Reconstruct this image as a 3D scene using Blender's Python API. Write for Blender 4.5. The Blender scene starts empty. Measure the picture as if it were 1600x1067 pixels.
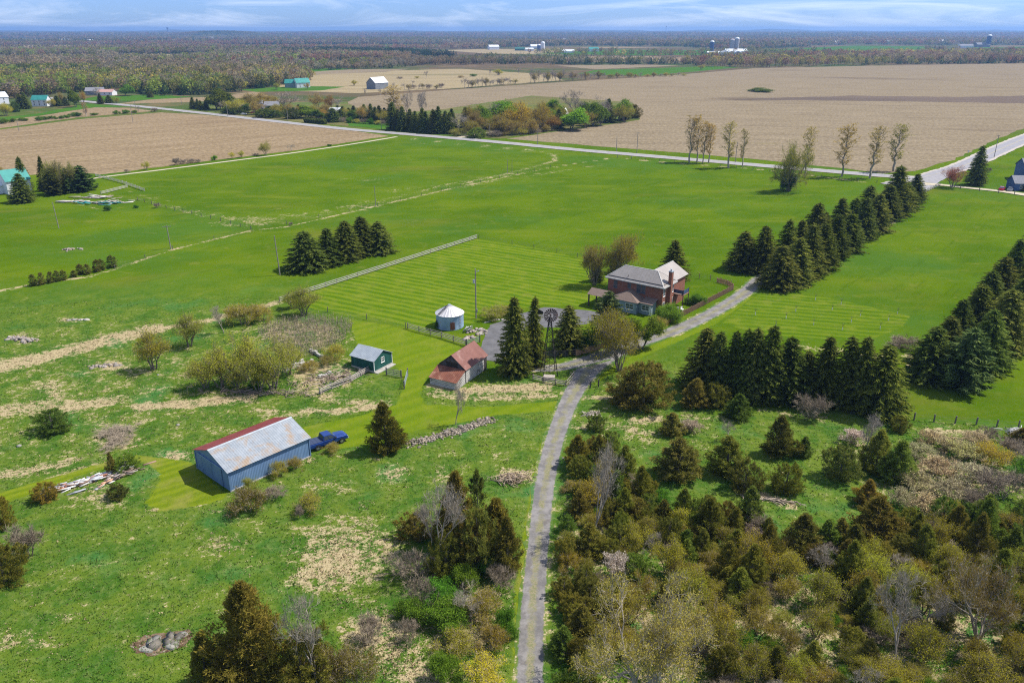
import bpy, math, random
import numpy as np
from mathutils import Vector, Matrix

# ------------------------------------------------------------------ camera, sky, sun, exposure
SC = bpy.context.scene
COL = SC.collection
FP = 1230.0                       # focal length in photo pixels (photo 1600 x 1067)
CH = 55.0                         # height of the drone above the ground
PITCH = math.atan((533.5 - 46) / FP)
sp, cp = math.sin(PITCH), math.cos(PITCH)
cam_d = bpy.data.cameras.new("camera")
cam = bpy.data.objects.new("camera", cam_d)
COL.objects.link(cam)
cam.location = (0, 0, CH)
cam.rotation_euler = (math.pi / 2 - PITCH, 0, 0)
cam_d.sensor_fit = 'HORIZONTAL'
cam_d.sensor_width = 36
cam_d.lens = FP / 1600 * 36
cam_d.clip_end = 60000
SC.camera = cam
SC.view_settings.view_transform = 'Standard'
SC.view_settings.look = 'None'
SC.view_settings.gamma = 1
SC.view_settings.exposure = 0.5
try:
    SC.cycles.use_denoising = False
    SC.cycles.filter_width = 1.15
    SC.cycles.max_bounces = 6
    SC.cycles.volume_bounces = 0
    SC.cycles.transparent_max_bounces = 8
    SC.render.film_transparent = False
except Exception:
    pass

SUN_EL = math.radians(54)
sun_h = Vector((0.965, 0.26, 0)).normalized()
sun_v = Vector((sun_h.x * math.cos(SUN_EL), sun_h.y * math.cos(SUN_EL), math.sin(SUN_EL)))
ld = bpy.data.lights.new("sun", 'SUN')
ld.energy = 4.5
ld.angle = math.radians(0.5)
ld.color = (1.0, 0.95, 0.87)
lo = bpy.data.objects.new("sun", ld)
COL.objects.link(lo)
lo.rotation_euler = sun_v.to_track_quat('Z', 'Y').to_euler()
lo.location = (100, 30, 200)

W = bpy.data.worlds.new("World")
SC.world = W
W.use_nodes = True
nt = W.node_tree
for n in list(nt.nodes):
    nt.nodes.remove(n)


def L(nt, a, b):
    nt.links.new(a, b)


sky = nt.nodes.new('ShaderNodeTexSky')
sky.sky_type = 'NISHITA'
sky.sun_disc = False
sky.sun_elevation = SUN_EL
sky.sun_rotation = math.atan2(sun_h.x, sun_h.y)
sky.altitude = 100
sky.air_density = 1.0
sky.dust_density = 0.3
sky.ozone_density = 1.5
tc = nt.nodes.new('ShaderNodeTexCoord')
mp = nt.nodes.new('ShaderNodeMapping')
mp.inputs['Scale'].default_value = (5, 5, 46)
mp.inputs['Rotation'].default_value = (0.0, 0.035, 0.3)
L(nt, tc.outputs['Generated'], mp.inputs['Vector'])
nz = nt.nodes.new('ShaderNodeTexNoise')
nz.inputs['Scale'].default_value = 1.0
nz.inputs['Detail'].default_value = 7
nz.inputs['Roughness'].default_value = 0.62
nz.inputs['Distortion'].default_value = 0.9
L(nt, mp.outputs['Vector'], nz.inputs['Vector'])
cr = nt.nodes.new('ShaderNodeValToRGB')
cr.color_ramp.elements[0].position = 0.45
cr.color_ramp.elements[0].color = (0, 0, 0, 1)
cr.color_ramp.elements[1].position = 0.82
cr.color_ramp.elements[1].color = (1, 1, 1, 1)
L(nt, nz.outputs['Fac'], cr.inputs['Fac'])
tint = nt.nodes.new('ShaderNodeMixRGB')
tint.blend_type = 'MULTIPLY'
tint.inputs[0].default_value = 1
# blue at the horizon, whitened overhead out of view, added for less blue fill
sxyz = nt.nodes.new('ShaderNodeSeparateXYZ')
L(nt, tc.outputs['Generated'], sxyz.inputs[0])
zr = nt.nodes.new('ShaderNodeMapRange')
zr.inputs['From Min'].default_value = .03
zr.inputs['From Max'].default_value = .35
L(nt, sxyz.outputs[2], zr.inputs['Value'])
tm_ = nt.nodes.new('ShaderNodeMixRGB')
tm_.inputs[1].default_value = (0.40, 0.63, 1.33, 1)
tm_.inputs[2].default_value = (1.55, 1.32, 1.2, 1)
L(nt, zr.outputs[0], tm_.inputs[0])
L(nt, tm_.outputs[0], tint.inputs[2])
L(nt, sky.outputs[0], tint.inputs[1])
cl = nt.nodes.new('ShaderNodeMixRGB')
cl.inputs[2].default_value = (8.2, 8.8, 10.2, 1)
mm = nt.nodes.new('ShaderNodeMath')
mm.operation = 'MULTIPLY'
mm.inputs[1].default_value = 0.7
L(nt, cr.outputs[0], mm.inputs[0])
L(nt, mm.outputs[0], cl.inputs[0])
L(nt, tint.outputs[0], cl.inputs[1])
bg = nt.nodes.new('ShaderNodeBackground')
bg.inputs['Strength'].default_value = 0.10
wo = nt.nodes.new('ShaderNodeOutputWorld')
L(nt, cl.outputs[0], bg.inputs['Color'])
L(nt, bg.outputs[0], wo.inputs['Surface'])

rng = np.random.default_rng(7)
R = random.Random(11)


# ------------------------------------------------------------------ surveying: photo pixel -> place on the ground
def G(x, y, h=0.0):
    u = (x - 800) / FP
    v = (533.5 - y) / FP
    dy, dz = cp + v * sp, -sp + v * cp
    t = (h - CH) / dz
    return Vector((u * t, dy * t, h))


def hgt(X, Y, ty):
    v = (533.5 - ty) / FP
    return CH + Y * (v * cp - sp) / (cp + v * sp)


def depth(Y, h=0):
    return Y * cp - (h - CH) * sp


def to_px(X, Y):
    a = Y * cp + CH * sp
    return 800 + FP * X / a, 533.5 - FP * (Y * sp - CH * cp) / a


# ------------------------------------------------------------------ node helpers
def newmat(name):
    m = bpy.data.materials.new(name)
    m.use_nodes = True
    nt = m.node_tree
    b = nt.nodes['Principled BSDF']
    b.inputs['Specular IOR Level'].default_value = 0.25
    return m, nt, b


def sock(nt, s, v):
    if isinstance(v, bpy.types.NodeSocket):
        L(nt, v, s)
    elif isinstance(v, (tuple, list)):
        s.default_value = (*v, 1) if len(v) == 3 and s.type == 'RGBA' else v
    else:
        s.default_value = v


def n_pos(nt, scale=(1, 1, 1), rot=0.0, obj=False):
    t = nt.nodes.new('ShaderNodeTexCoord')
    m = nt.nodes.new('ShaderNodeMapping')
    m.inputs['Scale'].default_value = scale
    m.inputs['Rotation'].default_value = (0, 0, 0)
    if rot:
        m0 = nt.nodes.new('ShaderNodeMapping')
        m0.inputs['Rotation'].default_value = (0, 0, -rot)
        L(nt, t.outputs['Object'], m0.inputs['Vector'])
        L(nt, m0.outputs[0], m.inputs['Vector'])
    else:
        L(nt, t.outputs['Object'], m.inputs['Vector'])
    return m.outputs[0]


def n_noise(nt, vec, scale, detail=3, rough=0.55, dist=0.0):
    n = nt.nodes.new('ShaderNodeTexNoise')
    n.inputs['Scale'].default_value = scale
    n.inputs['Detail'].default_value = detail
    n.inputs['Roughness'].default_value = rough
    n.inputs['Distortion'].default_value = dist
    L(nt, vec, n.inputs['Vector'])
    return n.outputs['Fac']


def n_math(nt, op, a, b=0.0, clamp=False):
    n = nt.nodes.new('ShaderNodeMath')
    n.operation = op
    n.use_clamp = clamp
    sock(nt, n.inputs[0], a)
    sock(nt, n.inputs[1], b)
    return n.outputs[0]


def n_step(nt, v, lo_, hi_):
    n = nt.nodes.new('ShaderNodeMapRange')
    n.interpolation_type = 'SMOOTHSTEP'
    sock(nt, n.inputs['Value'], v)
    n.inputs['From Min'].default_value = lo_
    n.inputs['From Max'].default_value = hi_
    return n.outputs['Result']


def n_mix(nt, f, a, b, mode='MIX'):
    n = nt.nodes.new('ShaderNodeMixRGB')
    n.blend_type = mode
    sock(nt, n.inputs[0], f)
    sock(nt, n.inputs[1], a)
    sock(nt, n.inputs[2], b)
    return n.outputs[0]


def n_attr(nt, name, color=False):
    n = nt.nodes.new('ShaderNodeAttribute')
    n.attribute_name = name
    return n.outputs['Color'] if color else n.outputs['Fac']


def n_bump(nt, b, h, strength=0.5, dist=0.1):
    n = nt.nodes.new('ShaderNodeBump')
    n.inputs['Strength'].default_value = strength
    n.inputs['Distance'].default_value = dist
    L(nt, h, n.inputs['Height'])
    L(nt, n.outputs[0], b.inputs['Normal'])


def n_wave(nt, vec, scale, axis='X', dist=0.0, prof='SIN'):
    n = nt.nodes.new('ShaderNodeTexWave')
    n.bands_direction = axis
    n.wave_profile = prof
    n.inputs['Scale'].default_value = scale
    n.inputs['Distortion'].default_value = dist
    L(nt, vec, n.inputs['Vector'])
    return n.outputs['Fac']


def surf(name, c1, c2, scale=1.0, rough=0.8, metal=0.0, stain=None, stain_scale=0.6, stain_at=(0.55, 0.65),
         wave=None, bump=0.0, stretch=(1, 1, 1), fine=None):
    """painted / weathered surface: two tones by noise, optional stain patches, optional ribs"""
    m, nt, b = newmat(name)
    p = n_pos(nt, stretch)
    c = n_mix(nt, n_step(nt, n_noise(nt, p, scale, 5, 0.65), 0.3, 0.7), c1, c2)
    if stain:
        st = n_step(nt, n_noise(nt, n_pos(nt), stain_scale, 6, 0.7, 0.6), *stain_at)
        c = n_mix(nt, st, c, stain)
    if fine:
        f = n_noise(nt, n_pos(nt), fine, 2)
        c = n_mix(nt, 0.35, c, n_mix(nt, f, (0.35, 0.35, 0.35), (1.5, 1.5, 1.5)), 'MULTIPLY')
    if wave:
        w = n_wave(nt, n_pos(nt), wave[1], wave[0])
        c = n_mix(nt, wave[2], c, n_mix(nt, w, (0.45, 0.45, 0.45), (1.2, 1.2, 1.2)), 'MULTIPLY')
        n_bump(nt, b, w, 0.5, 0.03)
    elif bump:
        n_bump(nt, b, n_noise(nt, p, scale * 4, 3), bump, 0.05)
    L(nt, c, b.inputs['Base Color'])
    b.inputs['Roughness'].default_value = rough
    b.inputs['Metallic'].default_value = metal
    return m


def leafmat(name, dark, light, tip=None, trans=0.25, rough=0.75, use_col=True):
    m, nt, b = newmat(name)
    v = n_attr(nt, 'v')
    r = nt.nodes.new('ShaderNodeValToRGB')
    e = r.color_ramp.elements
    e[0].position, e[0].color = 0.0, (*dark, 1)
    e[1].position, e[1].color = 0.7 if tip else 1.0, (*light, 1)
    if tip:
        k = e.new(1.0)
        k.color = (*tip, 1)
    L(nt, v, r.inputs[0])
    oi = nt.nodes.new('ShaderNodeObjectInfo')
    c = n_mix(nt, 1.0 if use_col else 0.0, r.outputs[0], oi.outputs['Color'], 'MULTIPLY')
    k = n_math(nt, 'MULTIPLY_ADD', oi.outputs['Random'], 0.35)
    k.node.inputs[2].default_value = 0.83
    vm = nt.nodes.new('ShaderNodeVectorMath')
    vm.operation = 'SCALE'
    L(nt, c, vm.inputs[0])
    L(nt, k, vm.inputs['Scale'])
    c = vm.outputs[0]
    L(nt, c, b.inputs['Base Color'])
    b.inputs['Roughness'].default_value = rough
    b.inputs['Specular IOR Level'].default_value = 0.03
    t = nt.nodes.new('ShaderNodeBsdfTranslucent')
    L(nt, c, t.inputs['Color'])
    ms = nt.nodes.new('ShaderNodeMixShader')
    ms.inputs[0].default_value = trans
    L(nt, b.outputs[0], ms.inputs[1])
    L(nt, t.outputs[0], ms.inputs[2])
    L(nt, ms.outputs[0], nt.nodes['Material Output'].inputs['Surface'])
    return m


def colmat(name, rough=0.85, trans=0.0):
    """colour comes from the mesh's own 'col' attribute (one colour per plant / stone)"""
    m, nt, b = newmat(name)
    c = n_attr(nt, 'col', True)
    L(nt, c, b.inputs['Base Color'])
    b.inputs['Roughness'].default_value = rough
    b.inputs['Specular IOR Level'].default_value = 0.0
    if trans:
        t = nt.nodes.new('ShaderNodeBsdfTranslucent')
        L(nt, c, t.inputs['Color'])
        ms = nt.nodes.new('ShaderNodeMixShader')
        ms.inputs[0].default_value = trans
        L(nt, b.outputs[0], ms.inputs[1])
        L(nt, t.outputs[0], ms.inputs[2])
        L(nt, ms.outputs[0], nt.nodes['Material Output'].inputs['Surface'])
    return m


# ------------------------------------------------------------------ object helpers
def tag(o, label=None, cat=None, group=None, kind=None):
    if label:
        o['label'] = label
    if cat:
        o['category'] = cat
    if group:
        o['group'] = group
    if kind:
        o['kind'] = kind
    return o


def empty(name, loc, rz=0.0, **kw):
    o = bpy.data.objects.new(name, None)
    o.empty_display_size = 0.3
    COL.objects.link(o)
    o.location = loc
    o.rotation_euler = (0, 0, rz)
    return tag(o, **kw)


def link(name, me, parent=None, loc=None):
    o = bpy.data.objects.new(name, me)
    COL.objects.link(o)
    if parent:
        o.parent = parent
    if loc is not None:
        o.location = loc
    return o


def tri_mesh(name, V, F, mats, attrs=None, midx=None, smooth=False):
    V = np.asarray(V, np.float32)
    F = np.asarray(F, np.int32)
    me = bpy.data.meshes.new(name)
    k = F.shape[1]
    me.vertices.add(len(V))
    me.vertices.foreach_set('co', V.ravel())
    me.loops.add(F.size)
    me.loops.foreach_set('vertex_index', F.ravel())
    me.polygons.add(len(F))
    me.polygons.foreach_set('loop_start', np.arange(0, F.size, k, dtype=np.int32))
    me.polygons.foreach_set('loop_total', np.full(len(F), k, np.int32))
    for m in (mats if isinstance(mats, (list, tuple)) else [mats]):
        me.materials.append(m)
    if midx is not None:
        me.polygons.foreach_set('material_index', np.asarray(midx, np.int32))
    if smooth:
        me.polygons.foreach_set('use_smooth', np.ones(len(F), bool))
    for an, (typ, arr) in (attrs or {}).items():
        a = me.attributes.new(an, typ, 'POINT')
        a.data.foreach_set('color' if typ == 'FLOAT_COLOR' else 'value', np.asarray(arr, np.float32).ravel())
    me.update(calc_edges=True)
    return me


class MB:
    """collects shapes and links them as ONE mesh object"""

    def __init__(s):
        s.v, s.f, s.m = [], [], []

    def add(s, vs, fs, m=0):
        o = len(s.v)
        s.v += [tuple(v) for v in vs]
        s.f += [tuple(i + o for i in f) for f in fs]
        s.m += [m] * len(fs)
        return s

    def box(s, x0, x1, y0, y1, z0, z1, m=0):
        return s.add([(x0, y0, z0), (x1, y0, z0), (x1, y1, z0), (x0, y1, z0), (x0, y0, z1), (x1, y0, z1), (x1, y1, z1), (x0, y1, z1)],
                     [(0, 3, 2, 1), (4, 5, 6, 7), (0, 1, 5, 4), (1, 2, 6, 5), (2, 3, 7, 6), (3, 0, 4, 7)], m)

    def poly(s, pts, m=0):
        return s.add(pts, [tuple(range(len(pts)))], m)

    def slab(s, pts, t, m=0):
        """a planar polygon given thickness t upward along its normal"""
        P = [Vector(p) for p in pts]
        n = (P[1] - P[0]).cross(P[2] - P[0]).normalized()
        if n.z < 0:
            n = -n
        k = len(P)
        fs = [tuple(range(k - 1, -1, -1)), tuple(range(k, 2 * k))]
        fs += [(i, (i + 1) % k, k + (i + 1) % k, k + i) for i in range(k)]
        return s.add(P + [p + n * t for p in P], fs, m)

    def tube(s, p, q, r0, r1, n=8, m=0, cap=True):
        p, q = Vector(p), Vector(q)
        d = (q - p).normalized()
        a = d.orthogonal().normalized()
        b = d.cross(a)
        vs = []
        for (c, r) in ((p, r0), (q, r1)):
            for i in range(n):
                t = 2 * math.pi * i / n
                vs.append(c + a * (r * math.cos(t)) + b * (r * math.sin(t)))
        fs = [(i, (i + 1) % n, n + (i + 1) % n, n + i) for i in range(n)]
        if cap:
            fs += [tuple(range(n - 1, -1, -1)), tuple(range(n, 2 * n))]
        return s.add(vs, fs, m)

    def bar(s, p, q, w, h, m=0):
        """square bar from p to q (w across, h tall)"""
        p, q = Vector(p), Vector(q)
        d = (q - p).normalized()
        up = Vector((0, 0, 1)) if abs(d.z) < 0.9 else Vector((1, 0, 0))
        a = d.cross(up).normalized() * (w / 2)
        b = a.cross(d).normalized() * (h / 2)
        vs = [c + e * a + f * b for c in (p, q) for (e, f) in ((-1, -1), (1, -1), (1, 1), (-1, 1))]
        return s.add(vs, [(0, 1, 2, 3), (7, 6, 5, 4), (0, 4, 5, 1), (1, 5, 6, 2), (2, 6, 7, 3), (3, 7, 4, 0)], m)

    def prism(s, prof, x0, x1, m=0):
        """profile in (y, z) extruded along x"""
        k = len(prof)
        vs = [(x0, y, z) for y, z in prof] + [(x1, y, z) for y, z in prof]
        fs = [tuple(range(k - 1, -1, -1)), tuple(range(k, 2 * k))] + [(i, (i + 1) % k, k + (i + 1) % k, k + i) for i in range(k)]
        return s.add(vs, fs, m)

    def mesh(s, name, mats, bevel=0):
        me = bpy.data.meshes.new(name)
        me.from_pydata(s.v, [], s.f)
        for m in (mats if isinstance(mats, (list, tuple)) else [mats]):
            me.materials.append(m)
        me.polygons.foreach_set('material_index', s.m)
        me.update()
        return me

    def build(s, name, mats, parent=None, bevel=0, smooth=False):
        o = link(name, s.mesh(name, mats), parent)
        if smooth:
            o.data.polygons.foreach_set('use_smooth', [True] * len(o.data.polygons))
        if bevel:
            b = o.modifiers.new('bevel', 'BEVEL')
            b.width = bevel
            b.segments = 2
            b.limit_method = 'ANGLE'
        return o


_O1 = ['first', 'second', 'third', 'fourth', 'fifth', 'sixth', 'seventh', 'eighth', 'ninth']
ORD = _O1 + ['tenth', 'eleventh', 'twelfth', 'thirteenth', 'fourteenth', 'fifteenth', 'sixteenth', 'seventeenth', 'eighteenth', 'nineteenth']
for t_, u_ in (('twentieth', 'twenty'), ('thirtieth', 'thirty'), ('fortieth', 'forty'), ('fiftieth', 'fifty'), ('sixtieth', 'sixty')):
    ORD += [t_] + ['%s-%s' % (u_, w_) for w_ in _O1]


def pip(poly, x, y):
    x = np.asarray(x, float)
    y = np.asarray(y, float)
    ins = np.zeros(x.shape, bool)
    n = len(poly)
    for i in range(n):
        x0, y0 = poly[i]
        x1, y1 = poly[(i + 1) % n]
        if y0 == y1:
            continue
        c = ((y0 > y) != (y1 > y)) & (x < (x1 - x0) * (y - y0) / (y1 - y0) + x0)
        ins ^= c
    return ins


def poly_dist(pts, x, y):
    d = np.full(np.shape(x), 1e9)
    for (x0, y0), (x1, y1) in zip(pts[:-1], pts[1:]):
        ex, ey = x1 - x0, y1 - y0
        t = np.clip(((x - x0) * ex + (y - y0) * ey) / (ex * ex + ey * ey + 1e-9), 0, 1)
        d = np.minimum(d, np.hypot(x - x0 - t * ex, (y - y0 - t * ey)))
    return d


def gxy(pts):
    return [tuple(G(*p)[:2]) for p in pts]
# ================================================================== GROUND
# (pixel outlines below are only a survey of where things lie; everything is built at its place on the ground)
LAWNS = {
    'lawn': [(437, 471), (600, 418), (745, 373), (800, 381), (870, 394), (945, 418), (950, 440), (940, 462), (905, 478), (850, 476),
             (800, 484), (770, 500), (730, 506), (690, 516), (650, 513), (560, 495), (500, 484)],
    'yard': [(545, 500), (600, 506), (650, 517), (700, 535), (735, 547), (765, 545), (750, 560), (700, 575), (668, 588), (655, 615), (665, 632),
             (760, 636), (875, 626), (868, 642), (780, 648), (720, 660), (650, 672), (600, 690), (540, 700), (470, 704), (470, 668),
             (560, 650), (620, 632), (632, 600), (622, 575), (560, 545), (552, 520)],
    'orchard': [(1128, 505), (1180, 462), (1230, 455), (1310, 468), (1422, 494), (1408, 512), (1370, 527), (1250, 532), (1180, 520)],
    'track': [(-20, 776), (60, 752), (150, 726), (215, 711), (262, 716), (300, 722), (318, 742), (358, 776), (330, 786), (250, 800), (226, 786),
              (248, 755), (250, 738), (225, 722), (190, 724), (120, 744), (60, 768), (-20, 796)],
    'verge': [(815, 1080), (826, 900), (846, 760), (860, 690), (880, 640), (868, 640), (846, 690), (830, 760), (806, 900), (800, 1080)],
    'verge_drive': [(930, 600), (1000, 560), (1060, 534), (1120, 505), (1180, 462), (1150, 470), (1100, 500), (1040, 528), (960, 570), (935, 590)],
}
ROUGH = [(-300, 480), (0, 468), (100, 470), (300, 465), (440, 462), (540, 490), (560, 545), (628, 575), (640, 600), (620, 632), (560, 650),
         (470, 668), (480, 705), (600, 692), (690, 668), (660, 640), (655, 600), (700, 590), (800, 590), (900, 575), (930, 600), (960, 575),
         (1060, 560), (1100, 640), (1400, 640), (1420, 655), (1900, 690), (2500, 1400), (-900, 1400)]
# dry straw: (kind, points, half width in metres, strength)
DRY_STRIPS = [
    ([(-20, 578), (60, 560), (120, 545), (180, 528), (235, 516)], 2.6, 1.0), ([(235, 516), (330, 500), (437, 472)], 1.2, .9),
    ([(-20, 645), (60, 632), (130, 634), (175, 625)], 2.0, .75), ([(225, 635), (300, 630), (385, 622)], 1.5, .95), ([(70, 600), (100, 640)], 1.5, .6),
    ([(480, 640), (530, 643), (600, 632)], 1.0, .8), ([(500, 620), (570, 630), (600, 630)], 1.3, .6), ([(400, 640), (470, 650)], .8, .6),
    ([(-20, 745), (60, 733), (110, 722)], 1.3, .7), ([(80, 748), (130, 730), (180, 722)], .7, .7),
    ([(640, 693), (700, 677), (765, 656)], .7, .6), ([(720, 612), (800, 607), (850, 605)], 1.6, .95), ([(675, 616), (740, 622), (860, 618)], .9, .7),
    ([(400, 738), (440, 712), (480, 720)], .9, .6), ([(1165, 770), (1210, 778), (1235, 790)], .8, .9), ([(820, 1067), (838, 830), (860, 740)], .5, .5),
    ([(900, 622), (950, 620), (975, 612)], .7, .7), ([(895, 668), (960, 665), (1010, 675)], 1.0, .6), ([(985, 658), (1030, 655)], .9, .7),
    ([(1250, 540), (1330, 550), (1390, 560)], 1.3, .5), ([(1420, 555), (1436, 590)], 1.2, .8), ([(1450, 672), (1540, 678)], .7, .6),
    ([(230, 798), (320, 786)], .25, .9), ([(1190, 640), (1290, 655)], .8, .45), ([(1060, 650), (1130, 655)], .8, .5),
]
DRY_BLOBS = [  # px, py, rx, ry, strength
    (540, 865, 85, 50, .78), (500, 905, 45, 22, .75), (600, 1000, 60, 60, .75), (640, 1050, 60, 30, .7), (545, 940, 30, 25, .4),
    (350, 850, 40, 22, .45), (160, 775, 50, 22, .5), (60, 640, 60, 14, .5), (180, 690, 45, 12, .65), (280, 712, 35, 8, .6),
    (40, 530, 20, 10, .6), (110, 500, 25, 4, .75), (180, 572, 30, 9, .75), (250, 690, 12, 4, .5), (250, 1000, 50, 18, .4), (200, 610, 270, 95, .30), (100, 690, 160, 60, .25), (330, 880, 280, 120, .08), (700, 720, 160, 60, .12), (1000, 660, 130, 60, .2),
    (690, 740, 20, 16, .5), (800, 745, 34, 12, .8), (570, 790, 18, 12, .4), (330, 800, 20, 4, .4), (690, 605, 22, 14, .8),
    (30, 1000, 60, 20, .4), (100, 965, 30, 8, .4), (520, 760, 40, 14, .4), (620, 740, 30, 14, .4), (500, 590, 60, 35, .6), (470, 525, 85, 26, .62),
    (120, 390, 25, 3, .45), (402, 345, 46, 9, .46), (350, 350, 28, 7, .36), (440, 335, 90, 16, .2), (540, 322, 80, 14, .2), (560, 280, 60, 5, .3), (250, 310, 30, 8, .25), (880, 745, 20, 30, .3), (1100, 560, 25, 6, .5), (1010, 690, 30, 8, .3),
    (960, 600, 20, 5, .3), (1480, 660, 60, 8, .35), (1540, 560, 20, 12, .3), (1480, 740, 100, 60, .6), (1340, 700, 40, 20, .4), (1150, 960, 290, 110, .62), (1500, 950, 200, 110, .65), (930, 880, 80, 120, .55), (940, 760, 60, 60, .35), (720, 960, 90, 80, .6), (1400, 1080, 500, 60, .6),
]
WEED_STRIPS = [  # pale weedy lines along the old fences (same mask, weaker, thin)
    ([(-20, 458), (50, 445), (140, 432), (180, 420), (270, 390), (394, 360), (450, 354), (590, 322), (700, 296), (860, 262), (950, 248)], .8, .62),
    ([(160, 302), (215, 312), (300, 334), (390, 358)], .8, .4), ([(110, 316), (150, 326), (175, 328)], .8, .45), ([(200, 298), (240, 312)], 1.0, .35),
    ([(640, 217), (760, 228), (845, 236), (868, 244), (866, 252), (800, 270), (720, 288)], 1.6, .5), ([(215, 312), (300, 330), (390, 346), (480, 335), (600, 312), (720, 284)], 2.2, .36), ([(700, 296), (820, 276), (950, 256)], 2.5, .34),
    ([(1225, 458), (1262, 440), (1345, 378), (1400, 345), (1440, 305)], .9, .55), ([(980, 249), (1040, 254), (1200, 266), (1350, 285)], .9, .75),
    ([(590, 300), (700, 290), (800, 270)], 4.0, .3), ([(400, 340), (500, 335), (590, 315)], 5.0, .33), ([(620, 222), (760, 232), (860, 240)], 3.0, .3),
]


def edge_dist(poly, X, Y):
    """signed distance to a world outline, positive inside"""
    d = poly_dist(list(poly) + [poly[0]], X, Y)
    return np.where(pip(poly, X, Y), d, -d)


def masks(X, Y):
    px, py = to_px(X, Y)
    vis = Y > 30
    dry = np.zeros(X.shape)
    for pts, w, s in DRY_STRIPS + WEED_STRIPS:
        d = poly_dist(gxy(pts), X, Y)
        dry = np.maximum(dry, s * np.clip(1.35 - d / w * 0.7, 0, 1))
    for bx, by, rx, ry, s in DRY_BLOBS:
        q = np.hypot((px - bx) / rx, (py - by) / ry)
        dry = np.maximum(dry, s * np.clip(1.5 - q, 0, 1))
    rough = np.ones(X.shape)
    sel = (Y > 50) & (Y < 320) & (np.abs(X) < 420)
    rough[sel] = np.clip(.5 + edge_dist(gxy(ROUGH), X[sel], Y[sel]) / np.where(Y[sel] > 128, 34, 5), 0, 1)
    rough[Y >= 320] = 0
    rough[(np.abs(X) >= 420) & (Y > 128)] = 0
    return dry * vis, rough


def graded(n0, step, stop, fac=1.14):
    a = [n0]
    while abs(a[-1]) < stop:
        step *= fac
        a.append(a[-1] + math.copysign(step, stop if n0 >= 0 else -stop))
    return a


def mown_colour(nt, a, b_, ang, period, strength=.8, third=(.17, .20, .022)):
    p = n_pos(nt, rot=ang)
    pd = n_pos(nt)
    d = n_noise(nt, pd, .25, 3)
    w = n_wave(nt, p, 1 / period * .314, 'Y', 3.0)
    s = n_noise(nt, n_pos(nt, (.05, 1.0, 1), rot=ang), 1.6 / period, 3, .6)
    k = n_math(nt, 'MULTIPLY', n_step(nt, n_math(nt, 'ADD', n_math(nt, 'MULTIPLY', w, .32), n_math(nt, 'MULTIPLY', s, .88)), .42, .82), strength)
    c = n_mix(nt, k, a, b_)
    c = n_mix(nt, n_math(nt, 'MULTIPLY', n_step(nt, d, .45, .75), .6), c, third)
    c = n_mix(nt, n_math(nt, 'MULTIPLY', n_step(nt, n_noise(nt, pd, .8, 4, .7), .52, .72), .45), c, (.060, .105, .010))
    c = n_mix(nt, n_math(nt, 'MULTIPLY', n_step(nt, n_noise(nt, pd, .13, 4, .7), .56, .74), .4), c, (.20, .19, .05))
    return c


xs = np.arange(-150, 150.1, 0.8)
xs = np.concatenate([np.array(graded(-150.8, 0.8, 15500))[::-1], xs, np.array(graded(150.8, .8, 15500))])
ys = np.concatenate([np.array([-15500., -4000, -800, -150, -20, 10, 25]), np.arange(34, 190, 0.6), np.arange(190, 300, 1.3), np.array(graded(300, 1.3, 16000, 1.06))])
XX, YY = np.meshgrid(xs, ys)
dry, rough = masks(XX, YY)
nx, ny = len(xs), len(ys)
near = (np.abs(XX) < 160) & (YY > 30) & (YY < 260)
mow = {}
for key, names in (('m_lawn', ('lawn',)), ('m_yard', ('yard', 'verge_drive')), ('m_track', ('track', 'verge')), ('m_orch', ('orchard',))):
    f_ = np.zeros(XX.shape)
    for nm in names:
        f_[near] = np.maximum(f_[near], np.clip(.5 + edge_dist(gxy(LAWNS[nm]), XX[near], YY[near]) / 2.4, 0, 1))
    mow[key] = f_
V = np.stack([XX, YY, np.zeros_like(XX)], -1).reshape(-1, 3)
ii = (np.arange(ny - 1)[:, None] * nx + np.arange(nx - 1)[None]).ravel()
F = np.stack([ii, ii + 1, ii + nx + 1, ii + nx], 1)
far = np.clip((YY - 420) / 260, 0, 1)


def wang(p, q):
    a, b_ = G(*p), G(*q)
    return math.atan2(b_.y - a.y, b_.x - a.x)


A_PAST = wang((400, 360), (860, 262))


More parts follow.
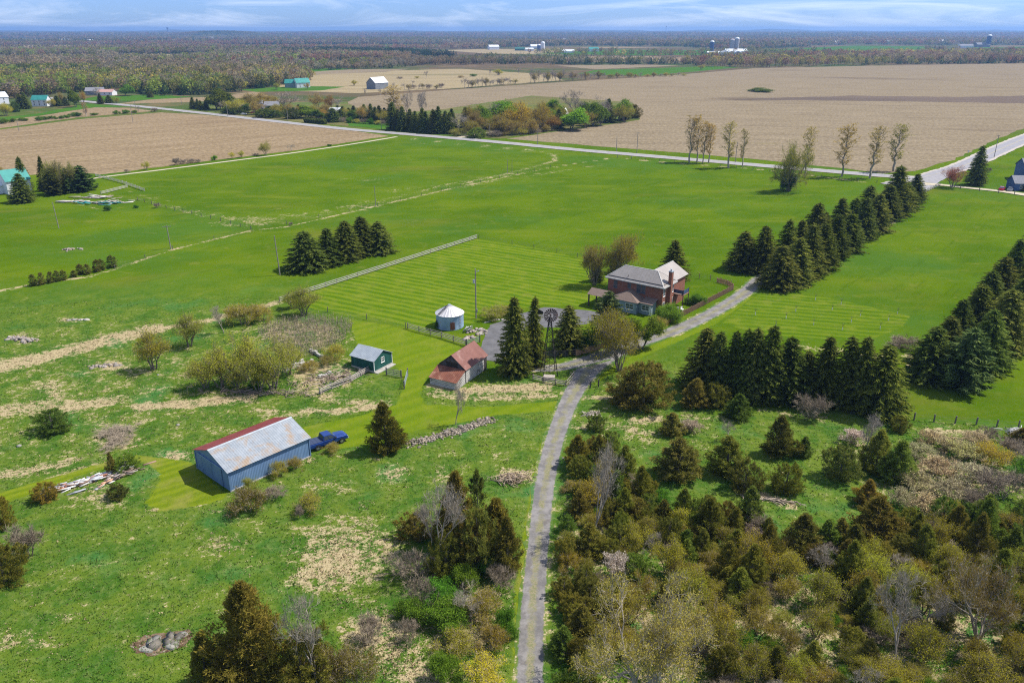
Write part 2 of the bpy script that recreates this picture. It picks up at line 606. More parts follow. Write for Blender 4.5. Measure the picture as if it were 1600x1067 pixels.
def meadow_colour(nt, p, dry_s, rough_s):
    n1 = n_noise(nt, p, 0.035, 4, .6)
    n2 = n_noise(nt, p, 0.22, 4, .65, .4)
    n3 = n_noise(nt, p, 1.1, 5, .7, .5)
    n4 = n_noise(nt, p, 4.5, 3, .7)
    past = n_mix(nt, n_step(nt, n1, .35, .65), (.056, .112, .003), (.088, .145, .004))
    past = n_mix(nt, n_math(nt, 'MULTIPLY', n_step(nt, n_noise(nt, n_pos(nt, (.25, 1, 1)), .11, 5, .7, .3), .48, .72), .6), past, (.135, .170, .012))
    past = n_mix(nt, n_math(nt, 'MULTIPLY', n_step(nt, n3, .48, .7), .45), past, (.092, .145, .022))
    past = n_mix(nt, n_math(nt, 'MULTIPLY', n_step(nt, n_noise(nt, n_pos(nt, (.4, 1, 1), rot=.3), .035, 5, .65, .6), .54, .72), .55), past, (.135, .135, .022))
    past = n_mix(nt, n_math(nt, 'MULTIPLY', n_step(nt, n_noise(nt, p, .016, 4, .6), .5, .64), .5), past, (.050, .125, .018))
    past = n_mix(nt, n_math(nt, 'MULTIPLY', n_step(nt, n_noise(nt, n_pos(nt, (.12, 1, 1), rot=A_PAST), .42, 4, .7), .52, .70), .45), past, (.040, .088, .004))
    past = n_mix(nt, n_math(nt, 'MULTIPLY', n_step(nt, n2, .56, .74), .5), past, (.15, .165, .03))
    mead = n_mix(nt, n_step(nt, n2, .36, .62), (.046, .110, .012), (.106, .156, .018))
    mead = n_mix(nt, n_math(nt, 'MULTIPLY', n_step(nt, n_noise(nt, p, .09, 3), .55, .7), .7), mead, (.045, .150, .040))
    mead = n_mix(nt, n_math(nt, 'MULTIPLY', n_step(nt, n3, .45, .68), .42), mead, (.19, .225, .065))
    mead = n_mix(nt, n_math(nt, 'MULTIPLY', n_step(nt, n4, .52, .75), .28), mead, (.03, .08, .008))
    c = n_mix(nt, rough_s, past, mead)
    e = n_math(nt, 'ADD', n_math(nt, 'MULTIPLY_ADD', n_math(nt, 'SUBTRACT', n3, .5), 1.5), 0)
    amp = n_math(nt, 'ADD', n_math(nt, 'MULTIPLY', n_math(nt, 'MAXIMUM', rough_s, n_math(nt, 'MULTIPLY', dry_s, 1.6)), .62), .38)
    lay = n_noise(nt, n_pos(nt, (.35, 1.0, 1), rot=.5), 1.6, 4, .7, 1.2)
    e = n_math(nt, 'ADD', dry_s, n_math(nt, 'MULTIPLY', n_math(nt, 'SUBTRACT', n3, .5), n_math(nt, 'MULTIPLY', amp, 2.2)))
    e = n_math(nt, 'ADD', e, n_math(nt, 'MULTIPLY', n_math(nt, 'SUBTRACT', n2, .5), n_math(nt, 'MULTIPLY', amp, 1.9)))
    e = n_math(nt, 'ADD', e, n_math(nt, 'MULTIPLY', n_math(nt, 'SUBTRACT', lay, .5), n_math(nt, 'MULTIPLY', amp, 1.6)))
    e = n_math(nt, 'ADD', e, n_math(nt, 'MULTIPLY', n_math(nt, 'SUBTRACT', n4, .5), 1.0))
    k = n_step(nt, e, .42, .80)
    straw = n_mix(nt, n_step(nt, n4, .35, .65), (.35, .28, .135), (.60, .51, .31))
    straw = n_mix(nt, n_math(nt, 'MULTIPLY', n_step(nt, n3, .3, .5), .6), (.20, .15, .085), straw)
    c = n_mix(nt, k, c, straw)
    return c, n3, n4


m, nt, b = newmat('meadow')
p = n_pos(nt)
c, n3, n4 = meadow_colour(nt, p, n_attr(nt, 'dry'), n_attr(nt, 'rough'))
A_LAWN = wang((540, 440), (760, 482))
rag = n_math(nt, 'MULTIPLY', n_math(nt, 'SUBTRACT', n_noise(nt, p, .9, 5, .75), .5), .85)
for key, args in (('m_yard', ((.105, .165, .007), (.150, .200, .010), A_LAWN + 1.2, 3.0, .6)), ('m_lawn', ((.068, .132, .005), (.135, .190, .010), A_LAWN, 2.3, .95)),
                  ('m_track', ((.115, .165, .008), (.185, .225, .014), wang((60, 760), (215, 716)), 1.6, .6, (.25, .215, .07))),
                  ('m_orch', ((.064, .125, .005), (.125, .182, .010), wang((1150, 500), (1390, 520)), 2.2))):
    k_ = n_step(nt, n_math(nt, 'ADD', n_attr(nt, key), rag), .42, .58)
    c = n_mix(nt, k_, c, mown_colour(nt, *args))
fw = n_noise(nt, p, 0.004, 5, .6)
fw2 = n_noise(nt, p, 0.02, 4, .7)
fc = n_mix(nt, n_step(nt, fw, .42, .58), (.115, .085, .052), (.06, .085, .028))
fc = n_mix(nt, n_step(nt, fw2, .48, .66), fc, (.16, .115, .065))
fc = n_mix(nt, n_step(nt, n_noise(nt, n_pos(nt, (1, .5, 1)), .0011, 3), .60, .64), fc, (.16, .125, .075))
c = n_mix(nt, n_attr(nt, 'far'), c, fc)
L(nt, c, b.inputs['Base Color'])
b.inputs['Roughness'].default_value = 0.95
b.inputs['Specular IOR Level'].default_value = 0.0
n_bump(nt, b, n_math(nt, 'ADD', n3, n_math(nt, 'MULTIPLY', n4, .35)), .6, .3)
M_MEADOW = m
tag(link('ground', tri_mesh('ground', V, F, m, {'dry': ('FLOAT', dry), 'rough': ('FLOAT', rough), 'far': ('FLOAT', far), **{k_: ('FLOAT', v_) for k_, v_ in mow.items()}})), kind='structure')


def densify(pts, step, jit):
    out = []
    n = len(pts)
    for i in range(n):
        a, b_ = Vector(pts[i]).to_2d(), Vector(pts[(i + 1) % n]).to_2d()
        k = max(1, int((b_ - a).length / step))
        d = b_ - a
        pn = Vector((-d.y, d.x)).normalized() if d.length > 0 else Vector((0, 0))
        for j in range(k):
            out.append(a + d * (j / k) + pn * R.gauss(0, jit))
    return out


def sheet(name, px, z, mat, step=1.5, jit=.12):
    from mathutils.geometry import tessellate_polygon
    w = densify(gxy(px), step, jit)
    tr = tessellate_polygon([[Vector((q.x, q.y, 0)) for q in w]])
    me = bpy.data.meshes.new(name)
    me.from_pydata([(q.x, q.y, z) for q in w], [], [tuple(t) for t in tr])
    me.materials.append(mat)
    return tag(link(name, me), kind='structure')


def lawnmat(name, a, b_, ang, period, strength=.8, third=(.16, .19, .02)):
    m, nt, b = newmat(name)
    p = n_pos(nt, rot=ang)
    pd = n_pos(nt)
    d = n_noise(nt, pd, .25, 3)
    w = n_wave(nt, p, 1 / period * .314, 'Y', 3.0)
    # mowing passes: long streaks, uneven
    s = n_noise(nt, n_pos(nt, (.05, 1.0, 1), rot=ang), 1.6 / period, 3, .6)
    k = n_math(nt, 'MULTIPLY', n_step(nt, n_math(nt, 'ADD', n_math(nt, 'MULTIPLY', w, .32), n_math(nt, 'MULTIPLY', s, .88)), .42, .82), strength)
    c = n_mix(nt, k, a, b_)
    c = n_mix(nt, n_math(nt, 'MULTIPLY', n_step(nt, d, .5, .75), .4), c, third)
    c = n_mix(nt, n_math(nt, 'MULTIPLY', n_step(nt, n_noise(nt, pd, .8, 4, .7), .55, .75), .3), c, (.05, .10, .01))
    L(nt, c, b.inputs['Base Color'])
    b.inputs['Roughness'].default_value = .95
    b.inputs['Specular IOR Level'].default_value = 0.0
    n_bump(nt, b, n_noise(nt, pd, 2.5, 4, .7), .5, .1)
    return m


def fieldmat(name, a, b_, dark, ang, fur=2.0, dark_at=(.58, .7), speck=.5):
    m, nt, b = newmat(name)
    pd = n_pos(nt)
    st = n_noise(nt, n_pos(nt, (.06, 1, 1), rot=ang), 1 / fur, 4, .65)
    big = n_noise(nt, n_pos(nt, (.35, 1, 1), rot=ang), .011, 4, .6, .4)
    c = n_mix(nt, n_step(nt, st, .35, .65), a, b_)
    c = n_mix(nt, n_math(nt, 'MULTIPLY', n_step(nt, big, *dark_at), .75), c, dark)
    sk = n_noise(nt, pd, .55, 3, .8)
    c = n_mix(nt, speck, c, n_mix(nt, n_step(nt, sk, .35, .65), (.45, .42, .38), (1.5, 1.5, 1.45)), 'MULTIPLY')
    c = n_mix(nt, n_math(nt, 'MULTIPLY', n_step(nt, n_noise(nt, n_pos(nt, (.02, 1, 1), rot=ang), .09, 4, .7), .52, .68), .35), c, dark)
    c = n_mix(nt, n_math(nt, 'MULTIPLY', n_step(nt, n_noise(nt, n_pos(nt, (.15, 1, 1), rot=ang), .05, 4, .7), .6, .72), .35), c, (.17, .15, .05))
    L(nt, c, b.inputs['Base Color'])
    b.inputs['Roughness'].default_value = .95
    b.inputs['Specular IOR Level'].default_value = 0.0
    n_bump(nt, b, sk, .6, .3)
    return m


M_STUB = fieldmat('corn_stubble', (.190, .152, .100), (.262, .212, .142), (.125, .095, .068), wang((900, 160), (1500, 170)), 2.2)
M_TILL = fieldmat('tilled_soil', (.205, .152, .090), (.275, .208, .130), (.16, .11, .068), wang((0, 240), (500, 200)), 3.0)
M_FALLOW = fieldmat('fallow', (.25, .20, .12), (.33, .27, .16), (.14, .13, .06), .3, 8.0)
M_GREENF = fieldmat('winter_wheat', (.045, .12, .012), (.06, .14, .015), (.08, .14, .03), .2, 8.0, (.6, .7), .2)
M_COPSE = fieldmat('copse_floor', (.13, .11, .05), (.15, .15, .05), (.08, .13, .03), .2, 6.0, (.5, .6), .4)
M_DARKSOIL = fieldmat('dark_wet_soil', (.13, .10, .08), (.16, .125, .10), (.10, .08, .065), wang((900, 160), (1500, 170)), 3.0)

sheet('field', [(-200, 300), (0, 276), (110, 270), (160, 273), (300, 255), (450, 237), (608, 213), (540, 203), (430, 191), (320, 180), (252, 176), (120, 187), (0, 203), (-300, 232)], .03, M_TILL, 6, .4)
sheet('field', [(-300, 222), (0, 201), (120, 184), (240, 174), (205, 169), (140, 168), (60, 182), (0, 187), (-300, 208)], .03, M_TILL, 6, .4)
sheet('field', [(180, 163), (300, 160), (420, 150), (400, 143), (330, 152), (240, 155)], .03, M_TILL, 6, .4)
sheet('field', [(790, 217), (1000, 188), (990, 165), (700, 176), (560, 190), (520, 170), (560, 152), (700, 141), (860, 130), (1050, 118), (1180, 107), (1420, 102), (1600, 99.5), (1900, 99.5),
               (2000, 130), (1640, 184), (1560, 217), (1490, 250), (1430, 268), (1380, 271), (1200, 251), (1080, 240), (960, 231)], .03, M_STUB, 8, .5)
sheet('field', [(1130, 156), (1330, 150), (1500, 152), (1700, 148), (1700, 164), (1480, 160), (1340, 158)], .06, M_DARKSOIL, 6, 1.0)
sheet('field', [(430, 122), (560, 112), (720, 108), (860, 117), (880, 126), (700, 139), (560, 146), (440, 142)], .03, M_FALLOW, 10, .6)
sheet('field', [(390, 113), (460, 110), (640, 108), (600, 113), (430, 119)], .05, M_STUB, 10, .6)
sheet('field', [(740, 96), (830, 90), (1000, 88), (1090, 91), (1060, 96), (900, 98)], .03, M_TILL, 14, 1)
sheet('field', [(900, 116), (930, 110), (1110, 104), (1160, 105), (1090, 112), (1000, 119)], .04, M_GREENF, 10, .8)
sheet('field', [(870, 103), (1000, 101), (1060, 103), (930, 109)], .05, M_STUB, 10, .8)
sheet('field', [(690, 79), (760, 77), (860, 78), (880, 86), (760, 84)], .03, M_FALLOW, 20, 2)
sheet('field', [(830, 84), (960, 78), (1110, 79), (1120, 86), (980, 87)], .04, M_GREENF, 20, 2)
sheet('field', [(1180, 79), (1330, 72), (1440, 73), (1480, 77), (1300, 82)], .04, M_GREENF, 20, 2)
sheet('field', [(1500, 75), (1620, 73), (1700, 74), (1640, 78)], .04, M_GREENF, 20, 2)
sheet('field', [(880, 74), (960, 73.5), (1040, 74.5), (960, 76)], .05, M_TILL, 20, 2)
sheet('field', [(370, 140), (470, 135), (540, 136), (500, 142), (400, 144)], .05, M_GREENF, 8, .6)
sheet('field', [(120, 157), (150, 151), (240, 148), (300, 152), (200, 158)], .05, M_GREENF, 8, .6)
for q_ in ([(170, 86), (300, 84.5), (335, 86.5), (330, 92), (250, 95), (190, 94)], [(225, 99), (305, 98), (315, 105), (240, 108)], [(-60, 104), (14, 104), (14, 114), (-60, 116)], [(300, 124), (375, 123), (390, 131), (310, 134)], [(520, 77.5), (610, 77), (620, 81.5), (540, 82.5)], [(-150, 89), (150, 87.5), (165, 95), (-120, 98)], [(430, 98), (600, 94), (612, 101), (445, 106)]):
    sheet('field', q_, .03, M_FALLOW, 20, 2)
for q_ in ([(330, 70.5), (700, 70), (690, 75), (350, 76)], [(-60, 71.5), (220, 71), (210, 76), (-60, 77)], [(250, 63.5), (520, 63.2), (500, 65.5), (260, 66)], [(900, 63.5), (1250, 63), (1230, 65.5), (920, 66)]):
    sheet('field', q_, .04, M_GREENF if q_[0][0] > 300 else M_FALLOW, 30, 3)
sheet('field', [(380, 113), (520, 107), (560, 108), (420, 117)], .06, M_GREENF, 20, 1)
sheet('copse_floor', [(300, 168), (420, 160), (540, 160), (560, 170), (615, 178), (700, 170), (830, 150), (990, 160), (997, 186), (860, 206), (780, 217), (700, 211), (620, 204), (470, 191), (330, 178)], .07, M_COPSE, 5, .6)
sheet('grass_verge', [(540, 188), (615, 190), (612, 204), (545, 197)], .09, M_GREENF, 5, .4)
sheet('grass_verge', [(-200, 196), (0, 184), (60, 178), (110, 168), (130, 162), (210, 168), (150, 168), (60, 181), (0, 190), (-200, 205)], .08, M_GREENF, 6, .4)


# ------------------------------------------------------------------ roads
def ribbon(name, pts, widths, z, mat, step=2.0, jit=.1, cross=9):
    """pts: world 2-D centre line; builds a strip with attribute 'u' (-1..1 across)"""
    P = [Vector(q).to_2d() for q in pts]
    fine, wd = [], []
    for i in range(len(P) - 1):
        p0, p1, p2, p3 = P[max(i - 1, 0)], P[i], P[i + 1], P[min(i + 2, len(P) - 1)]
        k = max(2, int((p2 - p1).length / step))
        for j in range(k):
            t = j / k
            q = .5 * ((2 * p1) + (p2 - p0) * t + (2 * p0 - 5 * p1 + 4 * p2 - p3) * t * t + (3 * p1 - p0 - 3 * p2 + p3) * t ** 3)
            fine.append(q)
            wd.append(widths[i] * (1 - t) + widths[i + 1] * t)
    fine.append(P[-1])
    wd.append(widths[-1])
    V, U, F = [], [], []
    for i, q in enumerate(fine):
        d = (fine[min(i + 1, len(fine) - 1)] - fine[max(i - 1, 0)]).normalized()
        n = Vector((d.y, -d.x))
        for j in range(cross):
            u = -1 + 2 * j / (cross - 1)
            e = u * wd[i] / 2 + (R.gauss(0, jit) if j in (0, cross - 1) else 0)
            w = q + n * e
            V.append((w.x, w.y, z))
            U.append(u)
    for i in range(len(fine) - 1):
        for j in range(cross - 1):
            a = i * cross + j
            F.append((a, a + 1, a + cross + 1, a + cross))
    o = tag(link(name, tri_mesh(name, V, F, mat, {'u': ('FLOAT', U)})), kind='structure')
    return o, fine, wd


def roadmat(name, base, light, shoulder, sh_at=.72, centre=None, track=False):
    m, nt, b = newmat(name)
    if shoulder is None:
        z_ = nt.nodes.new('ShaderNodeValue')
        z_.outputs[0].default_value = .34
        o_ = nt.nodes.new('ShaderNodeValue')
        o_.outputs[0].default_value = 1.0
        shoulder = meadow_colour(nt, n_pos(nt), z_.outputs[0], o_.outputs[0])[0]
    u = n_math(nt, 'ABSOLUTE', n_attr(nt, 'u'))
    p = n_pos(nt)
    n1 = n_noise(nt, p, .5, 4, .7)
    n2 = n_noise(nt, p, 5, 3, .7)
    c = n_mix(nt, n_step(nt, n1, .36, .64), base, light)
    if track:
        c = n_mix(nt, n_math(nt, 'MULTIPLY', n_step(nt, n_noise(nt, n_pos(nt), .35, 4, .7, .5), .55, .68), .6), c, (.115, .10, .088))
    if track:
        rut = n_math(nt, 'ADD', n_math(nt, 'ABSOLUTE', n_math(nt, 'SUBTRACT', u, .42)), n_math(nt, 'MULTIPLY', n_noise(nt, p, .7, 3), .2))
        c = n_mix(nt, n_math(nt, 'MULTIPLY', n_step(nt, rut, .28, .14), .0), c, light)
    c = n_mix(nt, .5, c, n_mix(nt, n2, (.55, .55, .55), (1.45, 1.45, 1.42)), 'MULTIPLY')
    e = n_math(nt, 'ADD', u, n_math(nt, 'MULTIPLY', n_math(nt, 'SUBTRACT', n_noise(nt, p, 1.3, 4, .7), .5), .45))
    c = n_mix(nt, n_step(nt, e, sh_at, sh_at + .12), c, shoulder)
    if track:      # grassy, stony crown between the wheel tracks
        k = n_math(nt, 'SUBTRACT', n_math(nt, 'MULTIPLY', n_noise(nt, p, .9, 5, .75), 1.0), u)
        c = n_mix(nt, n_math(nt, 'MULTIPLY', n_step(nt, k, .14, .40), n_math(nt, 'MULTIPLY', n_step(nt, n_noise(nt, p, .3, 4, .7), .34, .56), .85)), c, n_mix(nt, n_step(nt, n2, .4, .6), (.26, .22, .13), (.15, .165, .06)))
    if centre:
        c = n_mix(nt, n_math(nt, 'LESS_THAN', u, .02), c, centre)
    L(nt, c, b.inputs['Base Color'])
    b.inputs['Roughness'].default_value = .9
    n_bump(nt, b, n2, .4, .04)
    return m


M_ROAD = roadmat('road_asphalt', (.25, .24, .25), (.31, .30, .31), (.37, .33, .27), .72)
M_HIGHWAY = roadmat('highway_asphalt', (.23, .225, .245), (.30, .29, .305), (.42, .37, .32), .68, (.45, .38, .16))
M_DRIVE = roadmat('gravel_drive', (.138, .131, .128), (.238, .224, .216), None, .70, None, True)
M_LANE = roadmat('pale_lane', (.42, .36, .26), (.50, .44, .33), (.2, .2, .08), .75)
M_YARDASPH = roadmat('yard_asphalt', (.10, .098, .102), (.14, .137, .14), (.24, .21, .15), .93)

road_px = [(60, 152), (128, 158.5), (220, 167), (320, 177.5), (430, 190), (540, 202), (640, 210.5), (760, 221), (900, 234.5), (1000, 243), (1100, 251.5), (1200, 260), (1300, 268.5), (1400, 276.5), (1450, 280)]
ribbon('road', [G(*q) for q in road_px], [8.2] * len(road_px), .16, M_ROAD, 3, .2)
hw = [(1380, 288), (1432, 280), (1470, 270.5), (1510, 258), (1560, 235), (1610, 214), (1700, 180), (1800, 150)]
ribbon('road', [G(*q) for q in hw], [3, 7.0, 9.5, 10.5, 11.5, 11.8, 12, 12], .165, M_HIGHWAY, 2, .2)
M_EARTH = surf_earth = None
m, nt, b = newmat('bare_earth')
p = n_pos(nt)
c = n_mix(nt, n_step(nt, n_noise(nt, p, 1.2, 5, .7), .35, .65), (.075, .042, .026), (.20, .145, .095))
L(nt, n_mix(nt, n_step(nt, n_noise(nt, p, 2.2, 4, .75), .56, .66), c, (.30, .29, .24)), b.inputs['Base Color'])
b.inputs['Roughness'].default_value = .95
b.inputs['Specular IOR Level'].default_value = 0.0
M_EARTH = m
sheet('bare_earth', [(202, 1004), (225, 994), (262, 988), (292, 984), (304, 994), (288, 1008), (262, 1018), (240, 1026), (214, 1020)], .010, M_EARTH, .5, .13)
sheet('road', [(1405, 275), (1440, 281), (1475, 271), (1490, 274), (1468, 284), (1458, 293), (1440, 300), (1428, 292), (1440, 286)], .17, M_ROAD, 2, .1)
dr = [(829, 1085), (829, 1020), (833, 940), (841, 850), (851, 760), (866, 690), (886, 635), (906, 598), (932, 566), (985, 540), (1060, 514), (1120, 485), (1165, 456), (1200, 428), (1300, 368), (1400, 303), (1443, 286)]
dw = [w_ * 1.24 for w_ in (2.5, 2.5, 2.5, 2.5, 2.6, 2.75, 3.0, 3.5, 5.0, 3.7, 3.4, 3.4, 3.4, 3.4, 3.4, 3.4, 4.6)]
ribbon('driveway', [G(*q) for q in dr], dw, .02, M_DRIVE, 1.2, .12)
br = [(940, 556), (905, 567), (868, 575), (825, 574), (790, 560), (768, 548)]
ribbon('driveway', [G(*q) for q in br], [5.2, 4.0, 3.6, 3.6, 3.6, 3.6], .024, M_DRIVE, 1.2, .12)
sheet('driveway', [(748, 562), (752, 540), (758, 522), (766, 508), (790, 500), (820, 488), (850, 480), (905, 484), (940, 488), (938, 502), (880, 512), (830, 512), (805, 520), (797, 545), (780, 566)], .028, M_YARDASPH, 1.2, .1)
lane = [(125, 283), (160, 277), (250, 266), (360, 252), (460, 239), (560, 224), (620, 214)]
ribbon('dirt_lane', [G(*q) for q in lane], [2.5] * 7, .04, M_LANE, 3, .15)
nd = [(1445, 288), (1475, 290), (1510, 294), (1560, 299), (1610, 306), (1660, 312)]
ribbon('driveway', [G(*q) for q in nd], [6, 4, 3.4, 4, 6, 6], .175, M_LANE, 2, .1)
bp = [(905, 604), (888, 622), (820, 634), (760, 640)]
cd = [(712, 216), (760, 208), (830, 199), (880, 193)]
ribbon('driveway', [G(*q) for q in cd], [4, 3.5, 3.5, 3.5], .12, M_LANE, 4, .2)
# ================================================================== BUILDINGS
M_GALV_RUST = surf('galvanised_rusty', (.25, .28, .31), (.33, .36, .39), .9, .55, .2, (.33, .25, .18), .42, (.48, .66), fine=6)
M_RED_ROOF = surf('red_roof', (.20, .035, .03), (.27, .06, .05), .8, .55, .1, (.13, .05, .04), .7, (.55, .7), fine=4)
M_BLUE_STEEL = surf('blue_steel', (.13, .225, .39), (.175, .28, .46), .7, .5, .1, (.22, .31, .45), .8, (.55, .72), ('X', 1.4, .35), stretch=(1, 1, .3))
M_BLUE_STEEL_Y = surf('blue_steel_gable', (.12, .215, .36), (.16, .26, .42), .7, .5, .15, None, .8, (.55, .72), ('Y', 1.4, .35), stretch=(1, 1, .3))
M_GREEN_BOARD = surf('green_boards', (.012, .075, .065), (.02, .11, .09), 1.5, .75, 0, (.04, .13, .11), 1.2, (.6, .75), ('Y', 1.1, .5), stretch=(1, 1, .2))
M_GREEN_BOARD_X = surf('green_boards_long', (.012, .075, .065), (.02, .11, .09), 1.5, .75, 0, (.04, .13, .11), 1.2, (.6, .75), ('X', 1.1, .5), stretch=(1, 1, .2))
M_GALV = surf('galvanised', (.30, .34, .38), (.40, .44, .47), .8, .5, .2, (.36, .37, .28), .5, (.55, .7), fine=5)
M_CONC = surf('concrete', (.34, .32, .29), (.46, .44, .40), 1.2, .9, 0, (.22, .2, .17), .9, (.55, .7), bump=.4)
M_WHITE = surf('white_paint', (.70, .70, .68), (.78, .78, .76), 2, .6)
M_RUSTROOF = surf('rust_roof', (.17, .062, .040), (.26, .10, .06), .7, .7, .1, (.36, .20, .13), .55, (.52, .66), fine=5)
M_RUSTROOF2 = surf('old_red_roof', (.165, .070, .055), (.225, .10, .08), .6, .65, .1, (.30, .19, .16), .4, (.5, .7), fine=5)
M_GREYBOARD = surf('weathered_boards', (.42, .40, .37), (.60, .58, .55), 2.0, .9, 0, (.24, .22, .20), 1.0, (.52, .64), ('Z', 1.1, .6), stretch=(.2, .2, 2))
M_DARKBOARD = surf('dark_boards', (.07, .06, .055), (.12, .10, .09), 2.0, .9, 0, (.10, .11, .14), 1.2, (.5, .7), ('Y', 1.2, .6))
M_BINSTEEL = surf('bin_steel', (.22, .33, .48), (.32, .43, .57), .7, .45, .2, (.45, .34, .26), .8, (.60, .72), ('Z', 2.2, .4))
M_BINROOF = surf('bin_roof', (.52, .50, .50), (.62, .60, .60), .8, .5, .15, (.45, .33, .28), 1.0, (.58, .75))
M_DARK = surf('dark_iron_and_shade', (.025, .022, .02), (.045, .04, .035), 3, .6, .3)
M_DARKWOOD = surf('dark_wood', (.05, .035, .028), (.08, .055, .045), 3, .8)
M_GLASS, nt, b = newmat('window_glass')
b.inputs['Base Color'].default_value = (.05, .065, .08, 1)
b.inputs['Roughness'].default_value = .08
b.inputs['Specular IOR Level'].default_value = .6
M_HOUSEROOF = surf('house_metal_roof', (.29, .262, .238), (.335, .305, .278), .4, .5, .1, None, fine=2)
M_TRIM = surf('house_trim', (.42, .41, .39), (.48, .47, .45), 1, .6)
M_SHINGLE = surf('shingle', (.17, .122, .098), (.23, .17, .135), 3, .9, 0, (.2, .14, .11), 2, (.55, .7), fine=8)
M_SIDING = surf('pale_siding', (.21, .28, .31), (.26, .33, .36), 1, .7, 0, None, .6, (.5, .6), ('Z', 1.6, .3))


def brickmat():
    m, nt, b = newmat('brick')
    t = nt.nodes.new('ShaderNodeTexCoord')
    s = nt.nodes.new('ShaderNodeSeparateXYZ')
    L(nt, t.outputs['Object'], s.inputs[0])
    cx = nt.nodes.new('ShaderNodeCombineXYZ')
    L(nt, n_math(nt, 'ADD', s.outputs[0], s.outputs[1]), cx.inputs[0])
    L(nt, s.outputs[2], cx.inputs[1])
    br = nt.nodes.new('ShaderNodeTexBrick')
    br.inputs['Scale'].default_value = 1.0
    br.inputs['Brick Width'].default_value = .42
    br.inputs['Row Height'].default_value = .15
    br.inputs['Mortar Size'].default_value = .014
    br.inputs['Color1'].default_value = (.20, .062, .038, 1)
    br.inputs['Color2'].default_value = (.29, .105, .064, 1)
    br.inputs['Mortar'].default_value = (.27, .19, .145, 1)
    L(nt, cx.outputs[0], br.inputs['Vector'])
    c = n_mix(nt, .5, br.outputs['Color'], n_mix(nt, n_noise(nt, n_pos(nt), .9, 4), (.6, .6, .6), (1.35, 1.3, 1.3)), 'MULTIPLY')
    L(nt, c, b.inputs['Base Color'])
    b.inputs['Roughness'].default_value = .9
    return m


M_BRICK = brickmat()


def ribbed(mb, e0, e1, r0, pitch=.34, amp=.018, m=0, t=.03):
    """ribbed metal roof sheet: eave from e0 to e1, rising to the ridge point r0 above e0"""
    e0, e1, r0 = Vector(e0), Vector(e1), Vector(r0)
    ax, up = e1 - e0, r0 - e0
    n = ax.cross(up).normalized()
    if n.z < 0:
        n = -n
    k = int(ax.length / pitch)
    vs, fs = [], []
    for i in range(k):
        for s_, h in ((0, 0), (.55, 0), (.68, amp), (.87, amp)):
            q = e0 + ax * ((i + s_) / k)
            vs += [q + n * (t + h), q + up + n * (t + h)]
    vs += [e1 + n * t, e1 + up + n * t]
    for i in range(len(vs) // 2 - 1):
        fs.append((2 * i, 2 * i + 2, 2 * i + 3, 2 * i + 1))
    mb.add(vs, fs, m)
    mb.slab([e0, e1, e1 + up, r0], t * .8, m)


def basis(a, b_, c):
    """corner a, along b_, across c -> origin at the middle, angle, length, width"""
    u = (b_ - a).to_2d()
    Ln = u.length
    u = u / Ln
    w = Vector((-u.y, u.x))
    Wd = (c - a).to_2d().dot(w)
    o = a.to_2d() + u * (Ln / 2) + w * (Wd / 2)
    return Vector((o.x, o.y, 0)), math.atan2(u.y, u.x), Ln, abs(Wd)


def window(parent, cx, cz, w, h, axis, face, fm, name='window', proud=.04):
    """window > pane; axis 'x': lies on a wall facing +/-y at y=face; axis 'y': on a wall facing +/-x at x=face"""
    mb, pn = MB(), MB()
    sg = math.copysign(1, face)
    t = .07

    def bx(mb_, a0, a1, z0, z1, d0, d1):
        d0, d1 = sorted((face + sg * d0, face + sg * d1))
        if axis == 'x':
            mb_.box(a0, a1, d0, d1, z0, z1)
        else:
            mb_.box(d0, d1, a0, a1, z0, z1)
    x0, x1, z0, z1 = cx - w / 2, cx + w / 2, cz - h / 2, cz + h / 2
    bx(mb, x0, x0 + t, z0, z1, .002, proud)
    bx(mb, x1 - t, x1, z0, z1, .002, proud)
    bx(mb, x0 + t, x1 - t, z0, z0 + t, .002, proud)
    bx(mb, x0 + t, x1 - t, z1 - t, z1, .002, proud)
    bx(mb, cx - .025, cx + .025, z0 + t, z1 - t, .012, proud - .008)
    bx(mb, x0 + t, cx - .025, cz - .02, cz + .02, .012, proud - .008)
    bx(mb, cx + .025, x1 - t, cz - .02, cz + .02, .012, proud - .008)
    bx(mb, x0 - .05, x1 + .05, z0 - .07, z0, .002, proud + .05)
    o = mb.build(name, fm, parent)
    bx(pn, x0 + t, x1 - t, z0 + t, z1 - t, .004, .012)
    pn.build('pane', M_GLASS, o)
    return o


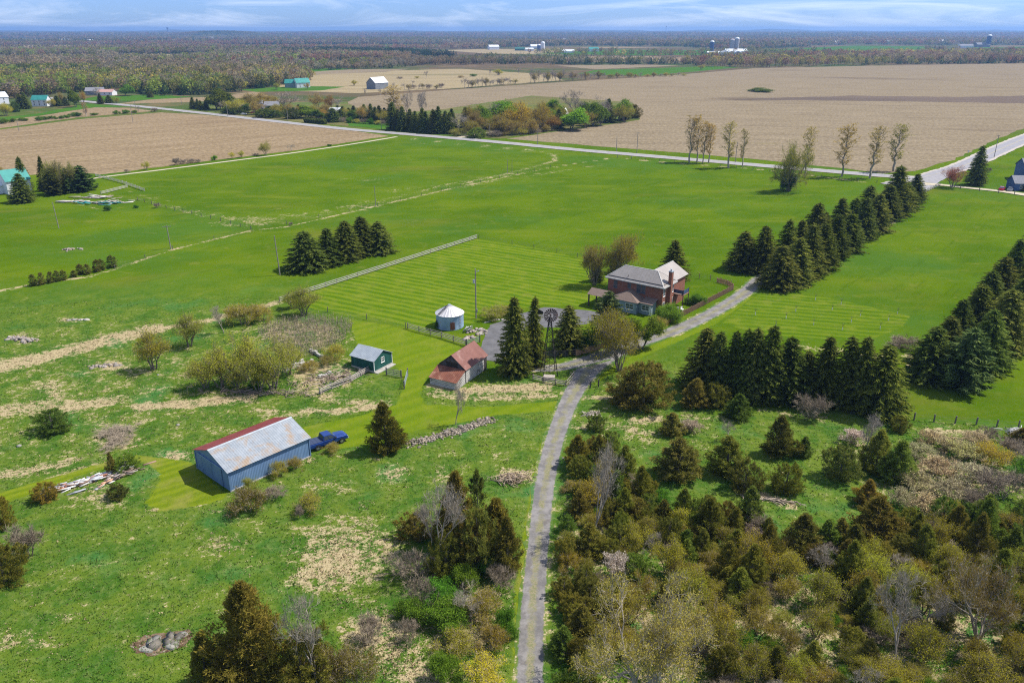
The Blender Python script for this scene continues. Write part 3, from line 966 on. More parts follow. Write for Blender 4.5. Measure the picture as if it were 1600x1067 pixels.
def gable_house(name, loc, ang, Ln, Wd, he, hr, wall, wall_g, roof_a, roof_b, over=.3, rib=True, base=0.0, ridge_cap=None, **kw):
    """ridge along x; near slope (-y) gets roof_a and the far slope roof_b. returns the root"""
    root = empty(name, loc, ang, **kw)
    x0, x1, y0, y1 = -Ln / 2, Ln / 2, -Wd / 2, Wd / 2
    t = .12
    for (ya, yb) in ((y0, y0 + t), (y1 - t, y1)):
        w = MB()
        w.box(x0 + t, x1 - t, ya, yb, base, he - .02)
        w.build('wall', wall, root)
    prof = [(y0, base), (y1, base), (y1, he - .02), (0, hr - .05), (y0, he - .02)]
    for xa in (x0, x1 - t):
        g = MB()
        g.prism(prof, xa, xa + t)
        g.build('gable_wall', wall_g, root)
    sl = (hr - he) / (Wd / 2)
    oe = over * sl
    for sgn, mt in ((-1, roof_a), (1, roof_b)):
        r = MB()
        e0 = (x0 - over, sgn * (Wd / 2 + over), he - oe)
        e1 = (x1 + over, sgn * (Wd / 2 + over), he - oe)
        rr = (x0 - over, sgn * .004, hr)
        if rib:
            ribbed(r, e0, e1, rr)
        else:
            r.slab([e0, e1, (x1 + over, sgn * .004, hr), rr], .08)
        r.build('roof', mt, root)
    if ridge_cap:
        c = MB()
        c.prism([(-.22, hr - .22 * sl + .065), (0, hr + .075), (.22, hr - .22 * sl + .065), (0, hr + .09)], x0 - over - .02, x1 + over + .02)
        c.build('ridge_cap', ridge_cap, root)
    return root


# --- machine shed (blue steel, galvanised near slope, red far slope)
A, B, C = G(355, 740, 2.9), G(486.5, 684, 2.9), G(296, 704, 2.9)
o, ang, Ln, Wd = basis(A, B, C)
o.z = 0
Ln, Wd = Ln - .56, Wd - .56
shed = gable_house('machine_shed', o, ang, Ln, Wd, 3.0, 4.55, M_BLUE_STEEL, M_BLUE_STEEL_Y, M_GALV_RUST, M_RED_ROOF, .28, ridge_cap=M_GALV,
                   label='long blue steel machine shed with rust-patched grey roof and red far slope', cat='shed')
d = MB()
for y0, y1 in ((-2.55, -.02), (.02, 2.55)):
    d = MB()
    xx = -Ln / 2 - .09
    d.box(xx, xx + .06, y0, y1, .08, 2.75)
    d.box(xx - .025, xx, y0, y0 + .12, .08, 2.75)
    d.box(xx - .025, xx, y1 - .12, y1, .08, 2.75)
    d.box(xx - .025, xx, y0 + .12, y1 - .12, 2.63, 2.75)
    d.build('sliding_door', M_BLUE_STEEL_Y, shed)
d = MB()
d.box(-Ln / 2 - .16, -Ln / 2 - .004, -3.4, 3.4, 2.78, 2.92)
d.build('door_track', M_BLUE_STEEL, shed)
d = MB()
d.box(-Ln / 2 - .1, Ln / 2 + .1, -Wd / 2 - .1, -Wd / 2 - .003, -.1, .16)
d.box(-Ln / 2 - .1, Ln / 2 + .1, Wd / 2 + .003, Wd / 2 + .1, -.1, .16)
d.build('foundation', M_CONC, shed)
for x in (-Ln / 2 - .025, Ln / 2 + .025):
    for y in (-Wd / 2 - .02, Wd / 2 + .02):
        d = MB()
        d.box(x - .07, x + .07, y - .07, y + .07, .17, 2.75)
        d.build('corner_trim', M_BLUE_STEEL, shed)


# --- pickup truck
def carpaint(name, col, rough=.25, metal=.2):
    m, nt, b = newmat(name)
    c = n_mix(nt, n_noise(nt, n_pos(nt), 3, 3), tuple(k * .85 for k in col), tuple(k * 1.1 for k in col))
    L(nt, c, b.inputs['Base Color'])
    b.inputs['Roughness'].default_value = rough
    b.inputs['Metallic'].default_value = metal
    b.inputs['Coat Weight'].default_value = .5
    return m


M_TRUCK = carpaint('truck_blue', (.012, .045, .21))
M_TONNEAU = surf('tonneau_vinyl', (.035, .05, .10), (.05, .065, .12), 4, .45)
M_TYRE = surf('tyre_rubber', (.018, .018, .018), (.03, .03, .03), 6, .9)
M_RIM = surf('rim_alloy', (.40, .40, .42), (.5, .5, .52), 3, .35, .7)
M_CHROME = surf('chrome', (.6, .6, .62), (.7, .7, .72), 2, .2, .9)
M_LAMP = surf('lamp_glass', (.75, .78, .80), (.85, .88, .9), 2, .15)
M_TAIL = surf('tail_lamp', (.35, .02, .015), (.45, .03, .02), 2, .25)
M_BLACK = surf('black_plastic', (.015, .015, .017), (.025, .025, .027), 4, .6)


def wheel(parent, x, y, r, w):
    t = MB()
    sg = math.copysign(1, y)
    prof = [(r * .62, -w / 2), (r * .94, -w / 2), (r, -w * .32), (r, w * .32), (r * .94, w / 2), (r * .62, w / 2)]
    n = 24
    vs, fs = [], []
    for i in range(n):
        a = 2 * math.pi * i / n
        for (rr, yy) in prof:
            vs.append((rr * math.cos(a), yy, rr * math.sin(a)))
    k = len(prof)
    for i in range(n):
        j = (i + 1) % n
        for q in range(k):
            q2 = (q + 1) % k
            fs.append((i * k + q, i * k + q2, j * k + q2, j * k + q))
    t.add(vs, fs)
    o = t.build('wheel', M_TYRE, parent, smooth=True)
    o.location = (x, y, r)
    h = MB()
    h.tube((0, -w * .3, 0), (0, w * .3, 0), r * .61, r * .61, 20)
    for i in range(6):
        a = 2 * math.pi * i / 6
        h.bar((r * .12 * math.cos(a), sg * w * .34, r * .12 * math.sin(a)), (r * .58 * math.cos(a), sg * w * .34, r * .58 * math.sin(a)), .07, .05)
    h.build('rim', M_RIM, o)
    return o


def loft(mb, secs, m=0):
    """secs: list of rings with equal point counts"""
    k = len(secs[0])
    vs = [p for s_ in secs for p in s_]
    fs = []
    for i in range(len(secs) - 1):
        for j in range(k):
            j2 = (j + 1) % k
            fs.append((i * k + j, i * k + j2, (i + 1) * k + j2, (i + 1) * k + j))
    fs += [tuple(range(k - 1, -1, -1)), tuple(range((len(secs) - 1) * k, len(secs) * k))]
    mb.add(vs, fs, m)


def body_ring(x, hw, z0, z1, crown=.04):
    return [(x, -hw, z0 + .12), (x, -hw, z0 + (z1 - z0) * .55), (x, -hw * .96, z1 - .05), (x, -hw * .85, z1), (x, 0, z1 + crown),
            (x, hw * .85, z1), (x, hw * .96, z1 - .05), (x, hw, z0 + (z1 - z0) * .55), (x, hw, z0 + .12), (x, hw * .9, z0), (x, -hw * .9, z0)]


def pickup(loc, ang, **kw):
    root = empty('pickup_truck', loc, ang, **kw)
    b = MB()       # x forward, length 5.8
    loft(b, [body_ring(-2.9, .94, .52, 1.12, 0), body_ring(-2.85, .97, .45, 1.14, 0), body_ring(-.95, .98, .42, 1.14, 0), body_ring(-.9, .98, .42, 1.16, 0)])
    loft(b, [body_ring(-.9, .98, .40, 1.20), body_ring(1.15, .98, .40, 1.20), body_ring(1.25, .97, .42, 1.20), body_ring(2.45, .95, .44, 1.12, .06), body_ring(2.8, .92, .46, 1.02, .05), body_ring(2.9, .86, .52, .9, .03)])
    b.build('body', M_TRUCK, root, bevel=.02, smooth=False)
    c = MB()

    def ring(x, hw, z):
        return [(x, -hw, z), (x, -hw * .8, z + .0), (x, 0, z + .0), (x, hw * .8, z), (x, hw, z)]
    # cab greenhouse: lower outline at z 1.2, roof at 1.86
    lo = [(-.86, .93), (1.12, .93)]
    hi = [(-.72, .76), (.42, .76)]
    z0, z1 = 1.19, 1.86
    P = lambda x, y, z: (x, y, z)
    vs = [P(-.88, -.93, z0), P(1.22, -.93, z0), P(1.22, .93, z0), P(-.88, .93, z0), P(-.70, -.75, z1), P(.42, -.75, z1), P(.42, .75, z1), P(-.70, .75, z1)]
    c.add(vs, [(0, 3, 2, 1), (4, 5, 6, 7), (0, 1, 5, 4), (1, 2, 6, 5), (2, 3, 7, 6), (3, 0, 4, 7)])
    cab = c.build('cab', M_TRUCK, root, bevel=.05)

    def glass(name, quad, ins=.0):
        g = MB()
        Q = [Vector(q) for q in quad]
        n = (Q[1] - Q[0]).cross(Q[2] - Q[0]).normalized()
        cen = Vector((.2, 0, 1.4))
        if n.dot(Q[0] - cen) < 0:
            n = -n
        g.add([q + n * .006 for q in Q] + [q + n * .018 for q in Q], [(0, 1, 2, 3), (7, 6, 5, 4), (0, 4, 5, 1), (1, 5, 6, 2), (2, 6, 7, 3), (3, 7, 4, 0)])
        return g.build(name, M_GLASS, root)

    def on(face, a, b_, s0, s1):
        """bilinear patch on a cab face (4 corners: bottom0 bottom1 top1 top0)"""
        p00, p10, p11, p01 = [Vector(vs[i]) for i in face]
        f = lambda s, t: (p00 * (1 - s) + p10 * s) * (1 - t) + (p01 * (1 - s) + p11 * s) * t
        return [f(a, s0), f(b_, s0), f(b_, s1), f(a, s1)]
    glass('windshield', on((1, 2, 6, 5), .07, .93, .10, .92))
    glass('rear_window', on((3, 0, 4, 7), .12, .88, .15, .88))
    for face in ((0, 1, 5, 4), (2, 3, 7, 6)):
        if face[0] == 0:
            glass('side_window', on(face, .07, .42, .12, .9))
            glass('side_window', on(face, .47, .86, .12, .9))
        else:
            glass('side_window', on(face, .14, .53, .12, .9))
            glass('side_window', on(face, .58, .93, .12, .9))
    t = MB()
    t.box(-2.84, -.98, -.86, .86, 1.150, 1.21)
    for x in (-2.2, -1.6):
        t.box(x - .02, x + .02, -.85, .85, 1.212, 1.225)
    t.build('tonneau_cover', M_TONNEAU, root, bevel=.02)
    for x in (-1.75, 1.87):
        for y in (-.88, .88):
            wheel(root, x, y, .40, .27)
    for y in (-1, 1):
        for x in (-1.75, 1.87):
            a = MB()
            n = 14
            ring1 = [(x + .50 * math.cos(math.pi * i / n), y * .985, .40 + .50 * math.sin(math.pi * i / n)) for i in range(n + 1)]
            ring2 = [(x + .42 * math.cos(math.pi * i / n), y * 1.0, .40 + .42 * math.sin(math.pi * i / n)) for i in range(n + 1)]
            a.add(ring1 + ring2, [(i, i + 1, n + 2 + i, n + 1 + i) for i in range(n)])
            a.build('wheel_arch', M_BLACK, root)
        h = MB()
        h.box(2.83, 2.915, y * .66 - .17, y * .66 + .17, .72, .90)
        h.build('headlight', M_LAMP, root)
        h = MB()
        h.box(-2.925, -2.89, y * .86 - .07, y * .86 + .07, .72, 1.06)
        h.build('tail_light', M_TAIL, root)
        h = MB()
        h.box(.78, 1.0, y * 1.12 - .12, y * 1.12 + .12, 1.20, 1.42)
        h.build('mirror', M_BLACK, root, bevel=.03)
    h = MB()
    h.box(2.88, 2.925, -.46, .46, .66, .92)
    for z in (.72, .78, .84):
        h.box(2.926, 2.94, -.44, .44, z, z + .03)
    h.build('grille', M_BLACK, root)
    h = MB()
    h.box(2.78, 3.0, -.92, .92, .44, .62)
    h.build('bumper', M_CHROME, root, bevel=.03)
    h = MB()
    h.box(-3.02, -2.9, -.92, .92, .46, .62)
    h.build('bumper', M_CHROME, root, bevel=.03)
    h = MB()
    h.box(-2.93, -2.9, -.7, .7, .66, 1.10)
    h.build('tailgate', M_TRUCK, root)
    return root


tr0, tr1 = G(497, 704), G(533.5, 692.5)
tang = math.atan2(tr1.y - tr0.y, tr1.x - tr0.x)
tc_ = (tr0 + tr1) / 2 + Vector((-math.sin(tang), math.cos(tang), 0)) * .9
pickup(tc_, tang, label='dark blue pickup truck with black bed cover parked behind the blue shed', cat='pickup truck')


# --- green hen house
def z2(x, y):
    return (500 + x * .1875, 450 + y * .1875)


A, B, C = G(*z2(265, 655)), G(*z2(455, 708)), G(*z2(265, 655)) + (G(*z2(612, 635)) - G(*z2(455, 708)))
o, ang, Ln, Wd = basis(A, B, C)
gs = gable_house('garden_shed', o, ang, Ln, Wd, 2.25, 3.45, M_GREEN_BOARD_X, M_GREEN_BOARD, M_GALV, M_GALV, .22, base=.32,
                 label='small dark green board shed with grey metal roof and white window', cat='shed')
d = MB()
d.box(-Ln / 2 - .06, Ln / 2 + .06, -Wd / 2 - .06, Wd / 2 + .06, -.2, .318)
d.build('foundation', M_CONC, gs)
d = MB()
d.box(Ln / 2 + .07, Ln / 2 + .8, -Wd / 2 - .1, Wd / 2 + .1, -.2, .14)
d.build('concrete_apron', M_CONC, gs)
window(gs, -.1, 1.75, .85, .95, 'y', Ln / 2, M_WHITE, proud=.06)
for y in (-Wd / 2 - .03, Wd / 2 + .03):
    d = MB()
    d.box(Ln / 2 - .05, Ln / 2 + .05, y - .05, y + .05, .33, 2.2)
    d.build('corner_trim', M_WHITE, gs)

# --- old log barn with red roof and rusty lean-to
A, B = G(*z2(1215, 797)), G(*z2(1390, 672))
C = A + (B - A).to_2d().to_3d().cross(Vector((0, 0, -1))).normalized() * 5.2
o, ang, Ln, Wd = basis(A, B, C)
ob = gable_house('old_barn', o, ang, Ln, Wd, 2.65, 4.7, M_GREYBOARD, M_DARKBOARD, M_RUSTROOF2, M_RUSTROOF2, .22,
                 label='weathered grey board barn with red metal roof and rusty lean-to', cat='barn')
d = MB()
d.box(-Ln / 2 - .05, -Ln / 2 - .003, -1.1, 1.1, 1.9, 3.3)
d.build('loft_opening_shade', M_DARK, ob)  # flat dark panel on the gable; the opening's shade is in its colour
lx0, lx1 = -Ln / 2 - 2.9, -Ln / 2 - .13
d = MB()
ribbed(d, (lx0 - .2, -Wd / 2 - .15, 1.28), (lx0 - .2, Wd / 2 + .15, 1.28), (lx1, -Wd / 2 - .15, 2.5))
d.build('lean_to_roof', M_RUSTROOF, ob)
d = MB()
d.box(lx0, lx0 + .1, -Wd / 2, Wd / 2, 0, 1.3)
for y0 in (-Wd / 2, Wd / 2 - .1):
    d.add([(lx0 + .1, y0, 0), (lx1, y0, 0), (lx1, y0, 2.4), (lx0 + .1, y0, 1.32), (lx0 + .1, y0 + .1, 0), (lx1, y0 + .1, 0), (lx1, y0 + .1, 2.4), (lx0 + .1, y0 + .1, 1.32)],
          [(0, 1, 2, 3), (7, 6, 5, 4), (0, 4, 5, 1), (1, 5, 6, 2), (2, 6, 7, 3), (3, 7, 4, 0)])
d.build('lean_to_wall', M_GREYBOARD, ob)
d = MB()
d.box(Ln / 2 - .9, Ln / 2 - .1, -Wd / 2 - .05, -Wd / 2 - .003, .05, 2.1)
d.build('door', M_DARKBOARD, ob)

# --- grain bin
bc = G(*z2(1080, 335))
bc.y += 1.2
rb = abs(G(*z2(1195, 330)).x - G(*z2(968, 330)).x) / 2
gb = empty('grain_bin', bc, 0, label='round blue-grey steel grain bin with pale conical roof', cat='grain bin')
d = MB()
n = 48
nz_ = 40
hb = 2.95
vs = []
for k in range(nz_ + 1):
    r = rb + (.025 if k % 2 else -.0)
    vs += [(r * math.cos(2 * math.pi * i / n), r * math.sin(2 * math.pi * i / n), hb * k / nz_) for i in range(n)]
d.add(vs, [(k * n + i, k * n + (i + 1) % n, (k + 1) * n + (i + 1) % n, (k + 1) * n + i) for k in range(nz_) for i in range(n)])
d.build('wall', M_BINSTEEL, gb, smooth=False)
d = MB()
hr_ = 1.45
vs = []
for (r, z) in ((rb + .18, hb - .08), (.32, hb + hr_)):
    for i in range(n * 2):
        rr = r + (.0 if i % 4 else .03)
        vs.append((rr * math.cos(math.pi * i / n), rr * math.sin(math.pi * i / n), z + (.05 if i % 4 == 0 else 0)))
N2 = 2 * n
d.add(vs, [(i, (i + 1) % N2, N2 + (i + 1) % N2, N2 + i) for i in range(N2)])
d.build('roof', M_BINROOF, gb)
d = MB()
d.tube((0, 0, hb + hr_ - .02), (0, 0, hb + hr_ + .16), .36, .30, 20)
d.build('roof_cap', M_GALV, gb)
d = MB()
a0 = math.radians(222)
pa = Vector(((rb + .12) * math.cos(a0), (rb + .12) * math.sin(a0), hb + .02))
pb = Vector((.4 * math.cos(a0), .4 * math.sin(a0), hb + hr_ + .03))
sd = Vector((-math.sin(a0), math.cos(a0), 0)) * .22
for s_ in (-1, 1):
    d.bar(pa + sd * s_ + Vector((0, 0, .06)), pb + sd * s_ + Vector((0, 0, .06)), .05, .05)
for k in range(7):
    q = pa.lerp(pb, (k + .6) / 7.4) + Vector((0, 0, .09))
    d.bar(q - sd * 1.25, q + sd * 1.25, .09, .05)
d.build('roof_ladder', M_DARK, gb)
d = MB()
for a1 in (math.radians(-38),):
    for k in range(9):
        q = Vector(((rb + .1) * math.cos(a1), (rb + .1) * math.sin(a1), .3 + k * .3))
        s2 = Vector((-math.sin(a1), math.cos(a1), 0)) * .2
        d.bar(q - s2, q + s2, .03, .03)
    for s_ in (-1, 1):
        s2 = Vector((-math.sin(a1), math.cos(a1), 0)) * .2 * s_
        d.bar(Vector(((rb + .1) * math.cos(a1), (rb + .1) * math.sin(a1), .1)) + s2, Vector(((rb + .1) * math.cos(a1), (rb + .1) * math.sin(a1), hb)) + s2, .04, .04)
d.build('wall_ladder', M_GALV, gb)
d = MB()
a1 = math.radians(-75)
d.box(-.45, .45, -.06, .02, .2, 1.7)
dd = d.build('door', M_RUSTROOF, gb)
dd.location = ((rb + .03) * math.cos(a1), (rb + .03) * math.sin(a1), 0)
dd.rotation_euler = (0, 0, a1 + math.pi / 2)

# --- brick farmhouse
he, hrg = 5.75, 8.15
c0 = G(1037.5, 451, he)
cL = G(946, 432.7, he)
cR = G(1063.5, 440.5, he)
o, ang, Ln, Wd = basis(Vector((cL.x, cL.y, 0)), Vector((c0.x, c0.y, 0)), Vector((cR.x, cR.y, 0)) - Vector((c0.x, c0.y, 0)) + Vector((cL.x, cL.y, 0)))
ov = .45
HL, HW = Ln - 2 * ov, Wd - 2 * ov       # the wall box; the eave outline is Ln x Wd
hs = empty('brick_farmhouse', o, ang, label='two-storey red brick farmhouse with grey-tan hip roof and tall end chimney', cat='house')
x0, x1, y0, y1 = -HL / 2, HL / 2, -HW / 2, HW / 2
ex0, ex1, ey0, ey1 = -Ln / 2, Ln / 2, -Wd / 2, Wd / 2
w = MB()
w.box(x0, x1, y0, y1, 0, he - .1)
wx0, wx1 = 2.2 - 3.1, 2.2 + 3.1          # rear wing
wyb = y1 + 6.2
wx0, wx1 = x1 - 6.8, x1 - .35
w.box(wx0, wx1, y1 + .003, wyb, 0, he - .1)
w.build('wall', M_BRICK, hs)
hip = Wd / 2
rt = MB()
rL, rR = (ex0 + hip * .98, 0, hrg), (ex1 - hip * .98, 0, hrg)


def roofplane(mb, pts, m=0):
    mb.slab(pts, .07, m)


roofplane(rt, [(ex0, ey0, he), (ex1, ey0, he), rR, rL])
roofplane(rt, [(ex1, ey0, he), (ex1, ey1, he), rR])
roofplane(rt, [(ex1, ey1, he), (ex0, ey1, he), rL, rR])
roofplane(rt, [(ex0, ey1, he), (ex0, ey0, he), rL])
# standing seams, lower flashing line
for k in range(1, 22):
    x = ex0 + (ex1 - ex0) * k / 22
    t_ = min(1, (x - ex0) / hip, (ex1 - x) / hip)
    rt.bar((x, ey0, he + .09), (x, ey0 + (0 - ey0) * t_, he + (hrg - he) * t_ + .09), .03, .04)
for k in range(1, 10):
    y = ey0 + (ey1 - ey0) * k / 10
    t_ = min((y - ey0) / hip, (ey1 - y) / hip)
    rt.bar((ex1, y, he + .09), (ex1 - hip * t_ * .98, y, he + (hrg - he) * t_ + .09), .03, .04)
# rear wing roof (ridge at right angles)
wc = (wx0 + wx1) / 2
hw_ = (wx1 - wx0) / 2 + ov
ye = wyb + ov
hwr = hrg - .05
roofplane(rt, [(wc + hw_, 0.3, he + .02), (wc + hw_, ye, he + .02), (wc, ye - .35, hwr), (wc, 0.3, hwr)])
roofplane(rt, [(wc - hw_, 0.3, he + .02), (wc - hw_, ye, he + .02), (wc, ye - .35, hwr), (wc, 0.3, hwr)])
rt.build('roof', M_HOUSEROOF, hs)
g_ = MB()
g_.add([(wc - hw_ + ov, wyb, he - .1), (wc + hw_ - ov, wyb, he - .1), (wc, wyb, hwr - .2)], [(0, 1, 2)])
g_.build('gable_end', M_BRICK, hs)
cap = MB()
cap.bar(rL, rR, .2, .12)
for a_, b2 in (((ex0, ey0, he), rL), ((ex1, ey0, he), rR), ((ex1, ey1, he), rR), ((ex0, ey1, he), rL)):
    cap.bar(Vector(a_) + Vector((0, 0, .06)), Vector(b2) + Vector((0, 0, .06)), .16, .1)
cap.bar((wc, 0.3, hwr + .07), (wc, ye - .3, hwr + .07), .2, .1)
cap.build('ridge_cap', M_TRIM, hs)
sg_ = MB()
f_ = .13
sg_.bar((ex0 + hip * f_ + .1, ey0 + hip * f_, he + (hrg - he) * f_ + .12), (ex1 - hip * f_ - .1, ey0 + hip * f_, he + (hrg - he) * f_ + .12), .08, .12)
sg_.bar((ex1 - hip * f_, ey0 + hip * f_ + .1, he + (hrg - he) * f_ + .12), (ex1 - hip * f_, ey1 - hip * f_ - .1, he + (hrg - he) * f_ + .12), .08, .12)
sg_.build('snow_guard', M_DARK, hs)
e = MB()
e.bar((ex0 - .06, ey0 - .06, he - .02), (ex1 + .06, ey0 - .06, he - .02), .14, .2)
e.bar((ex1 + .06, ey0 + .05, he - .02), (ex1 + .06, ey1, he - .02), .14, .2)
e.bar((ex0 - .06, ey0 + .05, he - .02), (ex0 - .06, ey1, he - .02), .14, .2)
e.build('gutter', M_TRIM, hs)
e = MB()
e.box(ex0 + .03, ex1 - .03, ey0 + .03, y0 - .004, he - .16, he - .09)
e.box(x1 + .004, ex1 - .03, y0, ey1 - .03, he - .16, he - .09)
e.build('soffit', M_TRIM, hs)
ch = MB()
cy = y0 + HW * .50
ch.box(x1 + .003, x1 + .75, cy - .55, cy + .55, 0, 3.4)
ch.add([(x1 + .003, cy - .55, 3.4), (x1 + .75, cy - .55, 3.4), (x1 + .75, cy + .55, 3.4), (x1 + .003, cy + .55, 3.4),
        (x1 + .003, cy - .4, 3.9), (x1 + .72, cy - .4, 3.9), (x1 + .72, cy + .4, 3.9), (x1 + .003, cy + .4, 3.9)],
       [(0, 1, 5, 4), (1, 2, 6, 5), (2, 3, 7, 6), (3, 0, 4, 7)])
ch.box(x1 + .003, x1 + .72, cy - .4, cy + .4, 3.9, 8.55)
cm = ch.build('chimney', M_BRICK, hs)
e = MB()
e.box(x1 - .06, x1 + .78, cy - .47, cy + .47, 8.55, 8.72)
e.tube((x1 + .36, cy - .12, 8.72), (x1 + .36, cy - .12, 9.15), .14, .14, 12)
e.tube((x1 + .36, cy - .12, 9.15), (x1 + .36, cy - .12, 9.25), .24, .05, 12)
e.build('chimney_cap', M_GALV, cm)
M_WIN = surf('window_frame_dark', (.10, .12, .13), (.14, .16, .17), 2, .6)
for xx in (-2.6, -.4, .25, 1.35):
    pass
window(hs, .95, 4.5, 1.0, 1.7, 'x', y0, M_WIN)
window(hs, 2.05, 4.5, .9, 1.7, 'x', y0, M_WIN)
window(hs, -1.3, 4.75, .8, 1.0, 'x', y0, M_WIN)
window(hs, -4.6, 4.5, .9, 1.6, 'x', y0, M_WIN)
window(hs, y0 + .75, 4.5, .85, 1.7, 'y', x1, M_WHITE)
window(hs, y0 + .75, 1.6, .85, 1.7, 'y', x1, M_WHITE)
window(hs, y1 - .75, 4.5, .85, 1.7, 'y', x1, M_WHITE)
window(hs, y1 - .75, 1.6, .85, 1.7, 'y', x1, M_WHITE)
e = MB()
e.tube((-1.9, -Wd * .36, he + (hrg - he) * .28), (-1.9, -Wd * .36, he + (hrg - he) * .28 + .45), .06, .06, 8)
e.build('vent_pipe', M_DARK, hs)
# balcony beside the rear wing
bx0, bx1, by0, by1 = wx1 + .01, wx1 + 2.3, y1 + .7, y1 + 3.6
e = MB()
e.box(bx0, bx1, by0, by1, 2.7, 2.86)
bal = e.build('balcony', M_BRICK, hs)
for (xa, ya) in ((bx1 - .1, by0 + .1), (bx1 - .1, by1 - .1)):
    e = MB()
    e.box(xa - .07, xa + .07, ya - .07, ya + .07, 0, 2.7)
    e.box(xa - .06, xa + .06, ya - .06, ya + .06, 2.86, 3.95)
    e.build('post', M_DARKWOOD, bal)
e = MB()
for z in (3.05, 3.8):
    e.bar((bx0, by0 + .1, z), (bx1 - .17, by0 + .1, z), .05, .07)
    e.bar((bx1 - .1, by0 + .17, z), (bx1 - .1, by1 - .17, z), .05, .07)
e.box(bx0, bx1 - .17, by0 + .085, by0 + .115, 3.1, 3.75)
e.box(bx1 - .115, bx1 - .085, by0 + .17, by1 - .17, 3.1, 3.75)
e.build('railing', surf('balcony_screen', (.04, .07, .14), (.06, .09, .17), 2, .6), bal)
# front addition (single storey), porch and carport
ax0, ax1, ay0 = -3.6, 2.3, y0 - 3.3
e = MB()
e.box(ax0, ax1, ay0, y0 - .004, 0, 2.5)
e.box(ax1 + .003, 5.2, y0 - 2.3, y0 - .004, 0, 2.4)
ad = e.build('addition_wall', M_SIDING, hs)
e = MB()
pk = (-.6, y0 - .02, 4.15)
pkf = (-.6, ay0 + 1.9, 4.0)
o_ = .4
roofplane(e, [(ax1 + o_, y0 - .02, 2.5), (ax1 + o_, ay0 - o_, 2.5), pkf, pk])
roofplane(e, [(ax0 - o_, y0 - .02, 2.5), (ax0 - o_, ay0 - o_, 2.5), pkf, pk])
roofplane(e, [(ax0 - o_, ay0 - o_, 2.5), (ax1 + o_, ay0 - o_, 2.5), pkf])
roofplane(e, [(ax1 + .45, y0 - 2.7, 2.42), (5.6, y0 - 2.7, 2.42), (5.6, y0 - .02, 3.05), (ax1 + .45, y0 - .02, 3.05)])
e.build('addition_roof', M_SHINGLE, hs)
window(hs, ax1 - 1.6, 1.45, 1.9, 1.2, 'x', ay0, M_WHITE)
window(hs, 3.9, 1.45, 1.7, 1.2, 'x', y0 - 2.3, M_WHITE)
window(hs, -2.4, 1.45, .9, 1.2, 'x', ay0, M_WHITE)
e = MB()
e.box(4.85, 5.15, y0 - 2.36, y0 - 2.303, .05, 2.1)
e.build('door', M_WHITE, hs)
# carport to the left of the addition
e = MB()
kx0, kx1, ky0, ky1 = ax0 - 5.2, ax0 - .45, ay0 - 1.3, y0 - .8
roofplane(e, [(kx0, ky0, 2.6), (kx1, ky0, 2.6), (kx1, (ky0 + ky1) / 2, 3.6), (kx0, (ky0 + ky1) / 2, 3.6)])
roofplane(e, [(kx0, ky1, 2.6), (kx1, ky1, 2.6), (kx1, (ky0 + ky1) / 2, 3.6), (kx0, (ky0 + ky1) / 2, 3.6)])
e.build('carport_roof', M_SHINGLE, hs)
for (xa, ya) in ((kx0 + .3, ky0 + .3), (kx0 + .3, ky1 - .3), (kx1 - .3, ky0 + .3), (kx1 - .3, ky1 - .3)):
    e = MB()
    e.box(xa - .12, xa + .12, ya - .12, ya + .12, 0, 2.62)
    e.build('post', M_DARKWOOD, hs)
house_M = hs

# patio chairs by the end wall
for k, (dx, dy) in enumerate(((1.9, .9), (2.7, 1.7))):
    q = hs.matrix_basis @ Vector((x1 + dx, cy + dy, 0))
    c_ = empty('patio_chair', q, ang + k * 1.3, label='white patio chair %s the house chimney' % ('nearer to' if k == 0 else 'farther from'), cat='chair', group='white patio chairs')
    e = MB(); e.box(-.28, .28, -.28, .28, .38, .45); e.build('seat', M_WHITE, c_, bevel=.02)
    e = MB(); e.box(-.28, .28, .24, .30, .46, .95); e.build('backrest', M_WHITE, c_, bevel=.02)
    for xa in (-.24, .24):
        for ya in (-.24, .24):
            e = MB(); e.bar((xa, ya, 0), (xa, ya, .38), .05, .05); e.build('leg', M_WHITE, c_)

# --- windmill
wm = G(858, 584)
root = empty('windmill', wm, 0.15, label='dark iron farm windmill with many-bladed wheel on a lattice tower', cat='windmill')
HT = hgt(wm.x, wm.y, 491.5)
bw, tw = 1.25, .12
for sx, sy in ((-1, -1), (1, -1), (1, 1), (-1, 1)):
    e = MB()
    e.bar((sx * bw, sy * bw, 0), (sx * tw, sy * tw, HT - .4), .09, .09)
    e.build('leg', M_DARK, root)
e = MB()
K = 9
lv = [(HT - .6) * (1 - (1 - i / K) ** 1.15) for i in range(K + 1)]
for i in range(K):
    for (sa, sb) in (((-1, -1), (1, -1)), ((1, -1), (1, 1)), ((1, 1), (-1, 1)), ((-1, 1), (-1, -1))):
        f = lambda s_, z: Vector((s_[0] * (bw + (tw - bw) * z / (HT - .4)), s_[1] * (bw + (tw - bw) * z / (HT - .4)), z))
        e.bar(f(sa, lv[i]), f(sb, lv[i + 1]), .04, .04)
        e.bar(f(sb, lv[i]), f(sa, lv[i + 1]), .04, .04)
        if i:
            e.bar(f(sa, lv[i]), f(sb, lv[i]), .05, .05)
e.build('lattice', M_DARK, root)
M_FAN = surf('fan_blades', (.06, .035, .03), (.10, .06, .05), 3, .6, .2)
fan = MB()
RF = 1.22
nb = 20
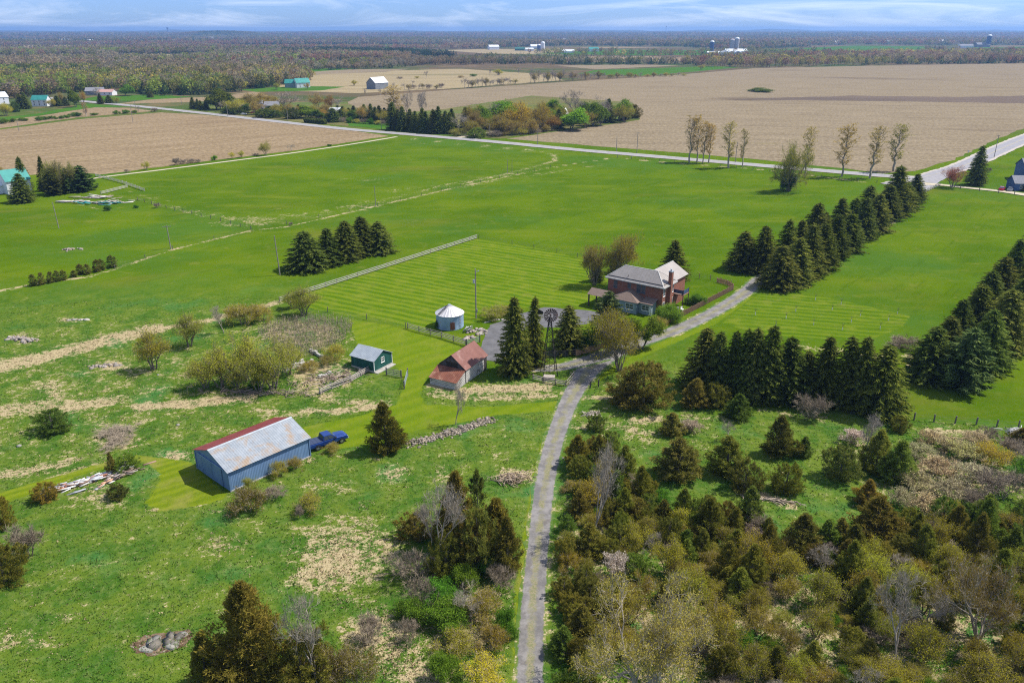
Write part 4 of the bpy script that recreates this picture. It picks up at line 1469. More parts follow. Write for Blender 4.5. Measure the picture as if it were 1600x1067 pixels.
for i in range(nb):
    a0 = 2 * math.pi * i / nb
    a1 = a0 + 2 * math.pi / nb * .58
    q = lambda a, r, y: (r * math.cos(a), y, HT + r * math.sin(a))
    fan.add([q(a0, RF * .36, -.5), q(a0 - .02, RF, -.56), q(a1 + .02, RF, -.44), q(a1, RF * .36, -.46)], [(0, 1, 2, 3)])
    fan.add([q(a0, RF * .36, -.51), q(a0 - .02, RF, -.57), q(a1 + .02, RF, -.45), q(a1, RF * .36, -.47)], [(3, 2, 1, 0)])
for rr in (.42, .86):
    for i in range(40):
        a0, a1 = 2 * math.pi * i / 40, 2 * math.pi * (i + 1) / 40
        fan.bar((RF * rr * math.cos(a0), -.42, HT + RF * rr * math.sin(a0)), (RF * rr * math.cos(a1), -.42, HT + RF * rr * math.sin(a1)), .03, .03)
for i in range(5):
    a0 = 2 * math.pi * i / 5
    fan.bar((0, -.42, HT), (RF * .9 * math.cos(a0), -.42, HT + RF * .9 * math.sin(a0)), .035, .035)
fan.tube((0, -.5, HT), (0, .25, HT), .13, .13, 12)
fan.build('rotor', M_FAN, root)
e = MB()
e.bar((0, .25, HT), (-1.0, 1.1, HT), .06, .06)
e.add([(-1.0, 1.1, HT - .22), (-1.75, 1.75, HT - .42), (-1.75, 1.75, HT + .42), (-1.0, 1.1, HT + .22), (-1.02, 1.08, HT - .22), (-1.77, 1.73, HT - .42), (-1.77, 1.73, HT + .42), (-1.02, 1.08, HT + .22)],
      [(0, 1, 2, 3), (7, 6, 5, 4), (0, 4, 5, 1), (1, 5, 6, 2), (2, 6, 7, 3), (3, 7, 4, 0)])
e.build('tail_vane', M_DARK, root)
e = MB()
e.tube((0, 0, 0), (0, 0, HT), .03, .03, 6)
e.build('pump_rod', M_DARK, root)
wc_ = G(858, 592)
e = MB()
e.box(-.95, .95, -.6, .6, .42, .55)
e.box(-.85, .85, -.5, .5, 0, .42)
wl = e.build('well_cover', surf('old_planks', (.30, .26, .23), (.42, .37, .33), 2, .9), None)
wl.location = wc_
wl.rotation_euler = (0, 0, -.15)
tag(wl, 'low weathered wooden well cover at the foot of the windmill', 'well cover')
# ================================================================== FENCES, POLES, SMALL THINGS
M_POLE = surf('pole_wood', (.20, .18, .155), (.30, .27, .235), 1.5, .9, stretch=(3, 3, .3))
M_RAILW = surf('pale_rail', (.36, .33, .29), (.50, .47, .42), 2, .9)
M_RAILD = surf('dark_rail', (.10, .08, .075), (.17, .14, .13), 2, .9)
M_BOARDB = surf('brown_boards', (.40, .235, .14), (.52, .33, .21), 1.6, .9)
M_POST = surf('fence_post', (.13, .11, .10), (.22, .19, .17), 2, .9)
M_WIRE = surf('wire', (.16, .16, .16), (.24, .24, .24), 2, .5, .6)
M_GATE = surf('gate_steel', (.42, .46, .48), (.52, .56, .58), 2, .4, .5)
M_CEDARRAIL = surf('cedar_rail', (.26, .22, .19), (.42, .38, .34), 2, .95)


def walk(px, spacing):
    P = [G(*q) for q in px]
    out = [P[0]]
    for a, b_ in zip(P[:-1], P[1:]):
        n = max(1, round((b_ - a).length / spacing))
        out += [a.lerp(b_, (i + 1) / n) for i in range(n)]
    return out


def fence(name, px, spacing, h, rails, post=.12, rail=(.04, .12), pm=M_POST, rm=M_RAILW, wire=False, **kw):
    P = walk(px, spacing)
    root = empty(name, P[0], 0, cat='fence', **kw)
    pb = MB()
    pb.box(-post / 2, post / 2, -post / 2, post / 2, -.1, h)
    pme = pb.mesh('post', pm)
    inv = P[0]
    for q in P:
        o = link('post', pme, root, q - inv)
        o.rotation_euler = (R.gauss(0, .025), R.gauss(0, .025), R.uniform(0, .3))
    for z in rails:
        r = MB()
        for a, b_ in zip(P[:-1], P[1:]):
            d = (b_ - a).normalized()
            s_ = Vector((d.y, -d.x, 0)) * (post / 2 + rail[0] / 2 + .003)
            za, zb = z + R.gauss(0, .015), z + R.gauss(0, .015)
            if wire:
                r.tube(a - inv + s_ + Vector((0, 0, z)), b_ - inv + s_ + Vector((0, 0, z)), .012, .012, 4)
            else:
                r.bar(a - inv + s_ - d * .03 + Vector((0, 0, za)), b_ - inv + s_ + d * .03 + Vector((0, 0, zb)), rail[0], rail[1])
        r.build('wire' if wire else 'rail', M_WIRE if wire else rm, root)
    return root


fence('rail_fence', [(437, 472), (745, 373)], 3.3, 1.25, (.35, .72, 1.1), .14, (.05, .16), pm=M_POST, rm=M_RAILW, label='pale three-rail fence climbing along the far edge of the striped lawn')
fence('wire_fence', [(748, 373.5), (800, 382), (870, 395), (935, 410)], 8, 1.2, (.4, .75, 1.1), .1, pm=M_POST, wire=True, label='thin wire fence with sparse posts behind the striped lawn')
fence('wire_fence', [(512, 488), (573, 499), (634, 513)], 7, 1.25, (.4, .75, 1.1), .12, wire=True, label='wire fence of few posts between thicket and striped lawn')
fence('rail_fence', [(637, 513.5), (655, 519), (690, 528), (728, 540)], 2.6, 1.3, (.3, .6, .9, 1.2), .15, (.05, .09), rm=M_CEDARRAIL, label='grey four-rail fence in front of the round grain bin')
fence('rail_fence', [(838, 560), (868, 558), (898, 555.5)], 2.4, 1.35, (.35, .75, 1.15), .16, (.06, .13), pm=M_RAILD, rm=M_RAILD, label='dark brown rail fence behind the windmill')
fence('wire_fence', [(1395, 653), (1428, 656), (1459, 659), (1492, 661.5), (1525, 663.5), (1557, 667), (1591, 668.5), (1640, 671)], 3.0, 1.25, (.5, 1.0), .16, pm=M_POST, wire=True, label='row of dark posts with wire at the right edge of the meadow')
fence('rail_fence', [(150, 276), (170, 281), (192, 287), (226, 299)], 4, 1.2, (.35, .7, 1.05), .16, (.09, .13), pm=M_RAILW, rm=M_RAILW, label='old pale rail fence running down from the dirt lane')
fence('rail_fence', [(158, 304), (178, 299), (199, 293.5)], 4, 1.2, (.35, .7, 1.05), .16, (.09, .13), pm=M_RAILW, rm=M_RAILW, label='short pale rail fence above the board heaps')
fence('rail_fence', [(1441, 304), (1450, 299), (1458, 295), (1466, 291.5)], 2, 1.3, (.4, .8, 1.15), .16, (.05, .14), pm=M_RAILW, rm=M_RAILW, label='white rail fence at the road junction behind the windbreak')
fence('wire_fence', [(1468, 291.5), (1500, 296), (1530, 299), (1560, 302), (1610, 306)], 5, 1.3, (.5, 1.0), .18, pm=M_POST, wire=True, label="fence of dark posts along the neighbour's lane")
fence('wire_fence', [(180, 421), (270, 390), (394, 361), (590, 322.5), (720, 292), (860, 262)], 12, 1.2, (.5, 1.0), .13, pm=M_POST, wire=True, label='old wire fence along the pale weed line across the pasture')
fence('wire_fence', [(215, 313), (260, 326), (300, 335), (345, 346), (392, 359)], 5, 1.2, (.4, .8, 1.1), .14, pm=M_RAILD, wire=True, label='dark wire fence bounding the curved green field')
fence('wire_fence', [(965, 247), (1100, 259), (1230, 271), (1370, 286)], 7, 1.2, (.5, 1.0), .15, pm=M_POST, wire=True, label='roadside wire fence behind the row of poplars')
fence('split_rail_fence', [(833, 593), (850, 597), (868, 600), (884, 603)], 2.4, 1.0, (.3, .6, .9), .16, (.09, .11), pm=M_RAILD, rm=M_CEDARRAIL, label='low split rail fence below the windmill')
fence('split_rail_fence', [(884, 603), (896, 588)], 3, 1.0, (.3, .85), .14, (.07, .09), pm=M_RAILD, rm=M_CEDARRAIL, label='leaning pale rails beside the drive fork')
fence('wire_fence', [(922, 606), (935, 604), (952, 610), (968, 606)], 2.2, 1.3, (.5, 1.0), .2, pm=M_RAILD, wire=True, label='cluster of dark fence posts right of the gravel drive')
fence('wire_fence', [(1075, 433), (1110, 438), (1142, 446)], 3, 1.35, (.3, .6, .9, 1.2), .12, pm=M_BOARDB, wire=True, label='wire fence behind the brick house yard')


def board_fence(px, h, **kw):
    P = walk(px, 2.4)
    root = empty('board_fence', P[0], 0, cat='fence', **kw)
    pb = MB()
    pb.box(-.06, .06, -.06, .06, -.1, h + .05)
    pme = pb.mesh('post', M_BOARDB)
    for q in P:
        link('post', pme, root, q - P[0])
    for a, b_ in zip(P[:-1], P[1:]):
        d = (b_ - a)
        ln = d.length
        d.normalize()
        s_ = Vector((d.y, -d.x, 0)) * .085
        e = MB()
        a, b_ = a - P[0], b_ - P[0]
        for z in (.3, h - .25):
            e.bar(a + s_ * .85 + Vector((0, 0, z)), b_ + s_ * .85 + Vector((0, 0, z)), .04, .09)
        k = int(ln / .17)
        for i in range(k):
            q = a + d * (ln * (i + .5) / k) + s_ * 1.35
            hh = h + R.gauss(0, .015)
            e.bar(q + Vector((0, 0, .05)), q + Vector((0, 0, hh)), .02, .13)
        e.build('board_panel', M_BOARDB, root)
    return root


board_fence([(900, 556), (940, 545), (985, 529), (1020, 515), (1060, 497), (1090, 482), (1145, 453)], 1.2, label='long brown board fence along the gravel drive by the house')
board_fence([(1145, 452), (1136, 446), (1120, 442)], 1.2, label='short brown board fence at the far corner of the house yard')

# split rail snake fence by the green shed
P = walk([(497, 617), (520, 607), (545, 597), (566, 587), (584, 576)], 2.3)
root = empty('split_rail_fence', P[0], 0, cat='fence', label='grey stacked split rail fence curving up to the green shed')
for i, (a, b_) in enumerate(zip(P[:-1], P[1:])):
    e = MB()
    zig = Vector((.25 if i % 2 else -.25, .2 if i % 2 else -.2, 0))
    for k in range(5):
        j = Vector((R.gauss(0, .05), R.gauss(0, .05), 0))
        e.tube(a - P[0] - zig + j + Vector((0, 0, .12 + .2 * k)), b_ - P[0] + zig + j + Vector((0, 0, .12 + .2 * k + R.gauss(0, .05))), .07, .06, 6)
    for q in (a - P[0] - zig,):
        e.bar(q + Vector((.18, 0, 0)), q + Vector((-.12, 0, 1.35)), .09, .09)
        e.bar(q + Vector((-.18, .05, 0)), q + Vector((.12, .05, 1.35)), .09, .09)
    e.build('rail_panel', M_CEDARRAIL, root)


def gate(name, p0, p1, h, mat, n, **kw):
    a, b_ = G(*p0), G(*p1)
    root = empty(name, a, 0, cat='gate', **kw)
    d = b_ - a
    e = MB()
    for k in range(n):
        z = .2 + (h - .2) * k / (n - 1)
        e.bar((0, 0, z), d + Vector((0, 0, z)), .04, .06 if mat is M_GATE else .12)
    e.build('rail', mat, root)
    e = MB()
    for t in (0, .5, 1):
        e.bar(d * t + Vector((0, 0, .15)), d * t + Vector((0, 0, h + .05)), .06, .06)
    e.build('upright', mat, root)
    if mat is M_GATE:
        e = MB()
        for i in range(16):
            q = d * ((i + .5) / 16)
            e.bar(q + Vector((0, 0, .2)), q + Vector((0, 0, h)), .015, .03)
        e.build('mesh_infill', mat, root)
    e = MB()
    for q in (-d.normalized() * .14, d + d.normalized() * .14):
        e.box(q.x - .09, q.x + .09, q.y - .09, q.y + .09, -.1, h + .25)
    e.build('post', M_POST, root)


gate('metal_gate', (730, 541), (749, 535), 1.25, M_GATE, 5, label='pale tubular steel gate between grain bin and red-roofed barn')
gate('metal_gate', (632, 607), (637, 588), 1.25, M_GATE, 5, label='pale steel gate standing open right of the green shed')
gate('wooden_gate', (605, 586), (626, 590), 1.2, M_CEDARRAIL, 4, label='grey wooden rail gate beside the green shed')
gate('arbour_frame', (918, 536), (926, 535), 2.0, M_WHITE, 2, label='small white frame behind the dark rail fence')


def pole(px, py, ty, lean=0.0, arm=True, trans=False, r=.14, **kw):
    q = G(px, py)
    h = hgt(q.x, q.y, ty)
    root = empty('utility_pole', q, 0.4, cat='utility pole', **kw)
    root.rotation_euler = (0, lean, .3)
    e = MB()
    e.tube((0, 0, -.2), (0, 0, h), r, r * .7, 10)
    e.build('shaft', M_POLE, root)
    if arm:
        e = MB()
        e.bar((-1.1, .16, h - .45), (1.1, .16, h - .45), .09, .11)
        e.build('crossarm', M_POLE, root)
        for x in (-1.0, -.5, .5, 1.0):
            e = MB()
            e.tube((x, .16, h - .39), (x, .16, h - .18), .05, .035, 8)
            e.build('insulator', M_CONC, root)
    if trans:
        e = MB()
        e.tube((-.36, 0, h * .72), (-.36, 0, h * .72 + .75), .22, .22, 14)
        e.build('transformer', M_GATE, root)
        e = MB()
        e.bar((0, 0, h - .8), (.7, 0, h - .35), .06, .06)
        e.tube((.62, 0, h - .55), (.75, 0, h - .4), .14, .1, 8)
        e.build('lamp_arm', M_GATE, root)
        e = MB()
        e.box(.14, .3, -.12, .12, 1.4, 2.0)
        e.build('meter_box', M_GATE, root)


pole(744, 498, 420, 0, False, True, .15, label='utility pole with transformer and lamp behind the grain bin')
pole(437.5, 430, 368, -.03, False, label='bare leaning pole left of the dark spruce cluster')
pole(92, 357, 316, -.03, False, r=.12, label='pale leaning pole below the board heaps at left')
pole(267, 389, 352, -.02, True, label='pole with crossarm on the left pasture fence line')
pole(587, 322, 291, 0, False, r=.12, label='lone slim pole on the weed line in the mid pasture')
for k, (x, y, t) in enumerate(((793, 271, 249), (800, 270, 248.5))):
    pole(x, y, t, 0, False, r=.1, label='%s of two slim posts on the weed line' % ('left' if k == 0 else 'right'), group='twin posts on the weed line')
GP = 'utility poles along the country roads'
rp = [(840, 226, 205), (963, 237.5, 213), (995, 240, 207), (1149, 254, 222), (695, 209, 188), (765, 213, 194), (596, 203, 184), (356, 182, 163), (284, 164, 151), (208, 192, 164), (30, 206, 188), (213, 175, 158), (450, 190, 172)]
rp.sort()
for k, (x, y, t) in enumerate(rp):
    pole(x, y, t, 0, x == 995, r=.16, label='road pole, %s from the left along the long straight road' % ORD[k], group=GP)
pole(1553, 247, 211, 0, True, r=.17, label='roadside pole on the right beside the wide highway', group=GP)
q = G(1512, 243)
sg_ = empty('road_sign', q, 0, label='small road sign at the field corner by the highway', cat='road sign')
e = MB(); e.tube((0, 0, 0), (0, 0, 2.2), .05, .05, 6); e.build('post', M_POST, sg_)
e = MB(); e.box(-.35, .35, -.06, -.055, 1.6, 2.2); e.build('plate', M_GATE, sg_)


# ------------------------------------------------------------------ stones, lumber, ruins
def rock_arrays(n, size, rg):
    """n irregular stones around the origin -> list of (V, F)"""
    base = [(0, 0, 1), (.9, 0, .3), (.3, .85, .3), (-.75, .5, .3), (-.7, -.55, .3), (.35, -.85, .3), (.75, .5, -.45), (-.3, .85, -.45), (-.9, 0, -.45), (-.3, -.85, -.45), (.7, -.5, -.45)]
    fc = [(0, 1, 2), (0, 2, 3), (0, 3, 4), (0, 4, 5), (0, 5, 1), (1, 6, 2), (2, 6, 7), (2, 7, 3), (3, 7, 8), (3, 8, 4), (4, 8, 9), (4, 9, 5), (5, 9, 10), (5, 10, 1), (1, 10, 6)]
    out = []
    for _ in range(n):
        v = np.array(base) * (1 + rg.normal(0, .16, (11, 3)))
        s = size * rg.uniform(.55, 1.35)
        v *= s * np.array([rg.uniform(.8, 1.4), rg.uniform(.7, 1.1), rg.uniform(.45, .8)])
        a = rg.uniform(0, 6.28)
        c, s_ = math.cos(a), math.sin(a)
        v = v @ np.array([[c, s_, 0], [-s_, c, 0], [0, 0, 1]])
        out.append((v, np.array(fc)))
    return out


def heap(name, label, cat, px, width, size, n, cols, kind='stuff', hgt_=.35, flat=1.0):
    """row / heap of field stones along a polyline (px)"""
    P = [G(*q) for q in px]
    Vs, Fs, Cs, o_ = [], [], [], 0
    rk = rock_arrays(n, size, rng)
    seg = np.array([(b_ - a).length for a, b_ in zip(P[:-1], P[1:])]) if len(P) > 1 else None
    for v, f in rk:
        if seg is not None:
            t = rng.uniform(0, seg.sum())
            i = int(np.searchsorted(np.cumsum(seg), t))
            a, b_ = P[i], P[i + 1]
            t = (t - (np.cumsum(seg)[i] - seg[i])) / seg[i]
            c = a.lerp(b_, t)
        else:
            c = P[0]
        off = rng.normal(0, width / 2, 2)
        z = max(0, hgt_ * (1 - np.hypot(*off) / width)) * rng.uniform(.3, 1)
        v = v * np.array([1, 1, flat]) + np.array([c.x + off[0], c.y + off[1], z + size * .15 * flat])
        Vs.append(v)
        Fs.append(f + o_)
        o_ += len(v)
        k = cols[rng.integers(len(cols))]
        Cs.append(np.tile(np.array([*(np.array(k) * rng.uniform(.75, 1.2)), 1]), (len(v), 1)))
    o = link(name, tri_mesh(name, np.concatenate(Vs), np.concatenate(Fs), M_STONE, {'col': ('FLOAT_COLOR', np.concatenate(Cs))}))
    return tag(o, label, cat, kind=kind)


M_STONE = colmat('field_stone')
GREYS = [(.27, .24, .21), (.34, .30, .26), (.20, .17, .145), (.33, .27, .21)]
heap('stone_row', 'long row of piled field stones above the lone brown cedar', 'stone row', [(640, 694), (675, 685), (700, 677), (735, 666), (768, 655)], 1.1, .21, 430, [(.22, .19, .155), (.29, .25, .21), (.17, .145, .115), (.30, .25, .19)], hgt_=.22)
heap('rock_outcrop', 'flat grey rock slabs showing through brown earth in the lower meadow', 'rock outcrop', [(220, 1008), (240, 1006), (262, 1000), (288, 993)], .75, .75, 13, [(.22, .21, .18), (.17, .155, .13), (.27, .26, .23)], hgt_=.0, flat=.10)
heap('stone_heap', 'low dark heap of stones and sticks in the left meadow', 'stone heap', [(18, 528), (50, 534)], 1.3, .3, 70, [(.26, .22, .19), (.36, .32, .28)], hgt_=.4)
heap('stone_heap', 'pale slab of stone lying in the left pasture', 'stone heap', [(104, 500), (136, 499)], .4, .45, 14, [(.40, .37, .33)], hgt_=.02, flat=.3)
heap('stone_heap', 'scattered stones on the bare strip left of the budding tree', 'stone heap', [(140, 574), (185, 569)], .8, .35, 40, GREYS, hgt_=.1)
heap('stone_heap', 'small heap of stones on the far left pasture mound', 'stone heap', [(100, 391), (128, 389)], .9, .4, 26, GREYS, hgt_=.3)
heap('stone_heap', 'stones heaped round the stubble-field bush', 'stone heap', [(1172, 143), (1203, 143)], 3.5, .8, 60, [(.22, .19, .15), (.30, .26, .2)], hgt_=.8)
heap('stone_edging', 'pale stone edging along the asphalt yard behind the bin', 'stone edging', [(756, 505), (775, 500), (792, 500)], .12, .28, 30, [(.38, .36, .33)], hgt_=.05)
heap('stone_heap', 'pale boulders beside the gravel yard near the grain bin', 'stone heap', [(735, 520), (750, 514), (757, 518), (745, 524)], .7, .36, 46, [(.33, .29, .25), (.40, .36, .32), (.28, .23, .19)], hgt_=.2)
heap('stone_heap', 'pinkish stones by the steel gate', 'stone heap', [(724, 530), (738, 527)], .5, .4, 18, [(.34, .27, .23), (.36, .31, .28)], hgt_=.1)
for k, (x, y, s_) in enumerate(((278, 664, .5), (30, 697, .38), (880, 716, .3), (247, 586, .4))):
    q = G(x, y)
    v, f = rock_arrays(1, s_, rng)[0]
    o = link('boulder', tri_mesh('boulder', v, f, M_STONE, {'col': ('FLOAT_COLOR', np.tile([.27, .255, .23, 1], (len(v), 1)))}), None, q + Vector((0, 0, s_ * .12)))
    tag(o, ['pale boulder lying in the grass behind the blue shed', 'flat grey boulder at the left edge of the meadow', 'small pale stone beside the bend of the drive', 'white stone under the budding tree at left'][k], 'boulder')

# ruined barn foundation
for k, (p0, p1, h_, t_) in enumerate((((465, 577), (490, 569), 1.0, .6), ((485, 549), (506, 561), .7, .45), ((498, 591), (517, 583), .5, .5), ((443, 582), (474, 567), .8, .4), ((395, 556), (410, 573), 1.1, .5))):
    a, b_ = G(*p0), G(*p1)
    e = MB()
    n = 6
    for i in range(n):
        p_, q_ = a.lerp(b_, i / n), a.lerp(b_, (i + 1) / n - .002)
        hh = h_ * R.uniform(.6, 1.1)
        e.bar(p_ + Vector((0, 0, hh / 2)), q_ + Vector((0, 0, hh / 2)), t_, hh)
    tag(e.build('ruined_wall', M_CONC, bevel=.05), ['thick pale concrete wall stub in the barn ruin', 'long thin wall stub at the back of the barn ruin', 'low wall stub nearest the split rail fence', 'crumbled wall between the budding trees and the ruin', 'dark leaning wall inside the budding grove'][k], 'ruined wall')


def planks(name, label, cat, px, n, ln, wd, cols, spread, ang, zmax=.4, jit=.25, mat=None):
    c = G(*px)
    Vs, Fs, Cs = [], [], []
    o_ = 0
    for i in range(n):
        l_, w_, t_ = ln * R.uniform(.4, 1.1), wd * R.uniform(.5, 1.3), R.uniform(.03, .12)
        v = np.array([(sx * l_ / 2, sy * w_ / 2, sz * t_ / 2) for sx in (-1, 1) for sy in (-1, 1) for sz in (-1, 1)])
        M_ = (Matrix.Rotation(ang + R.gauss(0, jit), 3, 'Z') @ Matrix.Rotation(R.gauss(0, .12), 3, 'Y') @ Matrix.Rotation(R.gauss(0, .12), 3, 'X'))
        v = v @ np.array(M_).T
        al, ac = R.gauss(0, spread[0] / 2), R.gauss(0, spread[1] / 2)
        v = v + np.array([c.x + al * math.cos(ang) - ac * math.sin(ang), c.y + al * math.sin(ang) + ac * math.cos(ang), R.uniform(.06, zmax)])
        Vs.append(v)
        Fs.append(np.array([(0, 1, 3, 2), (4, 6, 7, 5), (0, 4, 5, 1), (2, 3, 7, 6), (0, 2, 6, 4), (1, 5, 7, 3)]) + o_)
        o_ += 8
        k = np.array(R.choice(cols)) * R.uniform(.85, 1.1)
        Cs.append(np.tile([*k, 1], (8, 1)))
    o = link(name, tri_mesh(name, np.concatenate(Vs), np.concatenate(Fs), M_STONE, {'col': ('FLOAT_COLOR', np.concatenate(Cs))}))
    return tag(o, label, cat, kind='stuff')


WH = [(.62, .62, .66), (.52, .53, .58), (.70, .69, .68), (.45, .44, .46), (.30, .20, .15), (.6, .58, .54), (.36, .17, .11)]
a_l = wang((100, 765), (180, 742))
planks('lumber_heap', 'long heap of white scrap boards left of the blue shed', 'lumber heap', (150, 748), 90, 1.7, .28, WH, (5.0, .8), a_l)
planks('lumber_heap', 'left end of the scrap heap, white boards with rusty sheets', 'lumber heap', (110, 760), 40, 1.2, .3, WH, (2.4, .6), a_l)
planks('lumber_heap', 'few grey beams lying in front of the white scrap heap', 'lumber heap', (118, 770), 5, 2.6, .2, [(.42, .42, .45)], (.8, .4), a_l, .2, .05)
planks('lumber_heap', 'two bent pale sheets below the white scrap heap', 'lumber heap', (166, 756), 7, 1.4, .5, [(.66, .62, .58), (.5, .3, .2)], (1.0, .4), a_l + .5, .3)
planks('lumber_heap', 'brown broken boards at the bushy end of the scrap heap', 'lumber heap', (190, 744), 40, 1.3, .15, [(.32, .25, .2), (.45, .4, .36), (.22, .16, .13)], (2.2, .8), a_l, .5, .6)
TB = [(.46, .38, .33), (.55, .52, .48), (.40, .30, .26), (.62, .58, .52), (.10, .28, .26), (.35, .24, .18)]
planks('board_heap', 'leftmost stack of weathered boards in the left pasture', 'board heap', (113, 316), 14, 4.5, .9, [(.5, .46, .42)], (4, 1), .1, .5, .1)
planks('board_heap', 'stack of boards with a teal sheet in the left pasture', 'board heap', (150, 318), 30, 4, .8, [(.06, .26, .24), (.05, .3, .28), (.46, .38, .33)], (7, 2), -.1, .5, .15)
planks('board_heap', 'upper stack of pinkish boards below the pale rail fence', 'board heap', (150, 309), 30, 4.5, .8, TB[:4], (7, 2.5), .1, .6, .2)
planks('board_heap', 'right-hand stack of scattered boards in the left pasture', 'board heap', (178, 316), 24, 3.5, .6, [(.6, .55, .48), (.5, .42, .36)], (6, 3), .2, .4, .4)
planks('brush_heap', 'heap of dry branches beside the gravel drive', 'brush heap', (800, 750), 150, 1.3, .05, [(.36, .28, .20), (.46, .37, .27), (.24, .18, .14)], (2.2, 1.3), .2, .6, 1.2)
planks('brush_heap', 'grey fallen branches at the end of the dark posts', 'brush heap', (1588, 676), 40, 2.0, .06, [(.55, .54, .53), (.45, .44, .43)], (2.5, 1), .4, .5, .5)
planks('brush_heap', 'pale dead sticks by the brown cedar near the drive fork', 'brush heap', (925, 648), 60, 1.0, .05, [(.40, .34, .28), (.5, .44, .36)], (1.6, .9), .1, .4, 1)
planks('brush_heap', 'dead branches and rotten boards inside the split rail fence', 'brush heap', (520, 592), 160, 1.6, .08, [(.30, .23, .18), (.42, .35, .28), (.20, .15, .12)], (6, 3), .5, .5, 1)
planks('brush_heap', 'brown dead brush along the foot of the budding grove', 'brush heap', (410, 615), 160, 1.4, .05, [(.24, .18, .15), (.34, .27, .22)], (9, 1.2), -.05, .6, 1)
planks('timber_heap', 'heap of leaning grey timbers beside the grain bin', 'timber heap', (733, 517), 26, 1.5, .14, [(.40, .39, .38), (.52, .5, .48), (.1, .1, .1)], (.9, .6), 1.2, 1.0, .4)
planks('brush_heap', 'dead brush scattered in the small clearing of the scrub', 'brush heap', (1205, 782), 70, 1.2, .06, [(.45, .38, .30), (.36, .29, .23)], (3.2, .5), -.25, .3, .5)

# young fruit trees in the mown patch
sapl = [(1274, 469), (1314, 476), (1300, 485), (1243, 487), (1344, 494), (1402, 491), (1388, 501), (1330, 504), (1271, 508), (1212, 511), (1316, 516), (1375, 514), (1228, 498), (1180, 492)]
sapl.sort()
gm = MB(); gm.tube((0, 0, 0), (0, 0, .55), .07, .07, 8)
gme = gm.mesh('tree_guard', M_WHITE)
tm = MB()
tm.tube((0, 0, 0), (0, 0, 1.2), .03, .02, 6)
for k in range(9):
    a = k * 2.4
    tm.tube((0, 0, .7 + .05 * k), (.35 * math.cos(a), .35 * math.sin(a), 1.15 + .07 * k), .012, .006, 4)
tme = tm.mesh('trunk', M_POST)
for k, (x, y) in enumerate(sapl):
    t = empty('fruit_sapling', G(x, y), k, label='young fruit tree, %s from the left in the mown patch' % ORD[k], cat='sapling', group='young fruit trees')
    link('trunk', tme, t)
    link('tree_guard', gme, t)

# ------------------------------------------------------------------ neighbours and far farms
M_TEAL = surf('teal_roof', (.03, .20, .18), (.045, .26, .23), .5, .5, .1)
M_WSIDE = surf('white_siding', (.66, .67, .70), (.74, .75, .77), 1, .7, 0, None, .6, (.5, .6), ('Z', 1.2, .25))
M_BLUESIDE = surf('blue_siding', (.06, .11, .25), (.09, .15, .31), 1, .7)
M_GREYROOF = surf('grey_shingle', (.19, .19, .21), (.26, .26, .28), 2, .9)
M_WROOF = surf('white_metal_roof', (.66, .68, .70), (.76, .78, .80), .5, .4, .1)
M_GREYWALL = surf('grey_barn_boards', (.16, .18, .20), (.24, .26, .28), .6, .9)
M_DKGREEN = surf('green_metal', (.03, .12, .10), (.04, .16, .13), .5, .5)
M_SILO = surf('blue_silo', (.05, .09, .20), (.07, .12, .26), .5, .5)
M_SILOG = surf('concrete_silo', (.40, .38, .40), (.50, .48, .5), .3, .9)


def farm(name, px, py, L_, W_, he_, hr_, ang_, wall, roof, label, cat, wins=2, group=None):
    r = gable_house(name, G(px, py), ang_, L_, W_, he_, hr_, wall, wall, roof, roof, .35, rib=False, label=label, cat=cat)
    if group:
        r['group'] = group
    for k in range(wins):
        x = -L_ / 2 + L_ * (k + .5) / wins
        window(r, x, min(he_ * .55, 1.6) if he_ < 4.2 else he_ * .7, 1.0, 1.3, 'x', -W_ / 2, M_WHITE)
        if he_ >= 4.2:
            window(r, x, 1.5, 1.0, 1.3, 'x', -W_ / 2, M_WHITE)
    return r


farm('white_house', 4, 300, 10, 8, 3.0, 5.0, .75, M_WSIDE, M_WROOF, 'low white wing of the house at the left edge', 'house', 2)
farm('white_house', 26, 300, 8, 7, 4.8, 8.2, .9, M_WSIDE, M_TEAL, 'tall white house with teal roof behind the left spruces', 'house', 2)
nh = farm('blue_house', 1598, 296, 9, 7, 2.8, 5.0, -.15, M_BLUESIDE, M_GREYROOF, 'blue garage wing with grey roof at the right edge', 'house', 2)
farm('blue_house', 1612, 280, 10, 9, 5.2, 8.0, -.15, M_BLUESIDE, M_GREYROOF, 'tall blue house behind the garage wing at right', 'house', 2)
farm('white_barn', -4, 163, 14, 10, 5.5, 9, .9, M_WSIDE, M_WROOF, 'big white barn cut by the left edge', 'barn', 2)
farm('white_house', 66, 166, 11, 8, 5.0, 8, .1, M_WSIDE, M_TEAL, 'white farmhouse with teal roof by the left field', 'house', 3)
farm('grey_house', 150, 148, 15, 9, 3.4, 6.2, .2, M_GREYWALL, M_GREYROOF, 'grey house at the wood edge beyond the road', 'house', 3)
farm('white_house', 168, 149, 14, 8, 3.0, 5, -.1, M_WSIDE, surf('pink_roof', (.45, .26, .22), (.5, .3, .26), 1, .8), 'white bungalow with reddish roof at the wood edge', 'house', 3)
farm('grey_house', 401, 171, 10, 8, 4.5, 6.5, .2, surf('violet_siding', (.17, .16, .27), (.2, .19, .3), 1, .8), M_GREYROOF, 'violet-grey house under the orange trees', 'house', 2)
farm('grey_house', 426, 172, 10, 8, 3.5, 6, .1, M_GREYWALL, M_GREYROOF, 'low grey house beside the violet-grey house', 'house', 2)
farm('grey_house', 527, 183, 9, 8, 3, 6, .1, M_SIDING, M_WROOF, 'pale-roofed house among the roadside spruces', 'house', 2)
farm('white_house', 874, 187, 9, 8, 4, 7, .5, M_WSIDE, M_WROOF, 'white house half hidden in the roadside copse', 'house', 2)
